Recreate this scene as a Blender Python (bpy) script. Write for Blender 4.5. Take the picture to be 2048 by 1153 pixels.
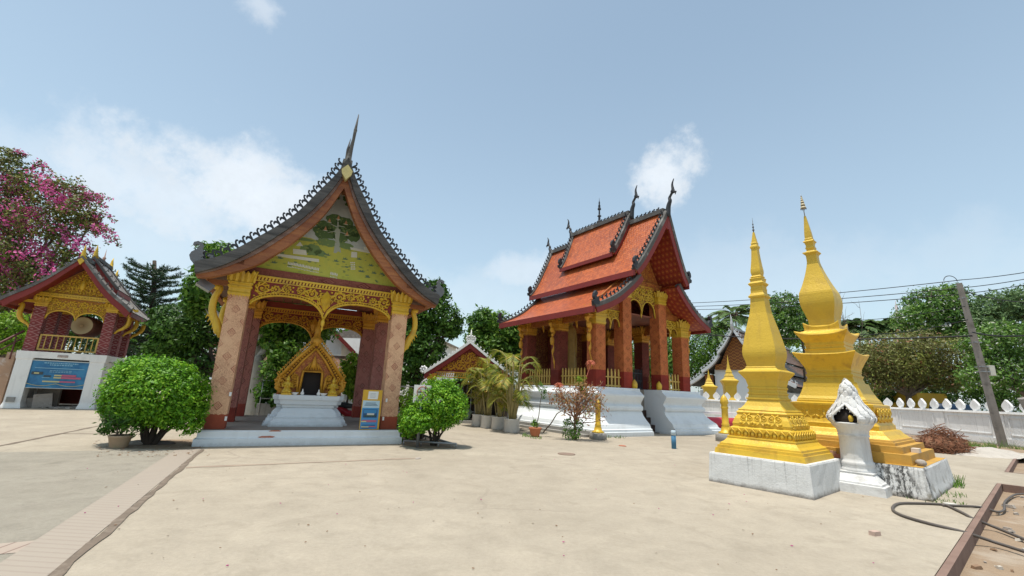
import bpy, math, random
import numpy as np
from mathutils import Vector, Matrix
for o in list(bpy.data.objects): bpy.data.objects.remove(o)
SC = bpy.context.scene
COL = SC.collection
R_ = math.radians
# ------------------------------------------------------------------ camera
F, PITCH, ROLL, EYE = 872.0, 0.23218, 0.04372, 1.6
cd = bpy.data.cameras.new('camera'); cam = bpy.data.objects.new('camera', cd); COL.objects.link(cam)
cd.sensor_width = 36; cd.lens = 36*F/2048; cd.clip_end = 3000; cd.clip_start = .05
cp, sp, cr, sr = math.cos(PITCH), math.sin(PITCH), math.cos(ROLL), math.sin(ROLL)
fwd = Vector((0, cp, sp)); r0 = Vector((1, 0, 0)); u0 = Vector((0, -sp, cp))
rt = r0*cr + u0*sr; up = u0*cr - r0*sr
cam.matrix_world = Matrix(((rt.x, up.x, -fwd.x, 0), (rt.y, up.y, -fwd.y, 0), (rt.z, up.z, -fwd.z, EYE), (0, 0, 0, 1)))
SC.camera = cam
# ------------------------------------------------------------------ sun, sky, exposure
SUN_EL, SUN_AZ = 79.5, -52.0          # azimuth measured from straight behind the camera, negative = to the left
az = R_(SUN_AZ)
sd = Vector((math.sin(az)*math.cos(R_(SUN_EL)), -math.cos(az)*math.cos(R_(SUN_EL)), math.sin(R_(SUN_EL))))
sl = bpy.data.lights.new('sun', 'SUN'); sl.energy = 3.3; sl.angle = R_(.53); sl.color = (1, .95, .87)
so = bpy.data.objects.new('sun', sl); COL.objects.link(so)
so.rotation_euler = sd.to_track_quat('Z', 'Y').to_euler()
SC.view_settings.view_transform = 'Standard'; SC.view_settings.look = 'None'
SC.view_settings.exposure = .42; SC.view_settings.gamma = 1
W = bpy.data.worlds.new('World'); SC.world = W; W.use_nodes = True

# ------------------------------------------------------------------ node helper
class X:
    def __init__(s, nb, k): s.nb = nb; s.k = k
    def _m(s, op, b=None, c=None, a=None):
        n = s.nb.nt.nodes.new('ShaderNodeMath'); n.operation = op
        for i, q in enumerate((s if a is None else a, b, c)):
            if q is None: continue
            if isinstance(q, X): s.nb.nt.links.new(q.k, n.inputs[i])
            else: n.inputs[i].default_value = q
        return X(s.nb, n.outputs[0])
    def __add__(s, b): return s._m('ADD', b)
    __radd__ = __add__
    def __sub__(s, b): return s._m('SUBTRACT', b)
    def __rsub__(s, b): return s._m('SUBTRACT', s, a=b)
    def __mul__(s, b): return s._m('MULTIPLY', b)
    __rmul__ = __mul__
    def __truediv__(s, b): return s._m('DIVIDE', b)
    def __neg__(s): return s*-1.0
    def abs(s): return s._m('ABSOLUTE')
    def fract(s): return s._m('FRACT')
    def floor(s): return s._m('FLOOR')
    def sin(s): return s._m('SINE')
    def sqrt(s): return s._m('SQRT')
    def mod(s, b): return s._m('FLOORED_MODULO', b)
    def min(s, b): return s._m('MINIMUM', b)
    def max(s, b): return s._m('MAXIMUM', b)
    def lt(s, b): return s._m('LESS_THAN', b)
    def gt(s, b): return s._m('GREATER_THAN', b)
    def pow(s, b): return s._m('POWER', b)
    def step(s, lo, hi, o0=0., o1=1.):
        n = s.nb.nt.nodes.new('ShaderNodeMapRange'); n.interpolation_type = 'SMOOTHSTEP'
        s.nb.nt.links.new(s.k, n.inputs[0])
        n.inputs[1].default_value = lo; n.inputs[2].default_value = hi; n.inputs[3].default_value = o0; n.inputs[4].default_value = o1
        return X(s.nb, n.outputs[0])
class NB:
    def __init__(s, nt): s.nt = nt; s.nt.nodes.clear(); s._tc = None
    def node(s, t, **kw):
        n = s.nt.nodes.new(t)
        for k, v in kw.items(): setattr(n, k, v)
        return n
    def lk(s, a, b): s.nt.links.new(a.k if isinstance(a, X) else a, b)
    def tc(s, w):
        if s._tc is None: s._tc = s.node('ShaderNodeTexCoord')
        return s._tc.outputs[w]
    def obj(s): return s.tc('Object')
    def uv(s): return s.tc('UV')
    def pos(s): return s.node('ShaderNodeNewGeometry').outputs['Position']
    def island(s): return X(s, s.node('ShaderNodeNewGeometry').outputs['Random Per Island'])
    def objrand(s): return X(s, s.node('ShaderNodeObjectInfo').outputs['Random'])
    def sep(s, v):
        n = s.node('ShaderNodeSeparateXYZ'); s.lk(v, n.inputs[0]); return [X(s, n.outputs[i]) for i in range(3)]
    def com(s, x, y, z=0.):
        n = s.node('ShaderNodeCombineXYZ')
        for i, q in enumerate((x, y, z)):
            if isinstance(q, X): s.lk(q, n.inputs[i])
            else: n.inputs[i].default_value = q
        return n.outputs[0]
    def scl(s, v, k):
        n = s.node('ShaderNodeVectorMath', operation='MULTIPLY'); s.lk(v, n.inputs[0]); n.inputs[1].default_value = k; return n.outputs[0]
    def noise(s, v, scale=1., detail=4., rough=.55, dist=0., out=0):
        n = s.node('ShaderNodeTexNoise'); s.lk(v, n.inputs['Vector'])
        n.inputs['Scale'].default_value = scale; n.inputs['Detail'].default_value = detail
        n.inputs['Roughness'].default_value = rough; n.inputs['Distortion'].default_value = dist
        return X(s, n.outputs[out]) if out == 0 else n.outputs[out]
    def vor(s, v, scale=1., feature='F1', out='Distance'):
        n = s.node('ShaderNodeTexVoronoi', feature=feature); s.lk(v, n.inputs['Vector']); n.inputs['Scale'].default_value = scale
        return X(s, n.outputs[out]) if out == 'Distance' else n.outputs[out]
    def col(s, c):
        n = s.node('ShaderNodeRGB'); n.outputs[0].default_value = (*c, 1); return n.outputs[0]
    def mix(s, f, a, b, mode='MIX'):
        n = s.node('ShaderNodeMix', data_type='RGBA', blend_type=mode)
        for i, q in ((0, f), (6, a), (7, b)):
            if isinstance(q, X): s.lk(q, n.inputs[i])
            elif isinstance(q, (int, float)): n.inputs[i].default_value = q
            elif isinstance(q, tuple): n.inputs[i].default_value = (*q, 1)
            else: s.lk(q, n.inputs[i])
        return n.outputs[2]
    def bump(s, h, st=.3, dist=.02):
        n = s.node('ShaderNodeBump'); s.lk(h, n.inputs['Height']); n.inputs['Strength'].default_value = st; n.inputs['Distance'].default_value = dist
        return n.outputs[0]
    def bsdf(s, color, rough=.6, metal=0., bump=None, spec=.4, trans=0.):
        p = s.node('ShaderNodeBsdfPrincipled'); o = s.node('ShaderNodeOutputMaterial')
        for nm, q in (('Base Color', color), ('Roughness', rough), ('Metallic', metal), ('Specular IOR Level', spec)):
            if isinstance(q, tuple): p.inputs[nm].default_value = (*q, 1)
            elif isinstance(q, (int, float)): p.inputs[nm].default_value = q
            else: s.lk(q, p.inputs[nm])
        if bump is not None: s.lk(bump, p.inputs['Normal'])
        if trans:
            t = s.node('ShaderNodeBsdfTranslucent')
            if isinstance(color, tuple): t.inputs[0].default_value = (*color, 1)
            else: s.lk(color, t.inputs[0])
            m = s.node('ShaderNodeMixShader'); m.inputs[0].default_value = trans
            s.lk(p.outputs[0], m.inputs[1]); s.lk(t.outputs[0], m.inputs[2]); s.lk(m.outputs[0], o.inputs[0])
        else: s.lk(p.outputs[0], o.inputs[0])
        return p
MATS = {}
def mat(name, fn):
    if name not in MATS:
        m = bpy.data.materials.new(name); m.use_nodes = True; fn(NB(m.node_tree)); MATS[name] = m
    return MATS[name]
def paint(name, c, var=.18, sc=2.5, rough=.6, dirt=None, dsc=1.2, damt=.5, streak=0., bump=.15, bsc=30., metal=0., fine=.08, spec=.4):
    def fn(n):
        o = n.obj(); a = n.noise(o, sc, 5, .6); f = n.noise(o, sc*14, 3, .7)
        k = 1 + (a-.5)*2*var + (f-.5)*2*fine
        col = n.mix(1., c, n.com(k, k, k), 'MULTIPLY')
        if dirt:
            d = n.noise(o, dsc, 6, .65, .3).step(.5, .72)*damt
            if streak:
                x, y, z = n.sep(o)
                st = n.noise(n.com(x*7., y*7., z*.5), 1., 4, .6).step(.52, .75)*streak
                d = d.max(st)
            if name == 'plinth_white':
                z_ = n.sep(o)[2]; d = d.max((n.noise(o, 8., 5, .75)*.22+z_).step(.24, .08)*.6)
            col = n.mix(d, col, dirt)
        n.bsdf(col, rough, metal, n.bump(n.noise(o, bsc, 4, .7)+a*2., bump, .02), spec)
    return mat(name, fn)
# ------------------------------------------------------------------ sky
def sky():
    n = NB(W.node_tree)
    st = n.node('ShaderNodeTexSky', sky_type='NISHITA'); st.sun_disc = False
    st.sun_elevation = R_(SUN_EL); st.sun_rotation = math.atan2(sd.x, sd.y)
    st.air_density = 1.0; st.dust_density = 2.2; st.ozone_density = 1.6; st.altitude = 300
    d = n.tc('Generated'); x, y, z = n.sep(d)
    wob = n.noise(d, 5., 7, .62)-.5; fine = n.noise(d, 17., 7, .66)-.5
    tot = None
    # clouds: azimuth/elevation tangents of their centres, half sizes, density
    for (u, v, ru, rv, dn, thr) in CLOUDS:
        c = ray(u, v); c.normalize()
        e1 = Vector((c.y, -c.x, 0)).normalized(); e2 = e1.cross(c)*1.0
        dx = x*e1.x+y*e1.y+z*e1.z; dy = x*e2.x+y*e2.y+z*e2.z; dz = (x*c.x+y*c.y+z*c.z).max(.05)
        q = ((dx/dz/(ru/F)).pow(2.)+(dy/dz/(rv/F)).pow(2.)).sqrt()
        q = q+wob*3.0+fine*1.9
        m = q.step(thr, thr*.25, 0., dn)*(dz.gt(.3))
        tot = m if tot is None else tot.max(m)
    hz = z.abs().step(1.1, .0)*.46
    skyc = n.mix(hz, n.mix(1., st.outputs[0], (1.0, 1.03, .86), 'MULTIPLY'), (3.6, 4.35, 5.1))
    sh = .92+fine*.35
    col = n.mix(tot*.95, skyc, n.com(5.1*sh, 5.35*sh, 5.6*sh))
    b = n.node('ShaderNodeBackground'); n.lk(col, b.inputs[0]); b.inputs[1].default_value = .15
    o = n.node('ShaderNodeOutputWorld'); n.lk(b.outputs[0], o.inputs[0])
def ray(u, v):
    a = (u-1024)/F; b = (576.5-v)/F
    return fwd + rt*a + up*b
def G(u, v, z=0.):
    d = ray(u, v); t = (z-EYE)/d.z; return Vector((d.x*t, d.y*t, z))
def at(u, v, D):
    d = ray(u, v); t = D/d.y; return Vector((d.x*t, D, EYE+d.z*t))
CLOUDS = [(470, 370, 150, 75, .8, 1.5), (330, 385, 150, 70, .6, 1.5), (1312, 345, 75, 55, .8, 1.25), (120, 320, 120, 36, .3, 1.5), (560, 420, 110, 40, .45, 1.5), (1060, 545, 80, 34, .45, 1.4), (522, 10, 40, 24, .45, 1.2), (260, 470, 130, 60, .3, 1.5), (1560, 560, 500, 60, .18, 1.8), (900, 600, 300, 60, .22, 1.6)]
sky()
# ------------------------------------------------------------------ mesh helpers
class MB:
    def __init__(s): s.V = []; s.Fc = []; s.M = []; s.U = []; s.S = []
    def add(s, vs, fs, m=0, uv=None, sm=False):
        b = len(s.V); s.V += [tuple(v) for v in vs]
        for i, f in enumerate(fs):
            s.Fc.append([b+k for k in f]); s.M.append(m); s.S.append(sm); s.U.append(uv[i] if uv else None)
    def box(s, cx, cy, cz, sx, sy, sz, rz=0., m=0, tx=1., ty=None, rx=0., ry=0.):
        ty = tx if ty is None else ty
        vs = []
        M = Matrix.Translation((cx, cy, cz)) @ Matrix.Rotation(rz, 4, 'Z') @ Matrix.Rotation(ry, 4, 'Y') @ Matrix.Rotation(rx, 4, 'X')
        for z, kx, ky in ((-sz/2, 1, 1), (sz/2, tx, ty)):
            for a, b in ((-1, -1), (1, -1), (1, 1), (-1, 1)): vs.append(M @ Vector((a*sx/2*kx, b*sy/2*ky, z)))
        s.add(vs, [(3, 2, 1, 0), (4, 5, 6, 7), (0, 1, 5, 4), (1, 2, 6, 5), (2, 3, 7, 6), (3, 0, 4, 7)], m)
    def prism(s, poly, y0, y1, m=0, axis='y', cap=True):
        # poly in (x,z), extruded along y (axis 'y'), or in (y,z) along x (axis 'x'), or (x,y) along z
        n = len(poly)
        f = {'y': lambda p, d: (p[0], d, p[1]), 'x': lambda p, d: (d, p[0], p[1]), 'z': lambda p, d: (p[0], p[1], d)}[axis]
        vs = [f(p, y0) for p in poly]+[f(p, y1) for p in poly]
        fs = [(i, (i+1) % n, n+(i+1) % n, n+i) for i in range(n)]
        if cap: fs += [tuple(range(n-1, -1, -1)), tuple(range(n, 2*n))]
        s.add(vs, fs, m)
    def rings(s, rgs, m=0, sm=False, caps=True, closed=True):
        n = len(rgs[0]); vs = [p for r in rgs for p in r]; fs = []
        for i in range(len(rgs)-1):
            for j in range(n if closed else n-1):
                k = (j+1) % n; fs.append((i*n+j, i*n+k, (i+1)*n+k, (i+1)*n+j))
        if caps and closed: fs += [tuple(range(n-1, -1, -1)), tuple(range((len(rgs)-1)*n, len(rgs)*n))]
        s.add(vs, fs, m, None, sm)
    def lathe(s, prof, cx=0., cy=0., n=16, m=0, sm=True, rot=0., lean=(0, 0), z0=0., sq=False, sub=1):
        # prof: (z, r); sq: square plan with r = half side
        rg = []
        for z, r in prof:
            ring = []
            if sq:
                cs = [(-1, -1), (1, -1), (1, 1), (-1, 1)]
                for i in range(4):
                    a, b = cs[i], cs[(i+1) % 4]
                    for k in range(sub):
                        t = k/sub; ring.append((r*(a[0]*(1-t)+b[0]*t), r*(a[1]*(1-t)+b[1]*t)))
            else: ring = [(r*math.cos(rot+2*math.pi*i/n), r*math.sin(rot+2*math.pi*i/n)) for i in range(n)]
            if sq and rot: c, q = math.cos(rot), math.sin(rot); ring = [(x*c-y*q, x*q+y*c) for x, y in ring]
            rg.append([(cx+x+lean[0]*(z-z0), cy+y+lean[1]*(z-z0), z) for x, y in ring])
        s.rings(rg, m, sm)
    def tube(s, pts, rad, n=6, m=0, sm=True, flat=1., caps=True):
        P = [Vector(p) for p in pts]
        if not isinstance(rad, (list, tuple)): rad = [rad]*len(P)
        rg = []; ref = None
        for i, p in enumerate(P):
            t = (P[min(i+1, len(P)-1)]-P[max(i-1, 0)])
            if t.length < 1e-9: t = Vector((0, 0, 1))
            t.normalize()
            if ref is None: ref = Vector((0, 1, 0)) if abs(t.y) < .9 else Vector((1, 0, 0))
            a = ref - t*ref.dot(t)
            if a.length < 1e-6: a = t.orthogonal()
            a.normalize(); b = t.cross(a); ref = a
            rg.append([p+(a*math.cos(2*math.pi*k/n)*flat+b*math.sin(2*math.pi*k/n))*rad[i] for k in range(n)])
        s.rings(rg, m, sm, caps)
    def sphere(s, c, r, m=0, nu=10, nv=7):
        rx, ry, rz = r if isinstance(r, tuple) else (r, r, r)
        rg = []
        for i in range(1, nv):
            th = math.pi*i/nv
            rg.append([(c[0]+rx*math.sin(th)*math.cos(2*math.pi*k/nu), c[1]+ry*math.sin(th)*math.sin(2*math.pi*k/nu), c[2]-rz*math.cos(th)) for k in range(nu)])
        s.rings(rg, m, True)
    def grid(s, pts, m=0, uv=None, sm=False):
        # pts[i][j] rows of points
        h, w = len(pts), len(pts[0]); vs = [p for r in pts for p in r]; fs = []; us = []
        for i in range(h-1):
            for j in range(w-1):
                fs.append((i*w+j, i*w+j+1, (i+1)*w+j+1, (i+1)*w+j))
                if uv: us.append([uv[i][j], uv[i][j+1], uv[i+1][j+1], uv[i+1][j]])
        s.add(vs, fs, m, us if uv else None, sm)
    def pillar(s, cx, cy, w, z0, z1, m=0, d=None):
        d = d or w; x0, x1, y0, y1 = cx-w/2, cx+w/2, cy-d/2, cy+d/2
        vs = [(x0, y0, z0), (x1, y0, z0), (x1, y1, z0), (x0, y1, z0), (x0, y0, z1), (x1, y0, z1), (x1, y1, z1), (x0, y1, z1)]
        q = [(0, z0), (1, z0), (1, z1), (0, z1)]
        s.add(vs, [(0, 1, 5, 4), (1, 2, 6, 5), (2, 3, 7, 6), (3, 0, 4, 7), (4, 5, 6, 7), (3, 2, 1, 0)], m, [q, q, q, q, q, q])
    def build(s, name, mats, parent=None, loc=None, rz=None):
        me = bpy.data.meshes.new(name); me.from_pydata(s.V, [], s.Fc)
        if not isinstance(mats, (list, tuple)): mats = [mats]
        for m in mats: me.materials.append(m)
        me.polygons.foreach_set('material_index', s.M); me.polygons.foreach_set('use_smooth', s.S)
        uvl = me.uv_layers.new(name='UVMap'); V = s.V; buf = []
        for f, u in zip(s.Fc, s.U):
            if u: buf += [c for p in u for c in p]; continue
            nx = ny = nz = 0.
            for i in range(len(f)):
                p, q = V[f[i]], V[f[(i+1) % len(f)]]
                nx += (p[1]-q[1])*(p[2]+q[2]); ny += (p[2]-q[2])*(p[0]+q[0]); nz += (p[0]-q[0])*(p[1]+q[1])
            nx, ny, nz = abs(nx), abs(ny), abs(nz)
            for k in f:
                p = V[k]
                buf += (p[0], p[1]) if nz >= nx and nz >= ny else ((p[1], p[2]) if nx > ny else (p[0], p[2]))
        uvl.data.foreach_set('uv', buf)
        me.update()
        o = bpy.data.objects.new(name, me); COL.objects.link(o)
        if parent: o.parent = parent
        if loc is not None: o.location = loc
        if rz is not None: o.rotation_euler = (0, 0, rz)
        return o
def tag(o, label, cat, group=None):
    o['label'] = label; o['category'] = cat
    if group: o['group'] = group
    return o
def thing(name, label, cat, loc=(0, 0, 0), rz=0., group=None):
    o = bpy.data.objects.new(name, None); COL.objects.link(o); o.empty_display_size = .2
    o.location = loc; o.rotation_euler = (0, 0, rz)
    return tag(o, label, cat, group)
def struct(name, mb, mats, kind='structure'):
    o = mb.build(name, mats); o['kind'] = kind; return o
def copy_tree(o, loc, rz, label, parent=None):
    c = o.copy(); COL.objects.link(c)
    if parent: c.parent = parent
    else: c.location = loc; c.rotation_euler = (0, 0, rz); c['label'] = label
    for ch in list(o.children): copy_tree(ch, None, None, None, c)
    return c
rnd = random.Random(7)
def lerp(a, b, t): return a+(b-a)*t
def curve(pts, n=24):
    # Catmull-Rom through 2D/3D points
    P = [np.array(p, float) for p in pts]; P = [2*P[0]-P[1]]+P+[2*P[-1]-P[-2]]; out = []
    segs = len(P)-3; k = max(2, n//segs)
    for i in range(segs):
        a, b, c, d = P[i:i+4]
        for j in range(k):
            t = j/k
            out.append(tuple(.5*((2*b)+(-a+c)*t+(2*a-5*b+4*c-d)*t*t+(-a+3*b-3*c+d)*t**3)))
    out.append(tuple(P[-2])); return out
def resample(pts, step):
    P = [np.array(p, float) for p in pts]; out = []; acc = 0.; nxt = step*.5
    for a, b in zip(P[:-1], P[1:]):
        L = np.linalg.norm(b-a)
        while nxt <= acc+L and L > 0:
            t = (nxt-acc)/L; out.append((a+(b-a)*t, (b-a)/L)); nxt += step
        acc += L
    return out
HOOK = [(-.24, 0), (.24, 0), (.13, .14), (.14, .32), (.30, .55), (.48, .58), (.54, .46), (.68, .60), (.56, .84), (.32, .86), (.12, .68), (.06, .98), (-.14, 1.16), (-.36, 1.04), (-.36, .88), (-.2, .94), (-.09, .78), (-.12, .45), (-.13, .15)]
def crest(mb, path, step, size, th, m=0, flip=1, side=Vector((0, 1, 0))):
    # curled flame hooks standing on a 3D path; side = thickness direction
    for p, t in resample(path, step):
        p = Vector(p); t = Vector(t)*flip; n = side.cross(Vector(t)); n = n if n.z > 0 else -n
        n = (n*.75+Vector((0, 0, .35))).normalized()
        vs = []
        for d in (-th/2, th/2): vs += [p+t*(a*size)+n*(b*size)+side*d for a, b in HOOK]
        k = len(HOOK)
        mb.add(vs, [(i, (i+1) % k, k+(i+1) % k, k+i) for i in range(k)]+[tuple(range(k-1, -1, -1)), tuple(range(k, 2*k))], m)
def spiral(mb, c, R, sgn, w, frame, ph=0., turns=1.6, leaves=True, m=0):
    # frame(x, z, d) -> 3D point with d the proud height
    N = 16; pts = []; rad = []
    for i in range(N+1):
        t = i/N; a = ph+sgn*2*math.pi*turns*t; r = R*(1-.86*t)
        pts.append(frame(c[0]+r*math.cos(a), c[1]+r*math.sin(a), .0)); rad.append(w*(1-.35*t))
    mb.tube(pts, rad, 4, m, True); mb.sphere(frame(c[0], c[1], 0.), w*1.6, m, 6, 4)
    if leaves:
        for k in range(8):
            a = ph+sgn*(k+.3)*2*math.pi/8; r = R*(1-.86*((k+.3)/8/turns))
            a2 = a+sgn*.95
            p0 = (c[0]+r*math.cos(a), c[1]+r*math.sin(a)); p2 = (c[0]+R*1.16*math.cos(a2), c[1]+R*1.16*math.sin(a2))
            p1 = (c[0]+R*1.24*math.cos(a+sgn*.4), c[1]+R*1.24*math.sin(a+sgn*.4))
            mb.tube([frame(*p0, 0), frame(*p1, 0), frame(*p2, 0)], [w*1.5, w*1.5, w*.2], 4, m, True)
def pack(inside, x0, x1, z0, z1, rmax, rmin, nmax, res=70, sym=True):
    gx = np.linspace(x0, x1, res); gz = np.linspace(z0, z1, max(8, int(res*(z1-z0)/(x1-x0))))
    A, B = np.meshgrid(gx, gz); ins = np.array([[inside(x, z) for x in gx] for z in gz])
    O = np.stack([A[~ins], B[~ins]], 1)
    I = np.stack([A[ins], B[ins]], 1)
    edge = np.minimum(np.minimum(I[:, 0]-x0, x1-I[:, 0]), np.minimum(I[:, 1]-z0, z1-I[:, 1]))
    cl = edge.copy()
    for k in range(0, len(O), 400):
        d = np.sqrt(((I[:, None]-O[None, k:k+400])**2).sum(2)).min(1); cl = np.minimum(cl, d)
    out = []
    for _ in range(nmax):
        c2 = np.minimum(cl, rmax)+(cl > rmax)*1e-3*(-np.abs(I[:, 0])-I[:, 1]*.3); i = int(np.argmax(c2)); r = min(cl[i], rmax)
        if r < rmin: break
        cs = [(I[i, 0], I[i, 1], r)]
        out += cs
        for c in cs: cl = np.minimum(cl, np.sqrt((I[:, 0]-c[0])**2+(I[:, 1]-c[1])**2)-c[2])
    return out
def filigree(mb, circles, frame, w, m=0):
    big = sorted([c for c in circles if c[2] > w*4])
    for p, q in zip(big[:-1], big[1:]):                       # vine joining neighbouring scrolls
        if math.hypot(p[0]-q[0], p[1]-q[1]) < (p[2]+q[2])*1.5:
            mx, mz = (p[0]+q[0])/2, (p[1]+q[1])/2; up_ = .35*(p[2]+q[2])*(1 if int(p[0]*50) % 2 else -1)
            mb.tube([frame(p[0], p[1]-p[2]*.8, 0), frame(mx, mz+up_*.5, 0), frame(q[0], q[1]+q[2]*.8, 0)], [w*.9, w*1.1, w*.7], 4, m, True)
    for i, (x, z, r) in enumerate(circles):
        if r > w*3.2: spiral(mb, (x, z), r*.8, 1 if x > 0 else -1, min(w, r*.14), frame, ph=(-1.3 if x > 0 else math.pi+1.3)+i*.7, m=m)
        else: mb.sphere(frame(x, z, 0), r*.6, m, 6, 4)
def petals(mb, cx, cy, half, z0, z1, n, flare=.18, th=.03, m=0):
    # upright pointed lotus petals round a square core
    for k in range(4):
        rz = k*math.pi/2; c, s = math.cos(rz), math.sin(rz)
        w = 2*half/n
        for i in range(n+1):
            x = -half+i*w if i in (0, n) else -half+i*w
            pw = w*.56; h = (z1-z0)*(1.0 if i % 2 == 0 else .86)
            prof = [(0, .8, 0), (.35, 1., .2), (.65, .97, .5), (.85, .62, .78), (1, .03, 1.)]
            rg = []
            for t, wd, fl in prof:
                y = -half-fl*flare*(z1-z0)-.004
                rg.append([(x-pw*wd, y, z0+h*t), (x, y-th, z0+h*t), (x+pw*wd, y, z0+h*t), (x, y+th, z0+h*t)])
            rg = [[(cx+px*c-py*s, cy+px*s+py*c, pz) for px, py, pz in r] for r in rg]
            mb.rings(rg, m, False)
def capital(parent, cx, cy, w, z0, z1, mats, n=4, name='capital'):
    mb = MB(); h = w/2; H = z1-z0
    mb.lathe([(z0-.0, h+.012), (z0+.06*H, h+.03), (z0+.10*H, h+.03), (z0+.16*H, h+.015), (z0+.3*H, h+.02), (z0+.33*H, h+.05), (z0+.38*H, h+.05), (z0+.4*H, h+.02), (z0+.46*H, h+.025), (z0+.49*H, h+.055), (z0+.54*H, h+.055), (z0+.57*H, h+.02), (z0+.9*H, h+.05)], cx, cy, sq=True, sm=False)
    petals(mb, cx, cy, h+.03, z0+.56*H, z1+.06*H, n, .22, .035)
    # hanging row of points
    for k in range(4):
        c, s = math.cos(k*math.pi/2), math.sin(k*math.pi/2)
        for i in range(7):
            x = -h+(i+.5)*w/7; q = w/14
            vs = [(x-q, -h-.016, z0+.1*H), (x+q, -h-.016, z0+.1*H), (x, -h-.012, z0-.09*H), (x-q, -h+.0, z0+.1*H), (x+q, -h+.0, z0+.1*H), (x, -h, z0-.09*H)]
            mb.add([(cx+a*c-b*s, cy+a*s+b*c, z) for a, b, z in vs], [(0, 2, 1), (0, 3, 5, 2), (1, 2, 5, 4)])
    return mb.build(name, mats, parent)
# ------------------------------------------------------------------ foliage
def leafmat(name, cols, trans=.3, big=.5, rough=.5, spec=.3):
    def fn(n):
        p = n.pos(); i = n.island(); g = n.noise(p, big, 3, .5)
        c = n.mix((i*.75+(g-.5)*1.3+.12).step(.0, .5), cols[0], cols[1])
        c = n.mix((i*.8+(g-.5)*1.2).step(.45, .85), c, cols[2])
        if len(cols) > 3: c = n.mix((i*7.31).fract().step(.93, .95), c, cols[3])
        n.bsdf(c, rough, 0., None, spec, trans)
    return mat(name, fn)
def leaf_mesh(name, blobs, n, size, mats, parent, seed=1, aspect=.42, shell=.55, clump=.28, per=14, droop=.35, mi=None, up=.5):
    rg = np.random.default_rng(seed)
    B = np.array([[*b[:6]] for b in blobs], float); wt = B[:, 3]*B[:, 4]+B[:, 4]*B[:, 5]+B[:, 3]*B[:, 5]
    nc = max(4, n//per); bi = rg.choice(len(B), nc, p=wt/wt.sum())
    d = rg.normal(size=(nc, 3)); d /= np.linalg.norm(d, axis=1)[:, None]
    # lumpy radius: a few random lobes per blob
    r = shell+(1-shell)*rg.random(nc)**.6
    lob = rg.normal(size=(9, 3)); lob /= np.linalg.norm(lob, axis=1)[:, None]
    r *= .86+.2*np.clip((d@lob.T).max(1)-.45, 0, 1)*1.6
    C = B[bi, :3]+d*B[bi, 3:]*r[:, None]
    keep = np.ones(nc, bool)
    for k, b in enumerate(B):
        q = (C-b[:3])/b[3:]; keep &= ~(((q**2).sum(1) < (shell*.75)**2) & (bi != k))
    C = C[keep]; d = d[keep]; bi = bi[keep]
    N = len(C)*per; ci = np.repeat(np.arange(len(C)), per)
    sc = clump*B[bi, 3:].mean(1)
    P = C[ci]+rg.normal(size=(N, 3))*(sc[ci, None]*np.array([.5, .5, .42]))
    nr = d[ci]+rg.normal(size=(N, 3))*.75; nr[:, 2] += up; nr /= np.linalg.norm(nr, axis=1)[:, None]
    t = rg.normal(size=(N, 3)); t[:, 2] -= droop; t -= nr*(t*nr).sum(1)[:, None]; t /= np.linalg.norm(t, axis=1)[:, None]
    b = np.cross(nr, t); L = size*(.6+.8*rg.random(N))[:, None]; Wd = L*aspect
    V = np.empty((N, 4, 3)); V[:, 0] = P-t*L*.5; V[:, 1] = P+b*Wd*.5-nr*L*.05; V[:, 2] = P+t*L*.5-nr*L*.12; V[:, 3] = P-b*Wd*.5-nr*L*.05
    return raw_quads(name, V.reshape(-1, 3), N, mats, parent, mi(ci, d, C, rg) if mi else None)
def raw_quads(name, V, N, mats, parent, mi=None):
    me = bpy.data.meshes.new(name); me.vertices.add(4*N); me.vertices.foreach_set('co', np.ascontiguousarray(V, dtype=np.float32).ravel())
    me.loops.add(4*N); me.loops.foreach_set('vertex_index', np.arange(4*N, dtype=np.int32))
    me.polygons.add(N); me.polygons.foreach_set('loop_start', np.arange(0, 4*N, 4, dtype=np.int32))
    if not isinstance(mats, (list, tuple)): mats = [mats]
    for m in mats: me.materials.append(m)
    if mi is not None: me.polygons.foreach_set('material_index', np.asarray(mi, np.int32))
    me.update(); me.validate()
    o = bpy.data.objects.new(name, me); COL.objects.link(o)
    if parent: o.parent = parent
    return o
def limb(mb, a, b, r0, r1, n=7, wob=.06, m=0, seg=6, rg=rnd):
    a, b = Vector(a), Vector(b); L = (b-a).length; pts = []; rad = []
    for i in range(seg+1):
        t = i/seg; k = wob*L*math.sin(math.pi*t)
        pts.append(a.lerp(b, t)+Vector((rg.uniform(-1, 1), rg.uniform(-1, 1), rg.uniform(-.3, .3)))*k*.6); rad.append(lerp(r0, r1, t))
    mb.tube(pts, rad, n, m)
    return pts
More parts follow.
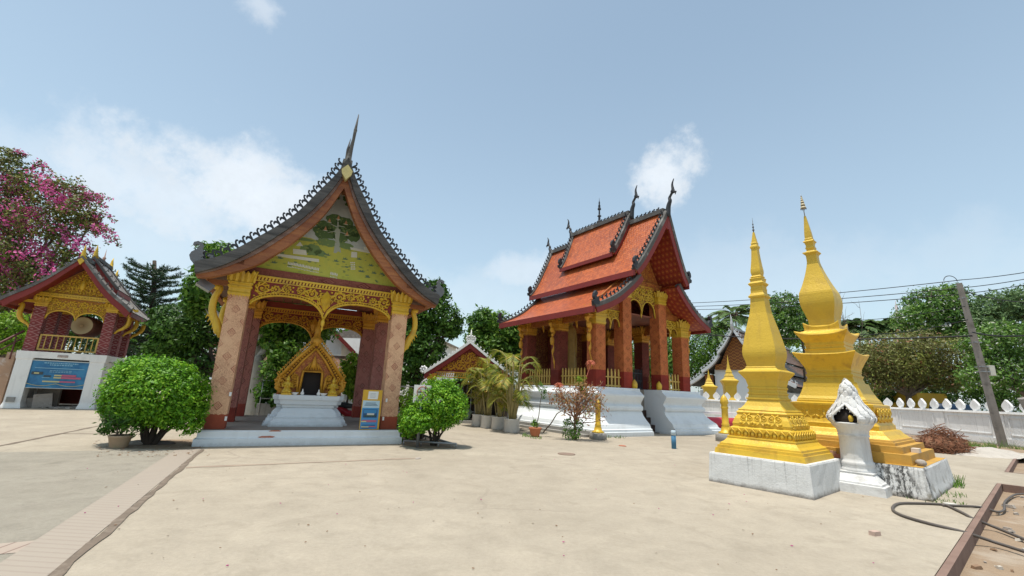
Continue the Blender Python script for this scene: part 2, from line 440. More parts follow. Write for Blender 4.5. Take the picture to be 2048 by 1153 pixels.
def tree(name, label, cat, base, blobs, n, size, leaf, bark, r=.2, seed=1, group=None, fork=.45, **kw):
    # blobs in world metres; trunk runs from base up into the blobs
    base = Vector(base); t = thing(name, label, cat, base, 0., group)
    bl = [(b[0]-base.x, b[1]-base.y, b[2]-base.z, *b[3:6]) for b in blobs]
    mb = MB(); rg = random.Random(seed)
    top = sorted(bl, key=lambda b: -b[2])[0]; zlo = min(b[2]-b[5] for b in bl)
    cen = Vector((sum(b[0] for b in bl)/len(bl), sum(b[1] for b in bl)/len(bl), 0))
    fz = max(.3, min(zlo+.3, top[2]*fork)) if kw.pop('fz', None) is None else 1.
    f = Vector((cen.x*.3, cen.y*.3, fz)); limb(mb, (0, 0, -.1), f, r*1.25, r*.85, 9, .03, rg=rg)
    for b in bl:
        pts = limb(mb, f-Vector((0, 0, r*.5)), (b[0], b[1], b[2]+b[5]*.35), r*.62, r*.12, 6, .08, rg=rg)
        for q in range(3):
            a = rg.uniform(0, 6.28); e = Vector((b[0]+b[3]*.7*math.cos(a), b[1]+b[4]*.7*math.sin(a), b[2]+b[5]*rg.uniform(-.3, .6)))
            limb(mb, pts[3+q % 3], e, r*.22, r*.05, 5, .1, rg=rg)
    mb.build('trunk', bark, t)
    leaf_mesh('crown', bl, n, size, leaf, t, seed, **kw)
    return t
def blobs_px(L, D, BS=1.0):
    out = []
    for (u, v, ru, rv, *dd) in L:
        D2 = D+(dd[0] if dd else 0); p = at(u, v, D2); k = D2/F
        out.append((p.x, p.y, p.z, ru*k*BS, (ru+rv)/2*k*BS, rv*k*BS))
    return out
# ------------------------------------------------------------------ materials
GOLD = paint('gold_paint', (.66, .42, .032), .14, 3., .42, (.30, .15, .03), 2.2, .5, .5, .25, 26., .1, .08, .5)
GOLDW = paint('weathered_gold_paint', (.60, .395, .036), .14, 2., .46, (.30, .18, .04), 1.4, .3, .3, .3, 24., .06, .09, .45)
GILT = paint('old_gilt', (.62, .31, .03), .22, 5., .45, (.16, .05, .015), 3., .5, 0., .3, 40., .15)
WHITE = paint('lime_white', (.82, .82, .80), .05, 1.5, .75, (.36, .35, .32), 1.0, .28, .18, .12, 30., fine=.03)
WHITEP = paint('plinth_white', (.70, .735, .755), .05, 1.2, .75, (.40, .40, .38), .8, .3, .12, .1, 30., fine=.02)
REDP = paint('dark_red_paint', (.25, .035, .02), .2, 2., .55, (.10, .02, .015), 2., .5, .2, .15)
REDB = paint('red_board', (.22, .026, .02), .16, 2.5, .55, (.10, .015, .012), 1.5, .4)
MAROON = paint('maroon_panel', (.20, .028, .018), .2, 4., .6)
DARKW = paint('weathered_ridge_mortar', (.10, .095, .09), .35, 2.5, .85, (.30, .29, .27), 1.6, .75, .0, .5, 18., fine=.2)
BLACKM = paint('black_iron_ornament', (.03, .032, .038), .3, 3., .6)
CONC = paint('grey_concrete', (.30, .29, .27), .2, 2., .9, (.12, .115, .10), 1.3, .6, .3, .4, 16.)
DARK = paint('interior_shade_black', (.02, .014, .012), .2, 2., .8)  # near-black that paints the shade inside the doorway and the niche
BARK = paint('bark', (.13, .10, .075), .35, 4., .9, (.30, .28, .25), 2., .5, 0., .6, 14.)
BARKD = paint('dark_bark', (.06, .045, .035), .35, 4., .9, None, bump=.6, bsc=14.)
BARKW = paint('pale_bark', (.38, .35, .30), .3, 3., .9, (.13, .12, .10), 2., .7, 0., .5, 12.)
TERRA = paint('terracotta', (.42, .15, .07), .2, 4., .8, (.2, .1, .07), 3., .5)
STEEL = paint('grey_steel', (.30, .31, .32), .15, 4., .4, (.12, .1, .09), 3., .4, metal=.6)
HOSE = paint('hose_rubber', (.10, .085, .075), .25, 3., .6)
BRICKR = paint('brick', (.40, .15, .09), .3, 9., .9, (.55, .42, .35), 5., .6)
STONE = paint('stone', (.36, .32, .28), .25, 6., .9, (.16, .13, .11), 4., .5, 0., .5, 20.)
DIRT = paint('dirt', (.27, .195, .13), .25, 1.6, .95, (.36, .30, .235), 1.1, .8, 0., .7, 12., fine=.2)
GRAVEL = paint('gravel', (.46, .42, .37), .25, 3., .95, (.22, .18, .14), 2., .6, 0., .9, 30., fine=.3)
def wood(name, c1, c2, ax=0, sc=1.):
    def fn(n):
        o = n.obj(); x, y, z = n.sep(o); L = [x, y, z]
        k = [9.*sc]*3; k[ax] = .7*sc
        g = n.noise(n.com(x*k[0], y*k[1], z*k[2]), 1., 6, .65, .6)
        b = n.noise(o, .9, 4, .6).step(.35, .7)
        c = n.mix(g.step(.3, .7), c1, c2); c = n.mix(b*.55, c, (c2[0]*.55, c2[1]*.5, c2[2]*.55))
        n.bsdf(c, .6, 0., n.bump(g, .25, .02))
    return mat(name, fn)
WOODO = wood('warm_wood', (.42, .17, .06), (.26, .085, .035))
WOODG = wood('weathered_wood', (.30, .20, .16), (.17, .10, .08))
WOODD = wood('dark_roof_edge', (.115, .108, .10), (.032, .030, .028))
PLANK = wood('ceiling_planks', (.33, .12, .075), (.22, .07, .045), 1)
def roof_tile(name, c1, c2, c3, row=.15, colw=.11, moss=None):
    def fn(n):
        u, v, _ = n.sep(n.uv()); o = n.obj()
        r = (v/row); ri = r.floor(); rf = r.fract()
        cu = u/colw+ri*.5; ci = cu.floor(); cf = cu.fract()
        cell = n.com(ci*.37+.1, ri*.73+.2, 0.)
        w = n.node('ShaderNodeTexWhiteNoise', noise_dimensions='3D'); n.lk(cell, w.inputs[0]); rn = X(n, w.outputs[0])
        scal = (cf-.5).abs()*.5                # scalloped lower edge
        t = (rf+scal).fract()
        big = n.noise(o, .45, 5, .6)
        c = n.mix((rn*.7+(big-.5)*1.4+.1).step(.1, .9), c1, c2)
        c = n.mix(n.noise(o, 1.4, 6, .7).step(.52, .7)*.6, c, c3); c = n.mix(n.noise(n.com(u*2.6, v*.5, 0.), 1., 5, .7).step(.55, .72)*.5, c, (c3[0]*.5, c3[1]*.5, c3[2]*.5)); c = n.mix(rn.gt(.94)*.5, c, (c1[0]*1.5, c1[1]*2., c1[2]*2.5))
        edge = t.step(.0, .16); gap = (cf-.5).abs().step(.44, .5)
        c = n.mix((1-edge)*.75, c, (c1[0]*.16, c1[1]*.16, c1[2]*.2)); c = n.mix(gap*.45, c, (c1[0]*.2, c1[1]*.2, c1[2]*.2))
        n.bsdf(c, .42, 0., n.bump(t*-1.+gap*-.3+n.noise(o, 40., 2)*.2, .5, .03), .4)
    return mat(name, fn)
TILE = roof_tile('orange_roof_tile', (.34, .068, .016), (.50, .115, .025), (.17, .05, .025))
TILEG = roof_tile('grey_brown_roof_tile', (.26, .22, .19), (.36, .32, .28), (.10, .085, .07), .16, .14)
TILEB = roof_tile('brown_roof_tile', (.14, .07, .045), (.20, .11, .075), (.06, .035, .03), .18, .16)
def stencil(name, base, pat, red, alt=None, zred=.85, rows=.62, dens=1.):
    # plastered pillar: speckled stencil ground, lozenge rosettes, plain red foot; uv = (0..1 across, metres up)
    def fn(n):
        u, v, _ = n.sep(n.uv()); o = n.obj()
        big = n.noise(o, 1.1, 5, .6); fine = n.noise(o, 24., 4, .7)
        k = .82+big*.36
        c = n.mix(1., base, n.com(k, k, k), 'MULTIPLY')
        # fine trellis ground
        cx = n.noise(n.com(u*15., v*26., 0.), 1., 2, .6, 1.2); tr = (cx-.5).abs().step(.03, .07)
        c = n.mix((1-tr)*.7*n.noise(o, 1.6, 3).step(.25, .6), c, pat)
        # lozenges: centre column and staggered half ones on both edges
        def loz(uu, off):
            vv = ((v+off)/rows).fract()-.5
            return uu.abs()*.52+vv.abs()*rows
        d = loz(u-.5, 0.).min(loz((u-.5).abs()-.5, rows*.5))
        ring = ((d-.105).abs().lt(.017)).max((d-.045).abs().lt(.012)).max(d.lt(.012))
        fade = n.noise(o, 1.3, 4, .7).step(.36, .58)
        c = n.mix(ring*(.15+fade*.75)*dens, c, pat); c = n.mix((d.lt(.09))*(1-ring)*.35, c, alt or pat)
        foot = (v+(fine-.5)*.12).lt(zred)
        rr = n.mix(big.step(.35, .7), red, (red[0]*.62, red[1]*.62, red[2]*.7))
        c = n.mix(foot, c, rr)
        wear = n.noise(o, 3.2, 6, .7).step(.66, .72)
        c = n.mix(wear*.5, c, (.45, .36, .29))
        n.bsdf(c, .75, 0., n.bump(fine+ring*.6+big, .25, .02), .25)
    return mat(name, fn)
P_FRONT = stencil('peach_stencil_pillar', (.76, .47, .285), (.34, .13, .08), (.42, .10, .05), (.58, .28, .17), .36+.36)  # paler peach than the maroon pillars behind
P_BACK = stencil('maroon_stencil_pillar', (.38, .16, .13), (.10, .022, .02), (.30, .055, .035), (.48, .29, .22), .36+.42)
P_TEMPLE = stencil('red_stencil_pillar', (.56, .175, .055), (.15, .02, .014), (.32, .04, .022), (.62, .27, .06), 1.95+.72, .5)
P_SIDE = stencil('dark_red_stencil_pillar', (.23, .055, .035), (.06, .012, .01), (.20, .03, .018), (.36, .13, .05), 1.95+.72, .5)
P_TOWER = None
def lattice(name, base, line, s=.16, w=.12):
    def fn(n):
        u, v, _ = n.sep(n.uv()); o = n.obj(); a = ((u*.5+v)/s).fract(); b = ((u*.5-v)/s).fract()
        ln = (a-.5).abs().gt(.5-w).max((b-.5).abs().gt(.5-w)); dot = (((a-.5).pow(2.)+(b-.5).pow(2.)).sqrt()).lt(.13)
        big = n.noise(o, 2., 4, .6); c = n.mix(big.step(.3, .7), base, (base[0]*.7, base[1]*.7, base[2]*.7))
        c = n.mix(ln.max(dot)*.7*big.step(.2, .5), c, line); n.bsdf(c, .6, 0., n.bump(ln*.6+big, .3, .02), .3)
    return mat(name, fn)
P_TOWER = lattice('red_trellis_pillar', (.25, .05, .05), (.42, .24, .22), .26, .06)
STUDS = None
def studs(name, base, gold, s=.3, r=.24):
    def fn(n):
        u, v, _ = n.sep(n.uv()); o = n.obj(); iy = (v/s).floor(); a = (u/s+iy*.5).fract()-.5; b = (v/s).fract()-.5
        q = (a*a+b*b).sqrt(); dot = q.lt(r).max((q-.36).abs().lt(.03)*.6); big = n.noise(o, 1.3, 4, .6)
        k = .75+big*.5
        c = n.mix(1., base, n.com(k, k, k), 'MULTIPLY'); c = n.mix(dot*.75, c, gold); n.bsdf(c, .5, 0., n.bump(dot, .4, .02), .4)
    return mat(name, fn)
STUDS = studs('red_soffit_gilt_studs', (.26, .035, .02), (.50, .16, .04), .24, .22)
def redgold(name, base, gold, sc=9., th=.035):
    # painted arabesque: meandering gilt lines on red
    def fn(n):
        o = n.obj(); u, v, _ = n.sep(n.uv()); q = n.com(u, v, 0.)
        a = n.noise(q, sc, 2, .5, 2.2); ln = ((a-.5).abs()).lt(th); b = n.vor(q, sc*.8); ln = ln.max((b-.28).abs().lt(.05)).max(b.lt(.08))
        big = n.noise(o, 1.2, 4, .6); c = n.mix(big.step(.3, .7), base, (base[0]*.7, base[1]*.7, base[2]*.7))
        c = n.mix(ln*.85, c, gold); n.bsdf(c, .5, 0., n.bump(ln, .5, .02), .4)
    return mat(name, fn)
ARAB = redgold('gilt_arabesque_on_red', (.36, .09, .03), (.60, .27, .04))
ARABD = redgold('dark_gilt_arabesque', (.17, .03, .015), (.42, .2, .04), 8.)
LINTEL = stencil('stencilled_lintel', (.25, .085, .06), (.10, .02, .015), (.25, .085, .06), (.34, .13, .09), -5., .9)
def ground_mat(name, c, c2, dark, sc=.35, bump=.35, stain=.5):
    def fn(n):
        p = n.pos(); x, y, z = n.sep(p)
        big = n.noise(p, sc*.55, 5, .6, .4); mid = n.noise(p, sc*4.5, 5, .65); fine = n.noise(p, 22., 4, .75); gr = n.noise(p, 110., 2, .7)
        c_ = n.mix(big.step(.32, .68), c, c2); m2 = n.noise(p, 1.7, 6, .7, .8); k = .66+mid*.34+m2*.34+(fine-.5)*.4+(gr-.5)*.3
        c_ = n.mix(1., c_, n.com(k, k, k), 'MULTIPLY')
        st = n.noise(p, .8, 6, .7, .6).step(.56, .72)*stain; c_ = n.mix(st, c_, dark)
        sp = n.vor(p, 6.).lt(.045); c_ = n.mix(sp*n.noise(p, .6, 2).step(.5, .6)*.7, c_, (.16, .12, .09))
        sweep = n.noise(n.com(x*.6+y*.35, y*2.4-x*1.2, 0.), 1., 5, .65).step(.5, .8)*.22; c_ = n.mix(sweep, c_, dark)
        cr = n.vor(n.mix(.22, p, n.noise(p, 1.3, 3, .6, out=1)), .33, 'DISTANCE_TO_EDGE'); ck = cr.lt(.006)*n.noise(p, .25, 2).step(.48, .56)
        c_ = n.mix(ck*.22, c_, (.2, .17, .14))
        c_ = n.mix(n.noise(p, 2.3, 5, .7, .5).step(.5, .68)*.3, c_, dark)
        n.bsdf(c_, .9, 0., n.bump(fine*.7+gr*.6+mid*.9, bump*1.5, .02), .2)
    return mat(name, fn)
COURT = ground_mat('beige_concrete', (.40, .35, .278), (.34, .295, .232), (.25, .215, .165))
SLAB = ground_mat('grey_concrete_slab', (.35, .318, .262), (.30, .272, .222), (.21, .19, .155), .5, .7, .6)
LEAF_BUSH = leafmat('clipped_bush_leaf', [(.045, .14, .008), (.13, .33, .014), (.32, .54, .04)], .3, 2.2)
LEAF_DARK = leafmat('dark_leaf', [(.018, .05, .01), (.05, .125, .016), (.11, .23, .03)], .25, .35)
LEAF_MID = leafmat('mango_leaf', [(.03, .085, .012), (.085, .20, .02), (.22, .36, .05)], .3, .4)
LEAF_LIGHT = leafmat('light_leaf', [(.09, .20, .014), (.20, .36, .025), (.36, .48, .06)], .35, .6)
LEAF_DRY = leafmat('dry_olive_leaf', [(.11, .12, .035), (.18, .18, .055), (.25, .29, .06), (.32, .15, .08)], .25, .5)
LEAF_RIGHT = leafmat('garden_tree_leaf', [(.045, .11, .02), (.10, .21, .035), (.20, .33, .06), (.75, .75, .66)], .3, .35)
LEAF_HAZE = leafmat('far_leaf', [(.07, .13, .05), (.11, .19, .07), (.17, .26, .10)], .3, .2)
LEAF_PINE = leafmat('conifer_needles', [(.012, .035, .014), (.024, .06, .02), (.045, .10, .03)], .1, .5)
LEAF_PALM = leafmat('palm_leaflet', [(.10, .17, .02), (.24, .27, .035), (.45, .37, .05), (.5, .33, .06)], .3, 1.)
LEAF_COCO = leafmat('coconut_leaflet', [(.07, .13, .04), (.13, .22, .07), (.20, .30, .10)], .3, .4)
LEAF_RED = leafmat('copper_leaf', [(.22, .09, .045), (.32, .15, .065), (.42, .24, .09), (.16, .24, .05)], .3, 3.)
LEAF_BOUG = leafmat('bougainvillea_leaf', [(.05, .075, .015), (.13, .165, .035), (.25, .25, .06), (.30, .15, .08)], .25, .5)
PETAL = leafmat('magenta_bract', [(.58, .08, .26), (.74, .13, .40), (.82, .24, .52)], .35, .8)
def flat(name, c, rough=.5, spec=.4):
    return mat(name, lambda n: n.bsdf(c, rough, 0., None, spec))
# ------------------------------------------------------------------ ground
GD = Vector((.767, .641, 0)); GE = Vector((.641, -.767, 0)); GP = Vector((11.44, 10.78, 0))
def gp(s, t, z=0.): v = GP+GD*s+GE*t; return (v.x, v.y, z)
g = MB(); g.add([(-400, -60, -.16), (400, -60, -.16), (400, 900, -.16), (-400, 900, -.16)], [(0, 1, 2, 3)]); struct('ground', g, DIRT)
g = MB()
for s0, s1, t0, t1 in ((-45, 75, -75, 0), (0, 3.2, 0, 6), (-45, 75, 6, 40), (10.5, 75, 0, 6)):
    g.add([gp(s0, t0), gp(s1, t0), gp(s1, t1), gp(s0, t1)], [(3, 2, 1, 0)])
struct('courtyard', g, COURT)
g = MB()                                              # red-brown kerb lining the planting pits
KERB = paint('pit_kerb', (.215, .14, .11), .25, 2., .9, (.13, .075, .055), 1.5, .6)
def kerb(a, b, w=.07, z=.006):
    a, b = Vector(a), Vector(b); d = (b-a).normalized(); nn = Vector((-d.y, d.x, 0)); m = (a+b)/2
    g.box(m.x, m.y, (z-.16)/2-.0, (b-a).length, w, z+.16, math.atan2(d.y, d.x))
kerb(gp(-40, .045), gp(.0, .045)); kerb(gp(-.045, .09), gp(-.045, 5.9)); kerb(gp(3.245, .0), gp(3.245, 5.9)); kerb(gp(3.29, .045), gp(10.4, .045))
struct('pit_kerb', g, KERB)
# left slab: cast later, greyer, edged with a red grooved border
a, b = G(405, 900), G(110, 1153); ld = (b-a).normalized(); ln_ = Vector((ld.y, -ld.x, 0))
if ln_.x > 0: ln_ = -ln_
def lp(s, t, z): v = a+ld*s+ln_*t; return (v.x, v.y, z)
g = MB(); g.add([lp(-.1, .5, .004), lp(14, .5, .004), lp(14, 12, .004), lp(-.1, 12, .004)], [(0, 1, 2, 3)]); struct('paving_slab', g, SLAB)
def grooves(n):
    p = n.pos(); x, y, z = n.sep(p); s = (x*ld.x+y*ld.y); t = (x-a.x)*ln_.x+(y-a.y)*ln_.y
    d = (s*1.+t*.55)/.115; gv = (d.fract()-.5).abs().gt(.40); f = n.noise(p, 2.2, 5, .65); fade = n.noise(p, .35, 3, .5)
    c = n.mix(f.step(.3, .7), (.36, .275, .225), (.33, .235, .195)); far = s.step(4.2, 1.6); c = n.mix((fade.step(.35, .6)*.5).max(far*.8), c, (.335, .30, .25)); c = n.mix(gv*.75*(1-far*.8), c, (.19, .12, .10))
    n.bsdf(c, .9, 0., n.bump(gv*-1.+f*.5, .6, .02), .2)
def grooves2(n):
    p = n.pos(); x, y, z = n.sep(p); t = (x-a.x)*ln_.x+(y-a.y)*ln_.y; s = (x-a.x)*ld.x+(y-a.y)*ld.y
    d = (t*1.-s*.35)/.16; gv = (d.fract()-.5).abs().gt(.43); f = n.noise(p, 2.2, 5, .65)
    c = n.mix(f.step(.3, .7), (.38, .32, .265), (.36, .29, .24)); c = n.mix(gv*.7, c, (.18, .12, .10)); n.bsdf(c, .9, 0., n.bump(gv*-1.+f*.5, .6, .02), .2)
g = MB(); g.add([lp(-.1, .05, .008), lp(14, .05, .008), lp(14, .5, .008), lp(-.1, .5, .008)], [(0, 1, 2, 3)]); struct('paving_border', g, mat('red_grooved_border', grooves))
sB = (G(170, 1085)-a).dot(ld)
g = MB(); g.add([lp(sB-.17, .5, .008), lp(sB+.17, .5, .008), lp(sB+.17, 9, .008), lp(sB-.17, 9, .008)], [(0, 1, 2, 3)]); struct('paving_border', g, mat('red_grooved_cross_border', grooves2))
JOINT = paint('open_joint', (.16, .125, .095), .35, 5., .95, (.3, .25, .2), 6., .6)
def strip(p, q, w, z=.006, name='paving_joint', m=None, wob=.25):
    p, q = Vector(p), Vector(q); d = (q-p).normalized(); nn = Vector((-d.y, d.x, 0)); L = (q-p).length; k = max(3, int(L/.25)); mb = MB(); A = []; Bq = []
    for i in range(k+1):
        c = p+(q-p)*(i/k); w1 = w*(.5+rnd.uniform(-wob, wob)); w2 = w*(.5+rnd.uniform(-wob, wob))
        A.append((c.x+nn.x*w1, c.y+nn.y*w1, z)); Bq.append((c.x-nn.x*w2, c.y-nn.y*w2, z))
    mb.grid([A, Bq]); struct(name, mb, m or JOINT)
strip(lp(0, 0, 0), lp(14, 0, 0), .085, .010)
strip(G(372, 936), G(835, 917), .13, .0045, m=paint('filled_joint', (.30, .235, .18), .3, 4., .95, (.42, .36, .28), 2., .7))
strip(G(-60, 905), G(210, 850), .09, .0052); strip(G(118, 868), G(330, 869), .07, .0047); strip(G(205, 848), G(330, 849), .08, .0055)
g = MB(); pl = [G(300, 880), G(400, 880), G(402, 897), G(350, 899), G(235, 897), G(240, 885)]
g.add([(p.x, p.y, .0062) for p in pl]+[(-8.2, 14.5, .0062), (-9.6, 14.2, .0062)][:0], [tuple(range(len(pl)))]); struct('planting_bed', g, DIRT)
g = MB(); pl = [G(806, 888), G(840, 870), G(905, 889), G(880, 893)]
pl = [(-2.9, 13.0), (-2.3, 12.35), (-1.35, 12.75), (-2.2, 15.2), (-3.2, 15.4)]
g.add([(x, y, .0063) for x, y in pl], [tuple(range(len(pl)))]); struct('planting_bed', g, DIRT)
g = MB(); pl = [(14.5, 19.5), (19.2, 18.3), (24.5, 20.), (26, 15), (30, 15), (30, 30), (25, 30), (18., 25.)]
g.add([(x, y, .0058) for x, y in pl], [tuple(range(len(pl)))]); struct('dirt_verge', g, DIRT)
# ------------------------------------------------------------------ open shrine pavilion
PO, PY = Vector((-5.3668, 12.4395, 0)), .47048
pca, psa = math.cos(PY), math.sin(PY)
def pv(u, v, b):
    d = ray(u, v); n = Vector((-psa, pca, 0)); t = (n.dot(PO)+b)/n.dot(d); P = d*t-PO
    return (P.x*pca+P.y*psa, P.z+EYE)
pav = thing('shrine_pavilion', 'open pavilion with steep curved gable, painted tree mural and gold twin arch', 'pavilion', PO, PY)
HB = .363
mb = MB()
FLOORC = paint('worn_floor', (.25, .22, .19), .2, 1.5, .85, (.12, .1, .09), 1., .5)
pts0 = [(-2.48, -.42), (2.48, -.42), (2.48, 5.3), (-2.48, 5.3)]; pts1 = [(-2.43, -.34), (2.43, -.34), (2.43, 5.25), (-2.43, 5.25)]; pts2 = [(-2.40, -.30), (2.40, -.30), (2.40, 5.22), (-2.40, 5.22)]
mb.rings([[(*p, -.02) for p in pts0], [(*p, .17) for p in pts0], [(*p, .19) for p in pts1], [(*p, .33) for p in pts1], [(*p, HB) for p in pts2]], 0, False, False)
mb.add([(*p, HB) for p in pts2], [(0, 1, 2, 3)], 1)
for x, z, w, h, yy in ((-.95, .205, .38, .045, -.354), (-.78, .345, .30, .035, -.334)):
    q = [(x-w/2, z), (x-w*.2, z-h), (x+w*.25, z-h*.8), (x+w/2, z+h*.2), (x+w*.2, z+h*.6), (x-w*.3, z+h*.5)]; mb.prism(q, yy, yy+.05, 2)
mb.build('plinth', [WHITEP, FLOORC, BRICKR], pav)
CAPZ, CAPT = 3.785, 4.45
for sx in (-1, 1):
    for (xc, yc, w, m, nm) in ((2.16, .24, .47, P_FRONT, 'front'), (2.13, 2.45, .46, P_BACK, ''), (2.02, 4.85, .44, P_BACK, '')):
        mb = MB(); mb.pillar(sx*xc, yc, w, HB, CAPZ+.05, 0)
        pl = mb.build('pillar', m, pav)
        if nm: pl['label'] = 'peach pillar with stencilled lozenges'
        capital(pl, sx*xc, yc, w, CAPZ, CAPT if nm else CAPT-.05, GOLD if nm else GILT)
def arch_screen(y0, x0, ztop, apx, foot, V, gold, parent, name='arch_screen', th=.06, rmax=.22, w=.024, low=None):
    # red panel with two round arches, gilt beaded edges and scrollwork
    xa = x0*.98
    def lo(x):
        ax = abs(x); c = x0*.505; t = (ax-c)/(x0*.495)
        base = V if ax < c else foot
        return base+(apx-base)*math.sqrt(max(0., 1-abs(t)**2.3))
    n = 48; xs = [-xa+2*xa*i/n for i in range(n+1)]
    mb = MB(); f = [[(x, y0, lo(x)) for x in xs], [(x, y0, ztop) for x in xs]]; k = [[(x, y0+th, lo(x)) for x in xs], [(x, y0+th, ztop) for x in xs]]
    mb.grid(f); mb.grid([k[1], k[0]]); mb.grid([f[0][::1], k[0]][::-1]); mb.grid([f[1], k[1]])
    pnl = mb.build(name, MAROON, parent)
    mb = MB()
    mb.tube([(x, y0-.0, lo(x)+.03) for x in xs], .035, 4); mb.tube([(x, y0-.012, lo(x)+.10) for x in xs], .018, 4)
    for p, t in resample([(x, y0-.015, lo(x)+.065) for x in xs], .075): mb.sphere(p, .022, 0, 5, 4)
    mb.box(0, y0+th/2-.015, ztop-.02, 2*xa, th+.06, .05); mb.box(0, y0-.0, ztop-.15, 2*xa, .05, .03)
    k = int(2*xa/.085)
    for i in range(k):
        x = -xa+(i+.5)*2*xa/k; mb.box(x, y0-.01, ztop-.085, .05, .045, .085, 0, 0, 1., 1., 0, .25)
    ins = lambda x, z: lo(x)+.13 < z < ztop-.17
    cs = pack(ins, -xa+.02, xa-.02, V+.1, ztop-.17, rmax, .05, 60)
    filigree(mb, cs, lambda x, z, d: (x, y0-.012-d, z), w)
    # pendant where the arches meet
    mb.lathe([(V-.30, .0), (V-.22, .03), (V-.16, .02), (V-.10, .05), (V-.02, .055), (V+.06, .04)], 0, y0+th/2, 8)
    mb.lathe([(V+.25, 0), (V+.42, .10), (V+.62, .15), (V+.80, .08), (V+.9, .0)], 0, y0-.0, 4, 0, False)
    mb.build('gilt_scrollwork', gold, pnl)
    return pnl
arch_screen(.10, 1.93, 4.42, 3.90, 3.42, 3.33, GOLD, pav)
arch_screen(4.72, 1.84, 4.24, 3.72, 3.30, 3.12, GILT, pav, rmax=.22)
mb = MB(); mb.box(0, .20, 4.535, 4.62, .20, .20); mb.build('lintel', LINTEL, pav)
mb = MB(); mb.box(0, 4.80, 4.36, 4.3, .2, .2)
for sx in (-1, 1): mb.box(sx*2.1, 2.55, 4.55, .2, 4.5, .18)
mb.build('tie_beam', REDP, pav)
mb = MB()
for i in range(15):
    x = -2.02+i*.29; mb.box(x+.14, 2.5, 4.50, .275, 4.5, .03, m=0)
mb.build('ceiling', PLANK, pav)
# gable outline measured in the plane of the barge boards
OUT = [(0, 8.06), (.30, 7.40), (.66, 6.80), (1.05, 6.14), (1.47, 5.63), (1.93, 5.17), (2.34, 4.78), (2.70, 4.51), (2.96, 4.40), (3.10, 4.33)]
MID = [(0, 7.70), (.36, 6.87), (.86, 6.05), (1.43, 5.36), (1.98, 4.79), (2.53, 4.33), (3.05, 4.05)]
INN = [(0, 7.15), (.42, 6.22), (.94, 5.44), (1.50, 4.80), (1.95, 4.42), (2.70, 4.05), (3.03, 3.99)]
OC, MC, IC = curve(OUT, 36), curve(MID, 36), curve(INN, 36)
OC, MC, IC = [[c[min(int(i*len(c)/37), len(c)-1)] for i in range(37)] for c in (OC, MC, IC)]
for L in (OC, MC, IC): L[-1] = {id(OC): OUT, id(MC): MID, id(IC): INN}[id(L)][-1]
def band(mb, A, B, y0, y1, sx, m=0):
    n = len(A); a0 = [(sx*x, y0, z) for x, z in A]; b0 = [(sx*x, y0, z) for x, z in B]; a1 = [(sx*x, y1, z) for x, z in A]; b1 = [(sx*x, y1, z) for x, z in B]
    mb.rings([[a0[i], b0[i], b1[i], a1[i]] for i in range(n)], m, False)
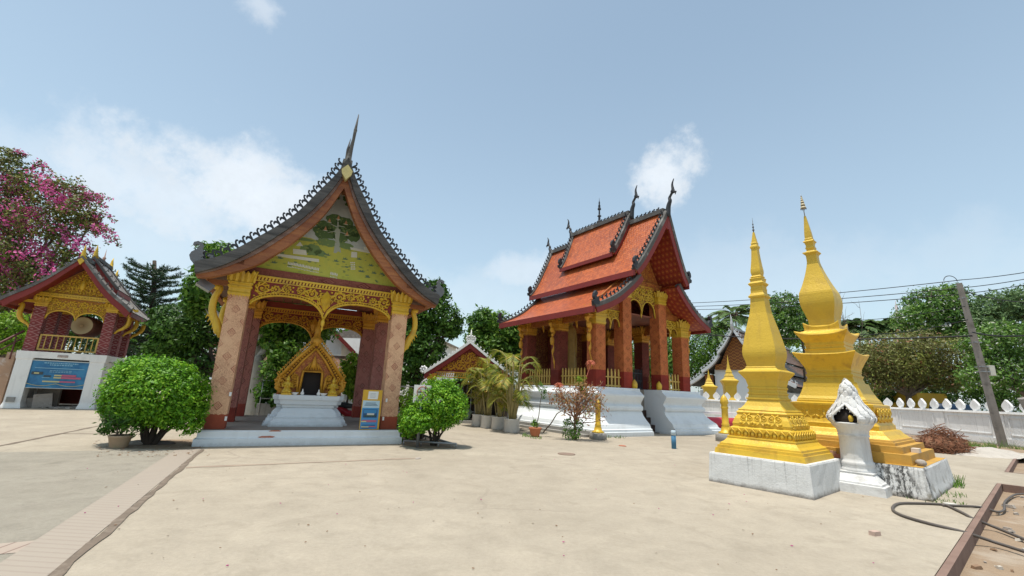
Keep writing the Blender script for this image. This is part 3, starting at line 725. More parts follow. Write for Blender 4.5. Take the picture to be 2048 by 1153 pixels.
for sx in (-1, 1):
    mb = MB(); band(mb, OC, MC, -.95, -.62, sx); bb = mb.build('barge_board', WOODD, pav)
    mb = MB(); crest(mb, [(sx*x, -.82, z+.0) for x, z in OC[1:34]], .195, .21, .03, 0); mb.build('hook_crest', BLACKM, bb)
    mb = MB(); S = [(-.34, -.02), (.06, -.06), (.15, .04), (.19, .15), (.16, .24), (.07, .32), (.02, .40), (.05, .45), (.11, .44), (.10, .40), (.16, .42), (.15, .49), (.07, .53), (-.02, .50), (-.06, .43), (-.04, .36), (-.09, .30), (-.06, .25), (-.11, .18), (-.05, .13), (-.14, .10), (-.22, .12), (-.24, .18), (-.17, .19), (-.21, .24), (-.29, .22), (-.31, .12), (-.25, .05)]
    mb.prism([(sx*(3.05-x*-1.), 4.33+z*1.0) for x, z in S], -.9, -.8); mb.build('naga_finial', paint('slate_plaster', (.13, .135, .145), .25, 6.), bb)
    mb = MB(); band(mb, MC, IC, -.78, -.56, sx); wb = mb.build('fascia_board', WOODO, pav)
    mb = MB(); q = [(x*.999, z+.015) for x, z in MC]; q2 = [(lerp(a[0], b[0], .28), lerp(a[1], b[1], .28)) for a, b in zip(MC, IC)]; band(mb, q, q2, -.84, -.79, sx); mb.build('fascia_trim', WOODG, wb)
    # roof slope with real thickness, tiles on top and boards below
    mb = MB(); top = [(sx*x, z-.06) for x, z in OC]; n = len(top); acc = [0.]
    for p, q in zip(top[:-1], top[1:]): acc.append(acc[-1]+math.hypot(q[0]-p[0], q[1]-p[1]))
    ys = [-.62, 2.4, 5.9]
    mb.grid([[(x, y, z) for x, z in top] for y in ys], 0, [[(y, -s) for s in acc] for y in ys])
    mb.grid([[(x*.985, y, z-.16) for x, z in top] for y in ys], 1)
    mb.add([(top[-1][0], ys[0], top[-1][1]), (top[-1][0], ys[-1], top[-1][1]), (top[-1][0]*.985, ys[-1], top[-1][1]-.16), (top[-1][0]*.985, ys[0], top[-1][1]-.16)], [(0, 1, 2, 3)], 1)
    mb.build('roof_slope', [TILEG, WOODG], pav)
    mb = MB(); band(mb, OC, IC, 5.75, 5.95, sx); mb.build('barge_board', WOODD, pav)
    mb = MB(); mb.box(sx*2.2, -.28, 4.56, .2, 1.0, .2, m=0); mb.build('purlin', WOODO, pav)
    mb = MB(); mb.box(sx*2.62, .1, 4.08, .62, .1, .13); mb.box(sx*2.98, 2.5, 4.12, .12, 6.2, .14, 0, 0, 1, 1, 0, sx*.4); mb.build('eave_beam', WOODO, pav)
    for yb in (.24, 2.45, 4.85):
        B = [(2.76, 3.98), (2.68, 4.04), (2.63, 3.92), (2.70, 3.72), (2.72, 3.45), (2.66, 3.2), (2.58, 3.05), (2.50, 2.86), (2.41, 2.66)]
        if yb == .24 or sx < 0 or True:
            mb = MB(); c = curve([(sx*x, z) for x, z in B], 28); k = len(c)
            mb.tube([(x, yb, z) for x, z in c], [.055+.03*math.sin(i/k*math.pi)+(.055*max(0, (i/k-.5))*2 if i < k*.9 else 0) for i in range(k)], 8, flat=.7)
            mb.sphere((sx*2.70, yb, 3.98), (.09, .07, .08)); 
            for i in range(5):
                z = 3.16-.09*i; x = 2.72-.06*i; mb.tube([(sx*(x-.04), yb, z), (sx*(x+.07), yb, z+.05), (sx*(x+.10), yb, z-.04)], [.035, .03, .008], 5)
            mb.build('bracket', GOLD, pav)
mb = MB(); mb.prism([(0, 7.80), (.15, 7.62), (.13, 7.5), (0, 7.33), (-.13, 7.5), (-.15, 7.62)], -1.0, -.78); mb.build('apex_boss', paint('pale_gold_boss', (.55, .47, .2), .2, 6.), pav)
mb = MB(); mb.tube([(0, -.8, 7.75), (0, -.82, 8.1), (.03, -.86, 8.4), (.06, -.9, 8.7), (.07, -.93, 8.95), (.10, -.97, 9.5)], [.14, .085, .058, .042, .045, .012], 8)
mb.tube([(-.04, -.82, 8.0), (-.06, -.86, 8.35), (-.02, -.88, 8.7)], [.06, .035, .008], 6); mb.sphere((.075, -.93, 8.98), (.05, .05, .08)); mb.build('finial_spire', DARKW, pav)
mb = MB(); mb.box(0, 2.6, 8.0, .26, 6.7, .16); mb.build('ridge', DARKW, pav)
# floodlight under the left eave
mb = MB(); mb.box(-2.86, -.45, 3.86, .34, .10, .22, .0, 0, 1, 1, -.5, .5); mb.box(-2.92, -.40, 4.0, .05, .05, .26); mb.build('floodlight', STEEL, pav)
# power sockets and cable on the front pillars
mb = MB()
for x, z in ((-1.93, 1.22), (-1.93, .62), (2.02, 1.18), (1.98, .66)):
    mb = MB(); mb.box(x, -.012, z, .05, .03, .1); mb.build('wall_socket', WHITE, pav)
# mural: landscape with a tree, built as thin painted relief on its own triangular panel
TYB = .13
tri = [(-2.1, 4.62), (2.1, 4.62), (1.72, 5.05), (1.1, 5.72), (.62, 6.32), (.25, 6.95), (0, 7.42), (-.25, 6.95), (-.62, 6.32), (-1.1, 5.72), (-1.72, 5.05)]
def mural_bg(n):
    x, y, z = n.sep(n.obj()); nz = n.noise(n.obj(), 1.2, 6, .65); f = n.noise(n.obj(), 9., 5, .7)
    hor = (z+x*.06+(nz-.5)*.22+(f-.5)*.05)
    sky = n.mix(nz.step(.35, .65), (.50, .52, .48), (.38, .41, .39)); sky = n.mix(z.step(6.3, 7.2)*.4, sky, (.36, .33, .30))
    grass = n.mix(f.step(.35, .7), (.48, .45, .08), (.38, .39, .08)); grass = n.mix(z.step(4.6, 5.0), n.mix(nz.step(.4, .6), (.38, .41, .07), (.45, .46, .09)), grass)
    c = n.mix(hor.step(5.66, 5.70), grass, sky); k = .85+f*.3; n.bsdf(n.mix(1., c, n.com(k, k, k), 'MULTIPLY'), .8, 0., n.bump(f, .15, .02), .2)
mb = MB(); mb.prism(tri, TYB, TYB+.08); mur = mb.build('gable_mural', mat('mural_landscape', mural_bg), pav)
def mp(*uv): return [pv(u, v, TYB) for u, v in uv]
M_G1, M_G2, M_TR, M_W, M_R, M_S = flat('mural_dark_green', (.085, .14, .045), .8), flat('mural_green', (.16, .23, .08), .8), flat('mural_trunk', (.36, .38, .30), .8), flat('mural_white', (.62, .60, .50), .8), flat('mural_skin', (.52, .25, .12), .8), flat('mural_shrub', (.11, .17, .10), .8)
def blob2(c, rx, rz, seed, n=18):
    q = random.Random(seed); return [(c[0]+rx*(1+q.uniform(-.16, .16))*math.cos(2*math.pi*i/n), c[1]+rz*(1+q.uniform(-.16, .16))*math.sin(2*math.pi*i/n)) for i in range(n)]
mb = MB(); d0 = TYB-.006
for i, (u, v, rx, rz) in enumerate(((671, 441, .25, .19), (650, 452, .26, .17), (649, 466, .32, .2), (690, 447, .26, .19), (698, 462, .33, .2), (706, 474, .2, .16), (668, 458, .22, .2), (683, 474, .22, .18))):
    p = pv(u, v, TYB); mb.prism(blob2(p, rx, rz, i), d0, TYB+.01, 0)
for i, (u, v, rx, rz) in enumerate(((655, 486, .30, .12), (690, 492, .26, .1), (628, 500, .2, .17), (612, 498, .16, .12), (640, 507, .16, .1), (600, 478, .4, .05), (560, 497, .1, .06))):
    p = pv(u, v, TYB); mb.prism(blob2(p, rx, rz, i+20), d0+.001, TYB+.01, 1)
trk = mp((667, 506), (671, 480), (669, 462), (674, 455), (675, 436), (678, 436), (677, 458), (681, 460), (678, 480), (682, 506), (676, 503), (672, 507))
mb.prism(trk, d0-.003, TYB+.01, 2)
for q in (mp((536, 505), (580, 511), (638, 519), (638, 525), (580, 517), (540, 510)), mp((586, 498), (612, 501), (614, 511), (586, 508)), mp((592, 492), (606, 493), (600, 484)), mp((700, 495), (748, 504), (750, 509), (702, 500)), mp((728, 494), (740, 496), (740, 503), (728, 501)), mp((703, 504), (714, 505), (714, 516), (702, 515))): mb.prism(q, d0-.005, TYB+.01, 3)
for u, v in ((548, 527), (560, 518), (600, 533), (655, 512), (672, 524), (718, 520), (742, 533), (748, 548), (724, 545), (735, 556), (764, 550), (690, 520), (575, 488), (590, 481)):
    p = pv(u, v, TYB); q = [(p[0]+.10*(1 if k % 2 else .5)*math.cos(math.pi*k/7), p[1]+.09*(1 if k % 2 else .4)*math.sin(math.pi*k/7)) for k in range(8)]; mb.prism(q, d0-.002, TYB+.01, 5)
for k in range(26):                                         # procession of small white figures
    u = 577+k*3.0+(22 if k > 20 else 0); v = 526+k*.62+(8 if k > 20 else 0)+rnd.uniform(-.7, .7); p = pv(u, v, TYB); mb.prism([(p[0]-.018, p[1]-.05), (p[0]+.018, p[1]-.05), (p[0]+.012, p[1]+.03), (p[0]-.012, p[1]+.03)], d0-.004, TYB+.01, 3)
    mb.prism([(p[0]-.02, p[1]-.12), (p[0]+.02, p[1]-.12), (p[0]+.0, p[1]-.085)], d0-.004, TYB+.01, 3)
for i in range(4):
    for j in range(3):
        p = pv(702+j*3.2+i*.3, 526+i*4.2, TYB); mb.prism(blob2(p, .022, .022, i*3+j, 7), d0-.004, TYB+.01, 3)
mb2 = mb; mb3 = MB()
for u, v in ((659, 442), (677, 436), (692, 446), (651, 458), (694, 468), (686, 388)):
    mb = mb3 if v < 400 else mb2      # small seated figures in the crown
    p = pv(u, v, TYB); mb.prism([(p[0]-.045, p[1]-.05), (p[0]+.045, p[1]-.05), (p[0]+.028, p[1]-.02), (p[0]+.03, p[1]+.02), (p[0]+.012, p[1]+.03), (p[0]+.013, p[1]+.055), (p[0], p[1]+.075), (p[0]-.013, p[1]+.055), (p[0]-.012, p[1]+.03), (p[0]-.03, p[1]+.02), (p[0]-.028, p[1]-.02)], d0-.006, TYB+.01, 4)
    mb.prism([(p[0]-.075, p[1]-.065), (p[0]+.075, p[1]-.065), (p[0]+.05, p[1]-.05), (p[0]-.05, p[1]-.05)], d0-.006, TYB+.01, 3)
mb = mb3
for u, v in ((676, 397), (690, 400), (694, 410), (690, 396)): 
    p = pv(u, v, TYB); mb.prism(blob2(p, .06, .05, int(u), 8), d0-.003, TYB+.01, 0)
mb3.build('painted_figures', [M_G1, M_G2, M_TR, M_W, M_R], mur); mb = mb2
cro = [pv(u, v, TYB) for u, v in ((671, 441), (650, 452), (649, 466), (690, 447), (698, 462), (668, 458), (683, 474), (645, 488), (685, 490))]
for k in range(150):
    c = rnd.choice(cro); a = rnd.uniform(0, 6.28); r = rnd.uniform(0, 1)**.5; p = (c[0]+.24*r*math.cos(a), c[1]+.16*r*math.sin(a)); s_ = rnd.uniform(.012, .03); mb.prism(blob2(p, s_, s_*.7, k, 5), d0-.0035, TYB+.01, rnd.choice([1, 1, 6]))
for k in range(70):
    p = (rnd.uniform(-1.7, 1.7), rnd.uniform(4.68, 5.6)); s_ = rnd.uniform(.015, .04)
    if p[1] < 6.9-abs(p[0])*1.25: mb.prism(blob2(p, s_*1.6, s_*.6, k, 6), d0-.0015, TYB+.01, rnd.choice([1, 5, 6]))
for u0, v0, u1, v1 in ((675, 455, 660, 448), (676, 452, 690, 455), (675, 462, 655, 466), (677, 464, 697, 470)):
    a0, a1 = pv(u0, v0, TYB), pv(u1, v1, TYB); mb.prism([(a0[0], a0[1]-.018), (a1[0], a1[1]-.006), (a1[0], a1[1]+.006), (a0[0], a0[1]+.018)], d0-.0042, TYB+.01, 2)
mb.build('painted_scene', [M_G1, M_G2, M_TR, M_W, M_R, M_S, flat('mural_olive', (.26, .30, .08), .8)], mur)
# ------------------------------------------------------------------ pedestal, golden shrine and offerings inside
def pw(x, y, z): return (PO.x+x*pca-y*psa, PO.y+x*psa+y*pca, z)
ped = thing('pedestal', 'white stepped and moulded pedestal under the golden shrine', 'pedestal', pw(0, 1.65, HB), PY)
def redent(mb, prof, a, b, m=0):
    # cross shaped plan: front block (a wide) and side block (b wide)
    rg = []
    for z, e in prof:
        X1, X2, Y1, Y2 = a+e, b+e, .42+e, .62+e+.12
        rg.append([(-X1, -Y2, z), (X1, -Y2, z), (X1, -Y1, z), (X2, -Y1, z), (X2, Y1, z), (X1, Y1, z), (X1, Y2, z), (-X1, Y2, z), (-X1, Y1, z), (-X2, Y1, z), (-X2, -Y1, z), (-X1, -Y1, z)])
    mb.rings(rg, m)
mb = MB(); redent(mb, [(0, .2), (.05, .2), (.05, .16), (.13, .15), (.20, .10), (.25, .10), (.26, .03), (.36, 0.), (.50, -.12), (.52, -.08), (.58, -.08), (.60, -.02), (.72, 0.), (.73, .03), (.80, .04), (.86, .04)], .78, .93)
mb.build('moulded_body', WHITEP, ped)
shr = thing('golden_shrine', 'small golden gabled shrine with dark doorway on the white pedestal', 'shrine', pw(0, 1.65, HB+.86), PY)
mb = MB(); mb.prism([(-.9, 0), (-.3, 0), (-.3, .68), (.3, .68), (.3, 0), (.9, 0), (.82, .55), (.42, 1.15), (0, 1.66), (-.42, 1.15), (-.82, .55)], -.30, .38); mb.build('body', ARAB, shr)
mb = MB(); mb.box(0, .0, .34, .6, .3, .68); mb.build('doorway', DARK, shr)  # near-black block standing in for the shade inside the opening
mb = MB()
mb.tube([(-.31, -.34, 0), (-.27, -.34, .70), (.27, -.34, .70), (.31, -.34, 0)], .045, 4)
for sx in (-1, 1):
    mb.tube([(sx*.86, -.36, .52), (sx*.44, -.36, 1.12), (sx*.0, -.36, 1.62)], .055, 6); mb.tube([(sx*.66, -.36, .5), (sx*.30, -.36, 1.05), (0, -.36, 1.40)], .04, 5)
    for p, t in resample([(sx*.76, -.36, .52), (sx*.36, -.36, 1.10), (0, -.36, 1.52)], .085): mb.sphere(p, (.04, .035, .04), 0, 6, 4)
    crest(mb, [(sx*.9, -.3, .55), (sx*.45, -.3, 1.17), (sx*.06, -.3, 1.66)], .09, .09, .04, 0)
    spiral(mb, (sx*.82, .38), .13, -sx, .03, lambda x, z, d: (x, -.35, z)); mb.tube([(sx*.7, -.33, .03), (sx*.92, -.33, .2), (sx*.86, -.33, .5), (sx*.97, -.33, .62)], [.09, .07, .05, .015], 6)
    mb.tube([(sx*.36, -.35, .05), (sx*.40, -.35, .55)], .035, 5); spiral(mb, (sx*.5, .3), .09, sx, .02, lambda x, z, d: (x, -.34, z)); spiral(mb, (sx*.48, .52), .07, sx, .018, lambda x, z, d: (x, -.34, z))
for i in range(7): mb.tube([(-.24+.08*i, -.36, .74), (-.12+.04*i, -.38, .92+.05*(3-abs(i-3)))], [.03, .012], 5)
mb.lathe([(.78, .0), (.82, .09), (1.0, .07), (1.12, .03), (1.2, 0)], 0, -.34, 8); mb.sphere((0, -.36, 1.62), (.13, .06, .13), 0, 10, 7)
mb.build('gilt_carving', GILT, shr)
mb = MB(); mb.lathe([(1.62, .16), (1.72, .17), (1.80, .10), (1.95, .085), (2.05, .09), (2.12, .05), (2.3, .035), (2.43, .0)], 0, 0, 10); mb.build('finial', GILT, shr)
def kneel(x, y, label):
    t = thing('kneeling_statue', label, 'statue', pw(x, y, HB+.86), PY, 'kneeling figures before the golden shrine')
    mb = MB(); mb.box(0, 0, .025, .26, .24, .05); mb.build('base', GOLD, t)
    mb = MB(); mb.rings([[(rx*math.cos(2*math.pi*k/12)+ox, ry*math.sin(2*math.pi*k/12)+oy, z) for k in range(12)] for z, rx, ry, ox, oy in ((.05, .12, .11, 0, 0), (.12, .13, .12, 0, 0), (.17, .085, .07, 0, .02), (.25, .07, .05, 0, .02), (.31, .10, .055, 0, .02), (.345, .085, .045, 0, .02), (.36, .035, .03, 0, .01), (.38, .03, .03, 0, 0), (.40, .045, .048, 0, -.005), (.435, .052, .055, 0, -.005), (.47, .045, .045, 0, 0), (.49, .03, .03, 0, 0), (.52, .018, .018, 0, 0), (.56, .004, .004, 0, 0))], 0, True)
    for sx in (-1, 1): mb.tube([(sx*.10, .02, .32), (sx*.125, -.03, .23), (sx*.06, -.10, .25), (0, -.11, .31)], [.03, .026, .02, .012], 6); mb.sphere((sx*.06, -.09, .09), (.05, .08, .045))
    mb.build('figure', GOLD, t)
kneel(-.64, .98, 'gold kneeling figure at the left of the small shrine'); kneel(.60, .98, 'gold kneeling figure at the right of the small shrine')
for x, lb in ((-.42, 'white offering bowl left of the shrine doorway'), (.36, 'white offering bowl right of the shrine doorway')):
    mb = MB(); mb.lathe([(0, .05), (.02, .06), (.06, .10), (.075, .105), (.07, .09), (.03, .05)], 0, 0, 14)
    tag(mb.build('offering_bowl', WHITE, None, pw(x, .98, HB+.861)), lb, 'bowl', 'offering bowls on the pedestal')
for x, lb in ((-.22, 'small white vase at the left door post of the shrine'), (.22, 'small white vase at the right door post of the shrine')):
    mb = MB(); mb.lathe([(0, .035), (.04, .05), (.08, .045), (.11, .02), (.15, .018), (.17, .012), (.19, .0)], 0, 0, 12)
    tag(mb.build('vase', WHITE, None, pw(x, .99, HB+.861)), lb, 'vase', 'vases on the pedestal')
# information board leaning by the right pillar
brd = thing('information_board', 'tall yellow board with a blue temple poster beside the right pillar', 'board', pw(1.58, -.17, HB), PY)
mb = MB(); mb.box(0, .02, .55, .54, .03, 1.1, m=0); mb.build('panel', [flat('board_yellow', (.62, .36, .03), .5)], brd)
pst = MB(); B_ = flat('poster_blue', (.06, .26, .52)); 
def poster(mb, rects, y):
    for i, (x0, x1, z0, z1, m) in enumerate(rects): mb.prism([(x0, z0), (x1, z0), (x1, z1), (x0, z1)], y-.0006*i-.001, y+.01, m)
RC = [(-.25, .22, .02, .80, 0), (-.25, .22, .60, .80, 1), (-.21, .18, .33, .56, 2), (-.19, .16, .45, .545, 3), (-.17, .14, .35, .40, 4), (-.10, .10, .40, .45, 5)]
for i in range(3): RC.append((-.20+.02*i, .17-.03*i, .66+.035*i, .672+.035*i, 6))
RC += [(-.22, .18, .245, .265, 7), (-.24, -.1, .21, .235, 8), (-.1, .18, .21, .235, 7), (-.2, .16, .12, .135, 6), (-.22, -.02, .065, .09, 8), (-.02, .17, .075, .10, 7), (-.2, .0, .045, .055, 6)]
for i in range(5): RC.append((-.16+.07*i, -.13+.07*i, .345, .385, 6))
poster(pst, RC, .004)
pst.build('poster', [B_, flat('poster_pale', (.45, .60, .68)), flat('poster_frame', (.02, .08, .2)), flat('poster_photo_sky', (.04, .22, .45)), flat('poster_photo_green', (.04, .09, .05)), flat('poster_photo_white', (.55, .55, .5)), flat('poster_ink', (.02, .05, .12)), flat('poster_red', (.6, .12, .16)), flat('poster_yellow', (.7, .6, .25))], brd)
mb = MB(); mb.prism([(-.13, .84), (.15, .84), (.16, 1.06), (-.12, 1.06)], -.004, .006, 0)
for i in range(4): mb.prism([(-.07, .89+.035*i), (.08+.01*(i % 2), .89+.035*i), (.08+.01*(i % 2), .90+.035*i), (-.07, .90+.035*i)], -.006, .0, 1)
mb.build('notice', [flat('paper', (.72, .72, .70)), flat('grey_print', (.38, .38, .42))], brd)
# ------------------------------------------------------------------ red roofed temple hall
TO, TY = Vector((6.4883, 20.7216, 0)), .57925
tca, tsa = math.cos(TY), math.sin(TY)
def tw(x, y, z=0.): return (TO.x+x*tca-y*tsa, TO.y+x*tsa+y*tca, z)
tem = thing('temple_hall', 'open temple hall with tiered orange tile roof on a white moulded plinth', 'temple', TO, TY)
ZT = 1.945; TD = 5.75; XH = 3.28
PR = [(0, 1.0), (.17, 1.0), (.18, .93), (.27, .93), (.29, .86), (.36, .84), (.46, .80), (.62, .62), (.80, .46), (.93, .40), (.98, .36), (1.02, .44), (1.10, .46), (1.18, .44), (1.24, .36), (1.28, .34), (1.36, .36), (1.50, .46), (1.60, .53), (1.66, .53), (1.72, .44), (1.84, .30), (1.90, .30), (ZT, .28)]
def plinth(a0, a1, left, right, back=None):
    mb = MB(); rg = []
    for z, e in PR:
        x0 = a0-(e if left else 0); x1 = a1+(e if right else 0)
        rg.append([(x0, -e, z), (x1, -e, z), (x1, (TD+e) if right else 1.4, z), (x0, (TD+e) if left else 1.4, z)])
    mb.rings(rg, 0); return mb.build('plinth', WHITEP, tem)
# front-left and front-right wings with the stair opening between them, and the main body behind
def plinth_all():
    for sx in (-1, 1):
        mb = MB(); rg = []; xi = .87 if sx < 0 else .66
        for z, e in PR:
            L = [(sx*xi, -e*1.0), (sx*(XH+e), -e), (sx*(XH+e), TD+e), (sx*xi, TD+e)]
            if sx < 0: L = L[::-1]
            rg.append([(x, y, z) for x, y in L])
        mb.rings(rg, 0); mb.build('plinth', WHITEP, tem)
    mb = MB(); mb.box(-.105, 3.55, ZT/2-.004, 1.52, 5.6, ZT-.004); mb.build('floor', FLOORC, tem)
    mb = MB()
    for i in range(6): mb.box(-.105, .62-.24*i+.62, (ZT-.32*(i+1))/2, 1.5, .26, max(.02, ZT-.32*(i+1)))
    mb.build('stair', paint('shade_dark_stair', (.05,.028,.022), .3, 3., .85), tem)  # near-black colour puts the gap's shade onto the steps and hides them
    mb = MB(); mb.box(-XH-.95, 2.9, .11, .35, 7.6, .22); mb.box(-XH-1.2, 2.4, .05, .4, 6.4, .1); mb.build('footing', CONC, tem)
plinth_all()
# pillars
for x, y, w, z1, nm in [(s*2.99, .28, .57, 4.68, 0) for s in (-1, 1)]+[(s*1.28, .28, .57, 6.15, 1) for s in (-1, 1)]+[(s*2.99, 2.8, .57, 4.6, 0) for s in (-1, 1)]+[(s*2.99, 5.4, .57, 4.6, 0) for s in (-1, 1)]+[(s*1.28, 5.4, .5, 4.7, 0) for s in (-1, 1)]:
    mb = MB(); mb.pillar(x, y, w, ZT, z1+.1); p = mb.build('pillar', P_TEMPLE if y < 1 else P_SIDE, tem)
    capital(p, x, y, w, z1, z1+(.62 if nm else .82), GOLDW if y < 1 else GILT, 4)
# walls above the pillars, front gable field
ZW = 5.45
mb = MB(); mb.box(0, .28, 7.0, 3.1, .2, .34); mb.box(-2.2, .30, 5.62, 1.8, .2, .3); mb.box(2.2, .30, 5.62, 1.8, .2, .3)
for sx in (-1, 1):
    mb.box(sx*2.99, 2.85, 5.2, .24, 5.7, .5); mb.box(sx*1.4, 2.85, 6.7, .2, 5.6, .3)
mb.box(0, 5.4, 5.3, 6.2, .2, .5)
mb.build('beam', ARAB, tem)
mb = MB(); mb.prism([(-1.62, 7.0), (1.62, 7.0), (1.0, 8.1), (.45, 9.2), (0, 10.0), (-.45, 9.2), (-1.0, 8.1)], .34, .44); mb.build('gable_panel', ARAB, tem)
for sx in (-1, 1):
    mb = MB(); mb.prism([(sx*1.58, 5.76), (sx*3.3, 5.76), (sx*2.6, 6.1), (sx*1.58, 6.95)], .30, .40); mb.build('gable_panel', ARAB, tem)
mb = MB(); mb.box(0, 3., 6.9, 2.6, 5.2, .06); mb.box(0, 3., 5.5, 5.7, 5.2, .05); mb.build('ceiling', PLANK, tem)
# main front arch and side arches
def t_arch(x0, x1, zt, zf, zap, zv, y0, gold, axis='y', ww=.03, nb=2):
    n = 36; xs = [x0+(x1-x0)*i/n for i in range(n+1)]
    def lo(x):
        t = (x-x0)/(x1-x0)*nb; k = t-math.floor(t) if t < nb else 1.
        e0 = zf if (t < 1 and k < .5) or (t >= nb-1 and k >= .5) else zv
        if nb == 1: e0 = zf
        return e0+(zap-e0)*math.sqrt(max(0, 1-abs(2*k-1)**2.2))
    fr = (lambda x, z, d: (x, y0-d, z)) if axis == 'y' else (lambda x, z, d: (y0-d, x, z))
    bk = (lambda x, z: (x, y0+.07, z)) if axis == 'y' else (lambda x, z: (y0+.07, x, z))
    mb = MB(); mb.grid([[fr(x, lo(x), 0) for x in xs], [fr(x, zt, 0) for x in xs]]); mb.grid([[bk(x, zt) for x in xs], [bk(x, lo(x)) for x in xs]]); mb.grid([[bk(x, lo(x)) for x in xs], [fr(x, lo(x), 0) for x in xs]])
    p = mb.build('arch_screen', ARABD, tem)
    mb = MB(); mb.tube([fr(x, lo(x)+.03, .01) for x in xs], .035, 5)
    ins = lambda x, z: lo(x)+.07 < z < zt-.05
    filigree(mb, pack(ins, x0+.03, x1-.03, min(zf, zv), zt-.04, .2, .045, 40, 50), lambda x, z, d: fr(x, z, .015+d), ww)
    if nb == 2:
        c = fr((x0+x1)/2, zv, -.03); mb.lathe([(zv-.2, 0), (zv-.1, .03), (zv, .05), (zv+.1, .02)], c[0], c[1], 6)
    mb.tube([fr(x0, zt-.03, .02), fr(x1, zt-.03, .02)], .04, 4)
    mb.build('gilt_scrollwork', gold, p)
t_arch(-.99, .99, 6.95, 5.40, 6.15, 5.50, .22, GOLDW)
t_arch(-2.70, -1.57, 5.45, 4.68, 5.05, 4.72, .22, GOLDW); t_arch(1.57, 2.70, 5.45, 4.68, 5.05, 4.72, .22, GOLDW)
for y0, y1 in ((.57, 2.52), (3.09, 5.12)): t_arch(y0, y1, 5.35, 4.75, 5.12, 4.78, -3.02, GILT, 'x'); t_arch(y0, y1, 5.35, 4.75, 5.12, 4.78, 3.06, GILT, 'x')
# yellow picket fences between the pillars
YEL = paint('yellow_wood', (.60, .40, .10), .15, 3., .55, (.25, .15, .05), 2., .4)
def picket(x0, x1, y, axis):
    mb = MB(); L = x1-x0; n = max(3, round(L/.21))
    P = (lambda a, z, sx, sz, d=.03: mb.box(a, y, z, sx, d, sz)) if axis == 'y' else (lambda a, z, sx, sz, d=.03: mb.box(y, a, z, d, sx, sz))
    P((x0+x1)/2, ZT+.46, L, .05, .05); P((x0+x1)/2, ZT+.08, L, .06, .05)
    for i in range(n):
        a = x0+(i+.5)*L/n; P(a, ZT+.36, .085, .72)
        mb.lathe([(ZT+.72, .05), (ZT+.74, .03), (ZT+.77, .045), (ZT+.84, .0)], *((a, y) if axis == 'y' else (y, a)), 4, 0, False)
    mb.build('picket_fence', YEL, tem)
picket(-2.7, -1.57, .2, 'y'); picket(1.57, 2.7, .2, 'y')
for y0, y1 in ((.57, 2.5), (3.1, 5.1)): picket(y0, y1, -3.1, 'x'); picket(y0, y1, 3.1, 'x')
for x in (-.93, .78):
    mb = MB(); mb.lathe([(ZT, .12), (ZT+.1, .13), (ZT+.2, .14), (ZT+.3, .10), (ZT+.42, .0)], x, -.05, 10); mb.build('lotus_post', GOLD, tem)
mb = MB()
for i in range(14): x = -.84+.114*i; mb.box(x, .85, 2.3, .045, .03, 1.0); mb.lathe([(2.8, .04), (2.95, .0)], x, .85, 4)
for z in (2.0, 2.35, 2.7): mb.box(-.1, .85, z, 1.5, .04, .06)
mb.build('stair_gate', BLACKM, tem)
# brackets with gilt figures along the left eave and at the front corners
for sx, ys in ((-1, (.2, 2.75, 5.4)), (1, (.2, 2.75, 5.4))):
    for y in ys:
        mb = MB(); pts = [(-3.62, 4.98), (-3.58, 4.75), (-3.42, 4.45), (-3.52, 4.15), (-3.40, 3.8), (-3.46, 3.45), (-3.36, 3.1), (-3.33, 2.75)]
        c = curve([(-sx*x, z) for x, z in pts], 28); k = len(c)
        mb.tube([(x, y, z) for x, z in c], [max(.02, .10*(1-i/k)+.035*math.sin(i*1.1)) for i in range(k)], 7)
        mb.sphere((sx*3.5, y, 4.6), (.14, .1, .17)); mb.sphere((sx*3.5, y, 4.05), (.12, .09, .22)); mb.sphere((sx*3.5, y-.02, 4.34), (.075, .075, .09))
        mb.box(sx*3.35, y, 5.02, .6, .26, .08); mb.box(sx*3.35, y, 4.93, .5, .22, .06); mb.build('bracket', GILT, tem)
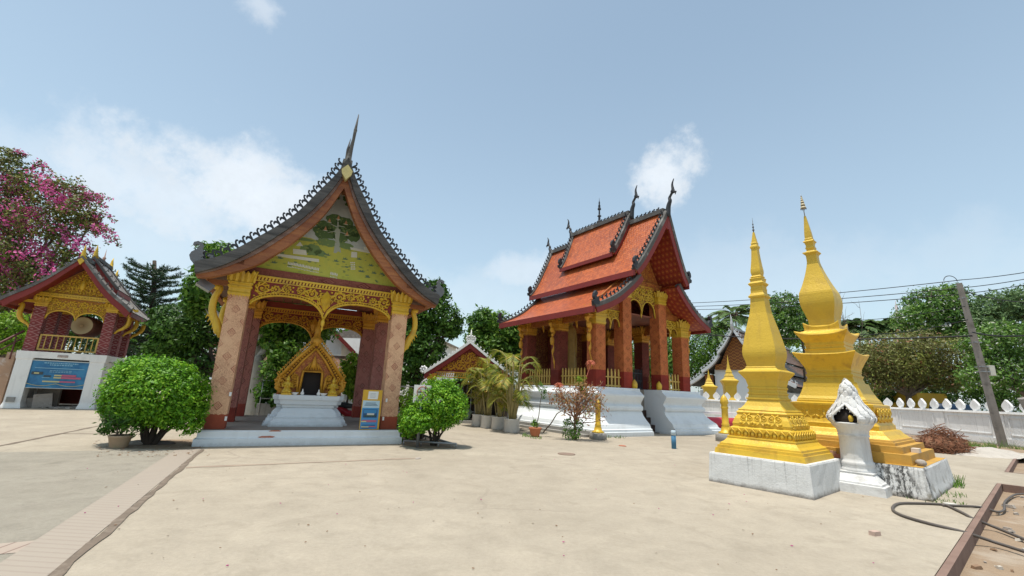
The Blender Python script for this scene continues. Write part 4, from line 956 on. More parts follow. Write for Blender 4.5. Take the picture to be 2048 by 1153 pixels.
# roofs: (profile of x,z), front edge y as function of height share, back edge
def roof_tier(prof, yf0, yf1, yb0, yb1, name, barge=.24, crest_s=.26, fascia=.26, soffit=True, ridge=True, nag=True, th=.13):
    # yf0/yb0 at the top, yf1/yb1 at the eave
    pc = curve(prof, 20); n = len(pc); acc = [0.]
    for p, q in zip(pc[:-1], pc[1:]): acc.append(acc[-1]+math.hypot(q[0]-p[0], q[1]-p[1]))
    T = acc[-1]; yf = [lerp(yf0, yf1, s/T) for s in acc]; yb = [lerp(yb0, yb1, s/T) for s in acc]
    for sx in (-1, 1):
        mb = MB(); m = 8
        top = [[(sx*x, lerp(a, b, j/m), z) for j in range(m+1)] for (x, z), a, b in zip(pc, yf, yb)]
        uv = [[(lerp(a, b, j/m), -s) for j in range(m+1)] for s, a, b in zip(acc, yf, yb)]
        mb.grid(top if sx < 0 else top, 0, uv, True)
        und = [[(x*.97, y, z-th) for x, y, z in r] for r in top]; mb.grid(und[::-1], 1)
        for j in (0, m): mb.grid([[r[j] for r in top], [r[j] for r in und]], 1)
        rf = mb.build('roof_slope', [TILE, STUDS], tem); rf['label'] = 'orange tiled slope of the '+name
        e = top[-1]; mb = MB(); x, z = e[0][0], e[0][2]
        mb.box(x+sx*.02, (e[0][1]+e[-1][1])/2, z-fascia/2-.01, .06, abs(e[-1][1]-e[0][1])-.02, fascia); mb.build('eave_board', REDB, rf)
        for ys, dr, nm in ((yf, -1, 'f'), (yb, 1, 'b')):
            mb = MB(); A = [(sx*x, y+dr*.03, z+.02) for (x, z), y in zip(pc, ys)]
            d = barge
            nrm = []
            for i in range(n):
                a, b = pc[max(i-1, 0)], pc[min(i+1, n-1)]; l = math.hypot(b[0]-a[0], b[1]-a[1]); nrm.append(((b[1]-a[1])/l*-1, (b[0]-a[0])/l))
            rg = []
            for i in range(n):
                (x, z), y = pc[i], ys[i]; nx, nz = nrm[i]
                o = (x+nx*.09, z+nz*.09); q = (x-nx*.08, z-nz*.08)
                rg.append([(sx*o[0], y+dr*.06, o[1]), (sx*o[0], y-dr*.19, o[1]), (sx*q[0], y-dr*.19, q[1]), (sx*q[0], y+dr*.06, q[1])])
            mb.rings(rg, 0); bg = mb.build('barge_cap', DARKW, rf)
            mb = MB(); rg = []
            for i in range(n):
                (x, z), y = pc[i], ys[i]; nx, nz = nrm[i]; o = (x-nx*.08, z-nz*.08); q = (max(x-nx*(.08+d), 0), z-nz*(.08+d) if x-nx*(.08+d) > 0 else z-.08-d*1.3)
                rg.append([(sx*o[0], y+dr*.04, o[1]), (sx*o[0], y-dr*.04, o[1]), (sx*q[0], y-dr*.04, q[1]), (sx*q[0], y+dr*.04, q[1])])
            mb.rings(rg, 0); mb.build('barge_board', REDB, rf)
            mb = MB(); crest(mb, [(sx*(p[0]+q[0]*.11), y-dr*.1, p[1]+q[1]*.11) for p, q, y in zip(pc, nrm, ys)][1:-1], crest_s, .17, .05, 0, flip=-sx if False else 1); mb.build('hook_crest', BLACKM, rf)
            if nag:
                mb = MB(); x, z = pc[-1]; y = ys[-1]
                S = [(-.18, -.02), (.12, -.04), (.16, .12), (.05, .2), (.12, .34), (.10, .52), (.0, .66), (-.10, .56), (-.08, .44), (-.02, .4), (-.12, .26), (-.22, .14)]
                mb.prism([(sx*(x+a+.0), z+.08+b*.85) for a, b in S], y-.07, y+.07); mb.build('naga_finial', BLACKM, rf)
    return
MAIN = [(0, 10.33), (.28, 9.80), (.75, 8.93), (1.25, 8.08), (1.62, 7.52), (1.95, 7.14)]
UPP = [(0, 10.93), (.25, 10.42), (.55, 9.80), (.9, 9.14), (1.27, 8.58)]
LOW = [(1.42, 7.05), (1.75, 6.70), (2.2, 6.30), (2.75, 5.88), (3.4, 5.52), (4.08, 5.23)]
roof_tier(MAIN, -1.5, -1.12, 7.4, 6.9, 'main roof', nag=True)
roof_tier(UPP, .76, .86, 5.35, 4.95, 'raised upper roof', barge=.14, fascia=.2)
roof_tier(LOW, -.92, -.78, 6.7, 6.72, 'lower skirt roof')
mb = MB()
mb.box(0, 2.95, 10.40, .30, 8.6, .22); mb.box(0, 3.05, 11.0, .30, 4.5, .22); rd = mb.build('ridge', DARKW, tem)
mb = MB(); crest(mb, [(0, -1.1, 10.5), (0, .5, 10.5)], .26, .17, .06, 0, 1, Vector((1, 0, 0))); crest(mb, [(0, 1.2, 11.1), (0, 5.0, 11.1)], .26, .17, .06, 0, 1, Vector((1, 0, 0))); crest(mb, [(0, 5.6, 10.5), (0, 7.1, 10.5)], .26, .17, .06, 0, -1, Vector((1, 0, 0))); mb.build('hook_crest', BLACKM, rd)
def chofa(y, z, d, h):
    mb = MB(); P = [(0, y, z-.35), (0, y+d*.06, z+.15), (0, y+d*.16, z+.42*h), (0, y+d*.14, z+.60*h), (0, y+d*.26, z+.78*h), (0, y+d*.34, z+.95*h), (0, y+d*.32, z+1.28*h), (0, y+d*.42, z+1.55*h)]
    mb.tube(curve(P, 28), [lerp(.13, .06, min(1, i/14)) if i < 18 else lerp(.09, .012, (i-18)/11) for i in range(29)], 7)
    mb.tube([(0, y+d*.3, z+.85*h), (0, y+d*.5, z+.80*h), (0, y+d*.46, z+.66*h)], [.08, .05, .012], 6); mb.sphere((0, y+d*.33, z+.9*h), (.06, .12, .12)); mb.build('chofa_finial', BLACKM, tem)
chofa(-1.5, 10.4, -1, .95); chofa(.72, 11.0, -1, .9); chofa(5.4, 11.0, 1, .8); chofa(7.4, 10.4, 1, .75)
mb = MB(); mb.lathe([(10.95, .16), (11.1, .13), (11.2, .17), (11.3, .07), (11.5, .06), (11.55, .13), (11.62, .05), (11.9, .04), (11.95, .10), (12.0, .10), (12.12, .05), (12.16, .075), (12.3, .03), (12.34, .05), (12.5, .015), (12.75, .0)], 0, 3.06, 8); mb.build('ridge_spire', BLACKM, tem)
# standing robed statue inside
def standing_statue(x, y, name, label, m, s=1.):
    t = thing(name, label, 'statue', tw(x, y, ZT), TY+.3)
    mb = MB(); mb.lathe([(0, .5), (.12, .5), (.14, .42), (.3, .4), (.34, .46), (.4, .46)], 0, 0, 12); mb.build('lotus_base', GILT, t)
    mb = MB(); Z = [(.4, .34, .24), (.6, .36, .25), (1.1, .33, .24), (1.6, .31, .23), (2.0, .33, .23), (2.35, .30, .2), (2.7, .36, .22), (2.95, .42, .22), (3.05, .34, .17), (3.12, .14, .11), (3.2, .10, .10), (3.26, .13, .14), (3.42, .165, .18), (3.56, .15, .165), (3.64, .10, .11), (3.74, .06, .06), (3.86, .0, .0)]
    rg = []
    for z, rx, ry in Z:
        rg.append([((rx+(.018*math.sin(7*a+z*2) if z < 2.9 else 0))*math.cos(a), (ry+(.018*math.sin(7*a+z) if z < 2.9 else 0))*math.sin(a), z) for a in [2*math.pi*k/28 for k in range(28)]])
    mb.rings(rg, 0, True)
    for sx in (-1, 1):
        mb.tube([(sx*.38, 0, 2.9), (sx*.48, .0, 2.45), (sx*.46, -.04, 2.0), (sx*.44, -.06, 1.75)], [.12, .10, .085, .06], 8); mb.sphere((sx*.44, -.07, 1.66), (.06, .04, .13))
        mb.tube([(sx*.46, .02, 2.3), (sx*.5, .04, 1.5), (sx*.52, .05, .55)], [.06, .10, .16], 8, flat=1.)
        mb.sphere((sx*.17, 0, 3.4), (.03, .03, .1))
    mb.build('robed_body', m, t)
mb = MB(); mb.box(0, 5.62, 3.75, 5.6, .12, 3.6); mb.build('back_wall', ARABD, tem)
ROBE = paint('bronze_gold_robe', (.40, .24, .05), .25, 3., .5, (.12, .06, .02), 2., .5)
standing_statue(-1.6, 3.6, 'standing_statue', 'tall standing bronze gold robed statue inside the temple hall', ROBE)
# ------------------------------------------------------------------ gilded stupas on the right
SY = -.8805
a_ = Vector((math.cos(SY), math.sin(SY), 0)); b_ = Vector((-math.sin(SY), math.cos(SY), 0))
LIMED = None
def limed(name, dark, amt, streaks, grn=0., mott=0., base=.64):
    def fn(n):
        o = n.obj(); x, y, z = n.sep(o); u, v, _ = n.sep(n.uv()); big = n.noise(o, 1.5, 5, .6); k = .9+big*.2; sp = n.noise(o, 34., 3, .75)
        c = n.mix(1., (base, base, base-.01), n.com(k, k, k), 'MULTIPLY')
        st = n.noise(n.com(u*17., v*.35, 0.), 1., 4, .7).step(.53, .66)*(v+n.noise(n.com(u*3., 0., 0.), 1., 2)*.5-.25).step(.05, .6, .25, 1.)*sp.step(.25, .6)*streaks
        gr = n.noise(o, 3.2, 6, .68).step(.48, .75)*sp.step(.3, .62)*amt
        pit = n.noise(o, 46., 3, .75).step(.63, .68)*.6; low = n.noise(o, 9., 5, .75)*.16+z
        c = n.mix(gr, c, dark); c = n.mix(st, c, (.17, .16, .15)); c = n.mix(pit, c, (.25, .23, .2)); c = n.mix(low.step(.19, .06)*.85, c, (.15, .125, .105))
        if mott: m = n.noise(n.com(u*.9+.7, v*.5, 0.), 1., 3, .55).step(.44, .56)*n.noise(n.com(u*15., v*6., 0.), 1., 6, .75).step(.44, .56)*y.step(-1.2, -1.35)*mott; c = n.mix(m, c, (.028, .027, .025))
        if grn: c = n.mix(n.noise(o, 5., 5).step(.5, .65)*z.step(.42, 0.)*x.step(.9, 1.3)*grn, c, (.13, .105, .06))
        n.bsdf(c, .88, 0., n.bump(sp+big+n.noise(o, 16., 5, .7)*.7, .4, .02), .2)
    return mat(name, fn)
LIME1 = limed('stained_limewash', (.34, .33, .31), .35, .6); LIME2 = limed('mouldy_limewash', (.16, .15, .14), .6, .85, .8, .9)
# small stupa
C1 = Vector((5.46, 9.35, 0))
s1 = thing('gold_stupa', 'shorter gilded square stupa with scroll and petal bands on a streaked white block', 'stupa', C1, SY)
def blockbase(parent, h, half, m, batter=.02, seed=3, top=None, extra=None):
    mb = MB(); rg = []; q = random.Random(seed); N = 7
    for z, k in ((-.05, batter*1.3), (.04, batter*1.2), (h*.35, batter*.7), (h*.7, batter*.35), (h-.03, 0), (h, -.012)):
        ring = []; cs = [(-1, -1), (1, -1), (1, 1), (-1, 1)]
        for i in range(4):
            a, b = cs[i], cs[(i+1) % 4]
            for j in range(N):
                t = j/N; r = half+k+q.uniform(-.004, .004); ring.append((r*(a[0]*(1-t)+b[0]*t), r*(a[1]*(1-t)+b[1]*t), z))
        rg.append(ring)
    mb.rings(rg, 0, False); return mb.build('base_block', m, parent)
blockbase(s1, .562, .893, LIME1)
mb = MB(); mb.lathe([(.56, .82), (.665, .80), (.668, .775), (.72, .77), (.725, .74), (.76, .735), (.80, .675), (.85, .635), (.875, .62), (.88, .63), (.905, .625), (.91, .60)], 0, 0, sq=True, sm=False); mb.build('stepped_foot', GOLD, s1)
mb = MB(); mb.lathe([(.91, .59), (1.07, .59), (1.08, .57), (1.10, .54)], 0, 0, sq=True, sm=False)
for k in range(4):
    c, s = math.cos(k*math.pi/2), math.sin(k*math.pi/2)
    for i in range(9):
        x = -.53+i*.1325; P = [(x-.055, -.595, .915), (x-.055, -.605, 1.0), (x, -.612, 1.062), (x+.055, -.605, 1.0), (x+.055, -.595, .915)]
        mb.tube([(a*c-b*s, a*s+b*c, z) for a, b, z in P], .013, 5); mb.sphere(((x)*c+.597*s, x*s-.597*c, .97), (.042 if k % 2 == 0 else .015, .015 if k % 2 == 0 else .042, .05), 0, 6, 5)
mb.build('petal_band', GOLD, s1)
mb = MB(); mb.lathe([(1.10, .53), (1.16, .54), (1.26, .505), (1.34, .46), (1.385, .475), (1.40, .46), (1.42, .44), (1.44, .445), (1.46, .43)], 0, 0, sq=True, sm=False)
def band_scrolls(mb, half_lo, half_hi, z0, z1, n, R, w):
    for k in range(4):
        c, s = math.cos(k*math.pi/2), math.sin(k*math.pi/2)
        def fr(x, z, d=0.):
            h = lerp(half_lo, half_hi, (z-z0)/(z1-z0))+.008+d; return (x*c+h*s, x*s-h*c, z)
        for i in range(n):
            x = -half_hi*.86+(i+.5)*2*half_hi*.86/n; zc = lerp(z0, z1, .6); sg = 1 if i % 2 else -1
            spiral(mb, (x, zc), R, sg, w, fr, ph=math.pi/2, turns=2.0, leaves=False)
            mb.tube([fr(x-sg*R*.9, zc), fr(x-sg*R*1.05, lerp(z0, z1, .3)), fr(x-sg*R*.2, lerp(z0, z1, .08)), fr(x+sg*R*1.1, lerp(z0, z1, .0))], [w, w*1.3, w*1.2, w*.6], 5)
            mb.tube([fr(x+sg*R*.3, lerp(z0, z1, .12), 0), fr(x+sg*R*.9, lerp(z0, z1, .3), .02)], [w*2, w*.5], 5)
band_scrolls(mb, .535, .46, 1.13, 1.38, 6, .07, .017); mb.build('scroll_band', GOLD, s1)
mb = MB(); mb.lathe([(1.46, .41), (1.52, .36), (1.60, .315), (1.65, .30), (1.655, .32), (1.68, .32), (1.69, .29), (1.75, .275), (1.76, .29), (1.79, .29), (1.80, .272), (1.86, .272), (1.87, .29), (1.90, .29), (1.92, .275), (1.98, .29), (2.05, .305), (2.12, .35), (2.19, .40), (2.21, .407), (2.225, .40), (2.25, .34), (2.29, .295), (2.31, .295), (2.33, .275)], 0, 0, sq=True, sm=False); mb.build('moulded_neck', GOLDW, s1)
def bulb(parent, prof, m, name='bulb', lean=(0, 0), z0=0.):
    # square bulb: profile of a square section, faces kept flat with a softened arris
    mb = MB(); rg = []
    for z, h in prof:
        e = h*.035; ring = [(-h+e, -h), (h-e, -h), (h, -h+e), (h, h-e), (h-e, h), (-h+e, h), (-h, h-e), (-h, -h+e)]
        rg.append([(x+lean[0]*(z-z0), y+lean[1]*(z-z0), z) for x, y in ring])
    n = 8; mb.rings(rg, 0, False)
    o = mb.build(name, m, parent)
    return o
def smooth_prof(p, n=26): return [(float(a), float(b)) for a, b in curve(p, n)]
bulb(s1, smooth_prof([(2.33, .275), (2.42, .288), (2.52, .316), (2.62, .327), (2.72, .318), (2.82, .300), (3.15, .239), (3.48, .168), (3.7, .146), (3.81, .140)]), GOLDW)
mb = MB(); mb.lathe([(3.81, .14), (3.83, .165), (3.865, .168), (3.88, .15), (3.93, .125), (3.99, .123), (4.02, .128), (4.03, .118), (4.08, .12), (4.12, .15), (4.145, .156), (4.16, .14), (4.19, .115), (4.24, .124), (4.26, .128), (4.28, .10), (4.30, .112), (4.33, .09)], 0, 0, sq=True, sm=False); mb.build('upper_mouldings', GOLDW, s1)
bulb(s1, smooth_prof([(4.33, .088), (4.40, .10), (4.46, .10), (4.55, .09), (4.75, .072), (4.95, .061)]), GOLDW, 'upper_bulb')
mb = MB(); mb.lathe([(4.95, .062), (4.99, .078), (5.02, .076), (5.04, .06), (5.07, .055), (5.09, .062), (5.12, .05), (5.25, .03), (5.36, .017)], 0, 0, sq=True, sm=False); mb.build('cap', GOLDW, s1)
mb = MB(); mb.lathe([(5.36, .012), (5.40, .012), (5.41, .024), (5.43, .024), (5.44, .01), (5.47, .01), (5.48, .02), (5.5, .02), (5.51, .008), (5.54, .008), (5.55, .015), (5.565, .015), (5.58, .006), (5.72, .002)], 0, 0, 8); mb.build('needle', DARKW, s1)
# tall stupa (its shaft leans a little)
cn = G(1856.6, 1002); C2 = Vector((cn.x, cn.y, 0))+1.47*(b_-a_)
s2 = thing('gold_stupa', 'taller gilded square stupa with flared eaves and striped umbrella finial', 'stupa', C2, SY)
lw = Vector((-.062, 0, 0)); LEAN = (lw.dot(a_), lw.dot(b_)); LZ = .9
blockbase(s2, .545, 1.48, LIME2, .05, 9)
OCH = paint('ochre_gold_paint', (.50, .285, .05), .2, 2.2, .7, (.22, .15, .08), 1.4, .6, .3, .25, 22.)
mb = MB(); mb.add([(-1.46, -1.46, .551), (1.46, -1.46, .551), (1.46, 1.46, .551), (-1.46, 1.46, .551)], [(0, 1, 2, 3)]); mb.lathe([(.552, 1.31), (.735, 1.30), (.738, 1.175), (.86, 1.17), (.862, 1.05), (.915, 1.045), (.92, 1.02), (.955, 1.01), (.965, .985)], 0, 0, sq=True, sm=False); mb.build('stepped_foot', OCH, s2)
mb = MB(); mb.lathe([(.965, .98), (1.03, .91), (1.10, .865), (1.115, .85), (1.12, .80), (1.21, .80), (1.22, .785), (1.25, .77), (1.32, .745), (1.42, .74), (1.52, .755), (1.60, .775), (1.64, .775), (1.65, .74), (1.66, .68)], 0, 0, sq=True, sm=False, lean=LEAN, z0=LZ)
band_scrolls(mb, .745, .765, 1.28, 1.62, 8, .078, .017); mb.build('scroll_band', GOLD, s2)
mb = MB(); mb.lathe([(1.66, .67), (1.70, .67), (1.71, .655), (1.74, .65), (1.80, .61), (1.90, .57), (2.0, .535), (2.11, .515), (2.115, .48), (2.14, .46), (2.19, .455), (2.2, .44), (2.24, .445), (2.26, .46), (2.29, .46), (2.3, .435), (2.34, .43), (2.36, .445), (2.39, .44)], 0, 0, sq=True, sm=False, lean=LEAN, z0=LZ); mb.build('flared_drum', GOLDW, s2)
def eave(parent, prof, m, name, lift=.07):
    # square tiers whose corners sweep up
    mb = MB(); rg = []; N = 8
    for z, h, k in prof:
        ring = []; cs = [(-1, -1), (1, -1), (1, 1), (-1, 1)]
        for i in range(4):
            a, b = cs[i], cs[(i+1) % 4]
            for j in range(N):
                t = j/N; u = abs(2*t-1)**3; hh = h*(1+.02*u*k)
                zz = z+lift*u*k; ring.append((hh*(a[0]*(1-t)+b[0]*t)+LEAN[0]*(zz-LZ), hh*(a[1]*(1-t)+b[1]*t)+LEAN[1]*(zz-LZ), zz))
        rg.append(ring)
    mb.rings(rg, 0, False); return mb.build(name, m, parent)
eave(s2, [(2.39, .44, 0), (2.45, .455, 0), (2.60, .525, .1), (2.70, .585, .5), (2.735, .605, .8), (2.745, .61, 1), (2.765, .60, 1), (2.78, .47, .2), (2.80, .41, 0), (2.86, .40, 0)], OCH if False else GOLD, 'lower_eave', .05)
mb = MB(); mb.lathe([(2.86, .40), (2.88, .41), (2.90, .41), (2.91, .385), (2.96, .385), (2.97, .40), (3.0, .40), (3.01, .39), (3.05, .395), (3.07, .41)], 0, 0, sq=True, sm=False, lean=LEAN, z0=LZ); mb.build('moulded_neck', GOLD, s2)
eave(s2, [(3.07, .41, 0), (3.09, .42, 0), (3.14, .46, .3), (3.19, .51, .8), (3.215, .525, 1), (3.235, .515, 1), (3.26, .44, .5), (3.32, .37, .1), (3.34, .36, 0)], GOLD, 'upper_eave', .09)
eave(s2, [(3.34, .36, 0), (3.36, .355, .3), (3.42, .36, 1), (3.44, .352, 1), (3.45, .30, .3), (3.47, .268, 0)], GOLD, 'eave_trim', .10)
bulb(s2, smooth_prof([(3.46, .268), (3.60, .269), (3.73, .297), (3.89, .338), (4.0, .357), (4.10, .360), (4.20, .352), (4.29, .338), (4.48, .268), (4.75, .187), (4.95, .140), (5.10, .112), (5.27, .112)]), GOLDW, 'bulb', LEAN, LZ)
mb = MB(); mb.lathe([(5.27, .115), (5.30, .135), (5.325, .162), (5.35, .155), (5.37, .10), (5.40, .08), (5.42, .082), (5.46, .098), (5.49, .085), (5.54, .078), (5.56, .085), (5.60, .095), (5.635, .122), (5.65, .11), (5.67, .085), (5.71, .085), (5.73, .075)], 0, 0, sq=True, sm=False, lean=LEAN, z0=LZ); mb.build('upper_mouldings', GOLDW, s2)
bulb(s2, [(5.73, .074), (5.80, .073), (5.9, .066), (6.1, .045), (6.25, .03), (6.34, .02)], GOLDW, 'cone', LEAN, LZ)
mb = MB(); tz = 6.34; mb.lathe([(6.33, .011), (6.60, .010), (6.95, .004)], 0, 0, 6, 0, True, 0, LEAN, LZ)
for z, r in ((6.58, .062), (6.66, .05), (6.735, .039), (6.80, .029), (6.855, .02)):
    mb.lathe([(z-.02, r*1.03), (z, r), (z+.03, r*.8), (z+.03, .004)], 0, 0, 12, 1, True, 0, LEAN, LZ); mb.lathe([(z+.03, r*.8), (z+.06, r*.62), (z+.062, .004)], 0, 0, 12, 2, True, 0, LEAN, LZ)
for i in range(8): c = 2*math.pi*i/8; z = 6.545; mb.sphere((.06*math.cos(c)+LEAN[0]*(z-LZ), .06*math.sin(c)+LEAN[1]*(z-LZ), z), (.01, .01, .022), 2, 5, 4)
mb.build('umbrella_finial', [STEEL, flat('pale_brass', (.5, .42, .26)), BLACKM], s2)
# white lantern shrine in front
cs_ = Vector((7.0, 9.16, 0))
ln = thing('lantern_shrine', 'white plaster lantern shrine with leafy pointed top and dark niche', 'shrine', cs_, SY)
LIMEW = paint('chipped_white_plaster', (.64, .64, .63), .08, 2., .85, (.26, .24, .22), 3.4, .5, .35, .4, 22., fine=.07)
mb = MB(); mb.lathe([(-.03, .49), (.16, .475), (.165, .43), (.20, .425), (.21, .40), (.33, .29), (.345, .30), (.36, .30), (.365, .26)], 0, 0, sq=True, sm=False); mb.build('foot', LIMEW, ln)
mb = MB(); N = 20
def lr(prof): mb.lathe(prof, 0, 0, N, 0, True)
lr([(.35, .285), (.39, .292), (.41, .28), (.44, .272), (.48, .282), (.52, .285), (.54, .275), (.56, .258), (.60, .254), (.80, .249), (1.0, .246), (1.02, .262), (1.045, .262), (1.06, .25), (1.09, .262), (1.12, .262), (1.16, .285), (1.20, .322), (1.25, .352), (1.27, .36), (1.28, .32)])
mb.build('column', LIMEW, ln)
mb = MB(); hz0 = 1.62
# hollow leafy hood: ring of overlapping leaves with a niche on the side facing the yard
niche = math.atan2(-.70, -.35)
prof = [(1.265, .345), (1.30, .375), (1.36, .39), (1.42, .375), (1.48, .345), (1.54, .305), (1.60, .26), (1.66, .215), (1.73, .175), (1.81, .15), (1.90, .13), (1.98, .105), (2.05, .07), (2.09, .0)]
vd = Vector((-cs_.x, -cs_.y, 0)).normalized(); na = math.atan2(vd.dot(b_), vd.dot(a_))-.28
NS = 40
rg = [[(r*math.cos(na+2*math.pi*(k+.5)/NS), r*math.sin(na+2*math.pi*(k+.5)/NS), z) for k in range(NS)] for z, r in prof]
vs = [p for r in rg for p in r]; fs = []
def inniche(k, i):
    a = ((k+1) % NS); a = a if a <= NS/2 else a-NS; z = (prof[i][0]+prof[i+1][0])/2
    return abs(a)/NS*2*math.pi < .52*min(1, max(0, (1.64-z)/.24)) and z < 1.64 and z > 1.28
for i in range(len(prof)-1):
    for k in range(NS):
        if not inniche(k, i): fs.append((i*NS+k, i*NS+(k+1) % NS, (i+1)*NS+(k+1) % NS, (i+1)*NS+k))
mb.add(vs, fs, 0, None, True)
q = random.Random(4)
for row in range(10):
    z = 1.285+row*.078+q.uniform(-.01, .01); r = np.interp(z, [p[0] for p in prof], [p[1] for p in prof]); n = max(4, int(2*math.pi*r/q.uniform(.13, .17)))
    for k in range(n):
        a = na+2*math.pi*(k+.5*(row % 2))/n+q.uniform(-.08, .08); dd = (a-na+math.pi) % (2*math.pi)-math.pi
        if abs(dd) < .7*min(1, max(0, (1.70-z)/.24)) and z < 1.69: continue
        c, s = math.cos(a), math.sin(a); L = q.uniform(.11, .17); w = q.uniform(.045, .062)
        c, s = math.cos(a), math.sin(a); L = q.uniform(.12, .17); w = q.uniform(.05, .068); rg = []; tw2 = q.uniform(-.02, .02)
        for t, wd, ou in ((-.15, .75, -.004), (.2, 1., .012), (.5, .95, .020), (.8, .6, .022), (1., .06, .012)):
            zz = z+L*t; rr = float(np.interp(zz, [p_[0] for p_ in prof], [p_[1] for p_ in prof]))+ou; o_ = tw2*t; W_ = w*wd
            rg.append([(c*rr-s*(o_-W_), s*rr+c*(o_-W_), zz), (c*(rr+.012)-s*o_, s*(rr+.012)+c*o_, zz), (c*rr-s*(o_+W_), s*rr+c*(o_+W_), zz), (c*(rr-.02)-s*o_, s*(rr-.02)+c*o_, zz)])
        mb.rings(rg, 0, False)
for k in range(5): c, s = math.cos(k*1.26), math.sin(k*1.26); mb.tube([(c*.06, s*.06, 1.98), (c*.055, s*.055, 2.05), (c*.012, s*.012, 2.12)], [.035, .036, .01], 7, 0, True)
for sx in (-1, 1):
    P = []
    for t in range(7):
        z = lerp(1.285, 1.65, t/6); a = na+sx*.56*min(1, max(0, (1.65-z)/.24)); r = np.interp(z, [p[0] for p in prof], [p[1] for p in prof])+.02; P.append((r*math.cos(a), r*math.sin(a), z))
    mb.tube(P, .022, 6)
mb.build('leafy_hood', LIMEW, ln)
mb = MB(); mb.lathe([(1.285, .29), (1.36, .30), (1.48, .25), (1.58, .16), (1.64, 0)], 0, 0, 14); ncl = mb.build('niche_shade_fill', DARK, ln)  # near-black core painting the inner shade of the hollow hood
mb = MB(); mb.sphere((.30*math.cos(na+.26), .30*math.sin(na+.26), 1.36), (.045, .045, .07)); mb.build('offering', GOLDW, ln)
# bricks and a stone lying on the tall stupa's base
def onb(x, y, z): p = C2+a_*x+b_*y; return (p.x, p.y, z)
def brick(loc, rz, m, lab, s=(.22, .11, .07), grp=None, nm='brick', ry=0.):
    mb = MB(); mb.box(0, 0, s[2]/2, *s, 0, 0, .96, .95); 
    o = mb.build(nm, m, None, loc, rz); o.rotation_euler = (0, ry, rz); tag(o, lab, nm, grp); return o
brick(onb(1.245, -.35, .737), SY+1.6, paint('pale_brick', (.60, .52, .44), .2, 8., .9), 'pale whitish brick on the upper yellow step of the tall stupa', (.27, .13, .08))
brick(onb(.28, -1.40, .552), SY+.05, BRICKR, 'broken red brick lying along the lower step of the tall stupa', (.34, .10, .07)); brick(onb(.02, -1.39, .553), SY, paint('pale_red_brick', (.50, .30, .20), .2, 8., .9), 'pinkish brick standing left of the broken red brick on the stupa', (.24, .06, .12)); brick(onb(.62, -1.405, .552), SY-.1, paint('pale_tan_brick', (.50, .33, .20), .2, 8., .9), 'tan brick right of the broken red brick on the stupa', (.2, .09, .07))
mb = MB(); mb.lathe([(0, .05), (.03, .085), (.08, .08), (.11, .05), (.12, 0)], 0, 0, 8); tag(mb.build('stone', STONE, None, onb(1.40, -1.10, .552)), 'brown stone on the right corner of the tall stupa base', 'stone')
# ------------------------------------------------------------------ drum tower on the left
DO, DY = Vector((-19.9105, 19.8644, 0)), .5
dca, dsa = math.cos(DY), math.sin(DY)
def dw(x, y, z=0.): return (DO.x+x*dca-y*dsa, DO.y+x*dsa+y*dca, z)
tow = thing('drum_tower', 'raised drum tower with gold arches and grey tiled roof on a white base', 'tower', DO, DY)
BH = 2.41; BD = 3.5
mb = MB()
def dpost(x, y, w=.52, d=.5, fl=.10): 
    mb.lathe([(0, 1), (.05, 1), (.10, .86), (.22, .80), (.3, .78), (BH-.35, .74), (BH-.30, .80), (BH-.24, .80)], 0, 0, sq=True, sm=False) if False else None
    rg = [[(x+a*w/2*k, y+b*d/2*k, z) for a, b in ((-1, -1), (1, -1), (1, 1), (-1, 1))] for z, k in ((-.02, 1.22), (.06, 1.2), (.22, 1.03), (.28, 1.), (BH-.36, .98), (BH-.33, 1.06), (BH-.28, 1.06))]
    mb.rings(rg, 0)
for x in (-1.2, 1.2):
    for y in (.26, 1.75, 3.24): dpost(x, y)
mb.box(0, .25, BH-.14, 2.96, .52, .28, 0, 0, 1.012, 1.05); mb.box(0, 3.25, BH-.14, 2.96, .52, .28, 0, 0, 1.012, 1.05)
for x in (-1.22, 1.22): mb.box(x, 1.75, BH-.145, .54, 2.5, .27); mb.box(x*1.0, 1.0, 1.05, .3, 1.1, 2.1); mb.box(x, 2.5, 1.05, .3, 1.1, 2.1)
mb.box(0, 1.75, BH-.05, 2.5, 2.6, .08)
mb.build('base', WHITE, tow)
mb = MB(); mb.box(0, -.025, BH-.15, .34, .03, .10); mb.build('plaque', paint('worn_plaque', (.42, .36, .33), .4, 9., .8, (.2, .12, .1), 8., .6), tow)
mb = MB(); mb.box(-1.25, -.028, .36, .26, .03, .2); mb.build('base_patch', CONC, tow)
mb = MB(); mb.box(0, 3.42, 1.1, 2.0, .06, 2.1); mb.build('back_panel', REDP, tow)
for x, y in [(s*1.22, y) for s in (-1, 1) for y in (.36, 1.75, 3.2)]:
    mb = MB(); mb.box(x, y, (BH+4.45)/2, .40, .40, 4.45-BH); p = mb.build('pillar', P_TOWER, tow); capital(p, x, y, .40, 4.42, 4.84, GOLD, 4)
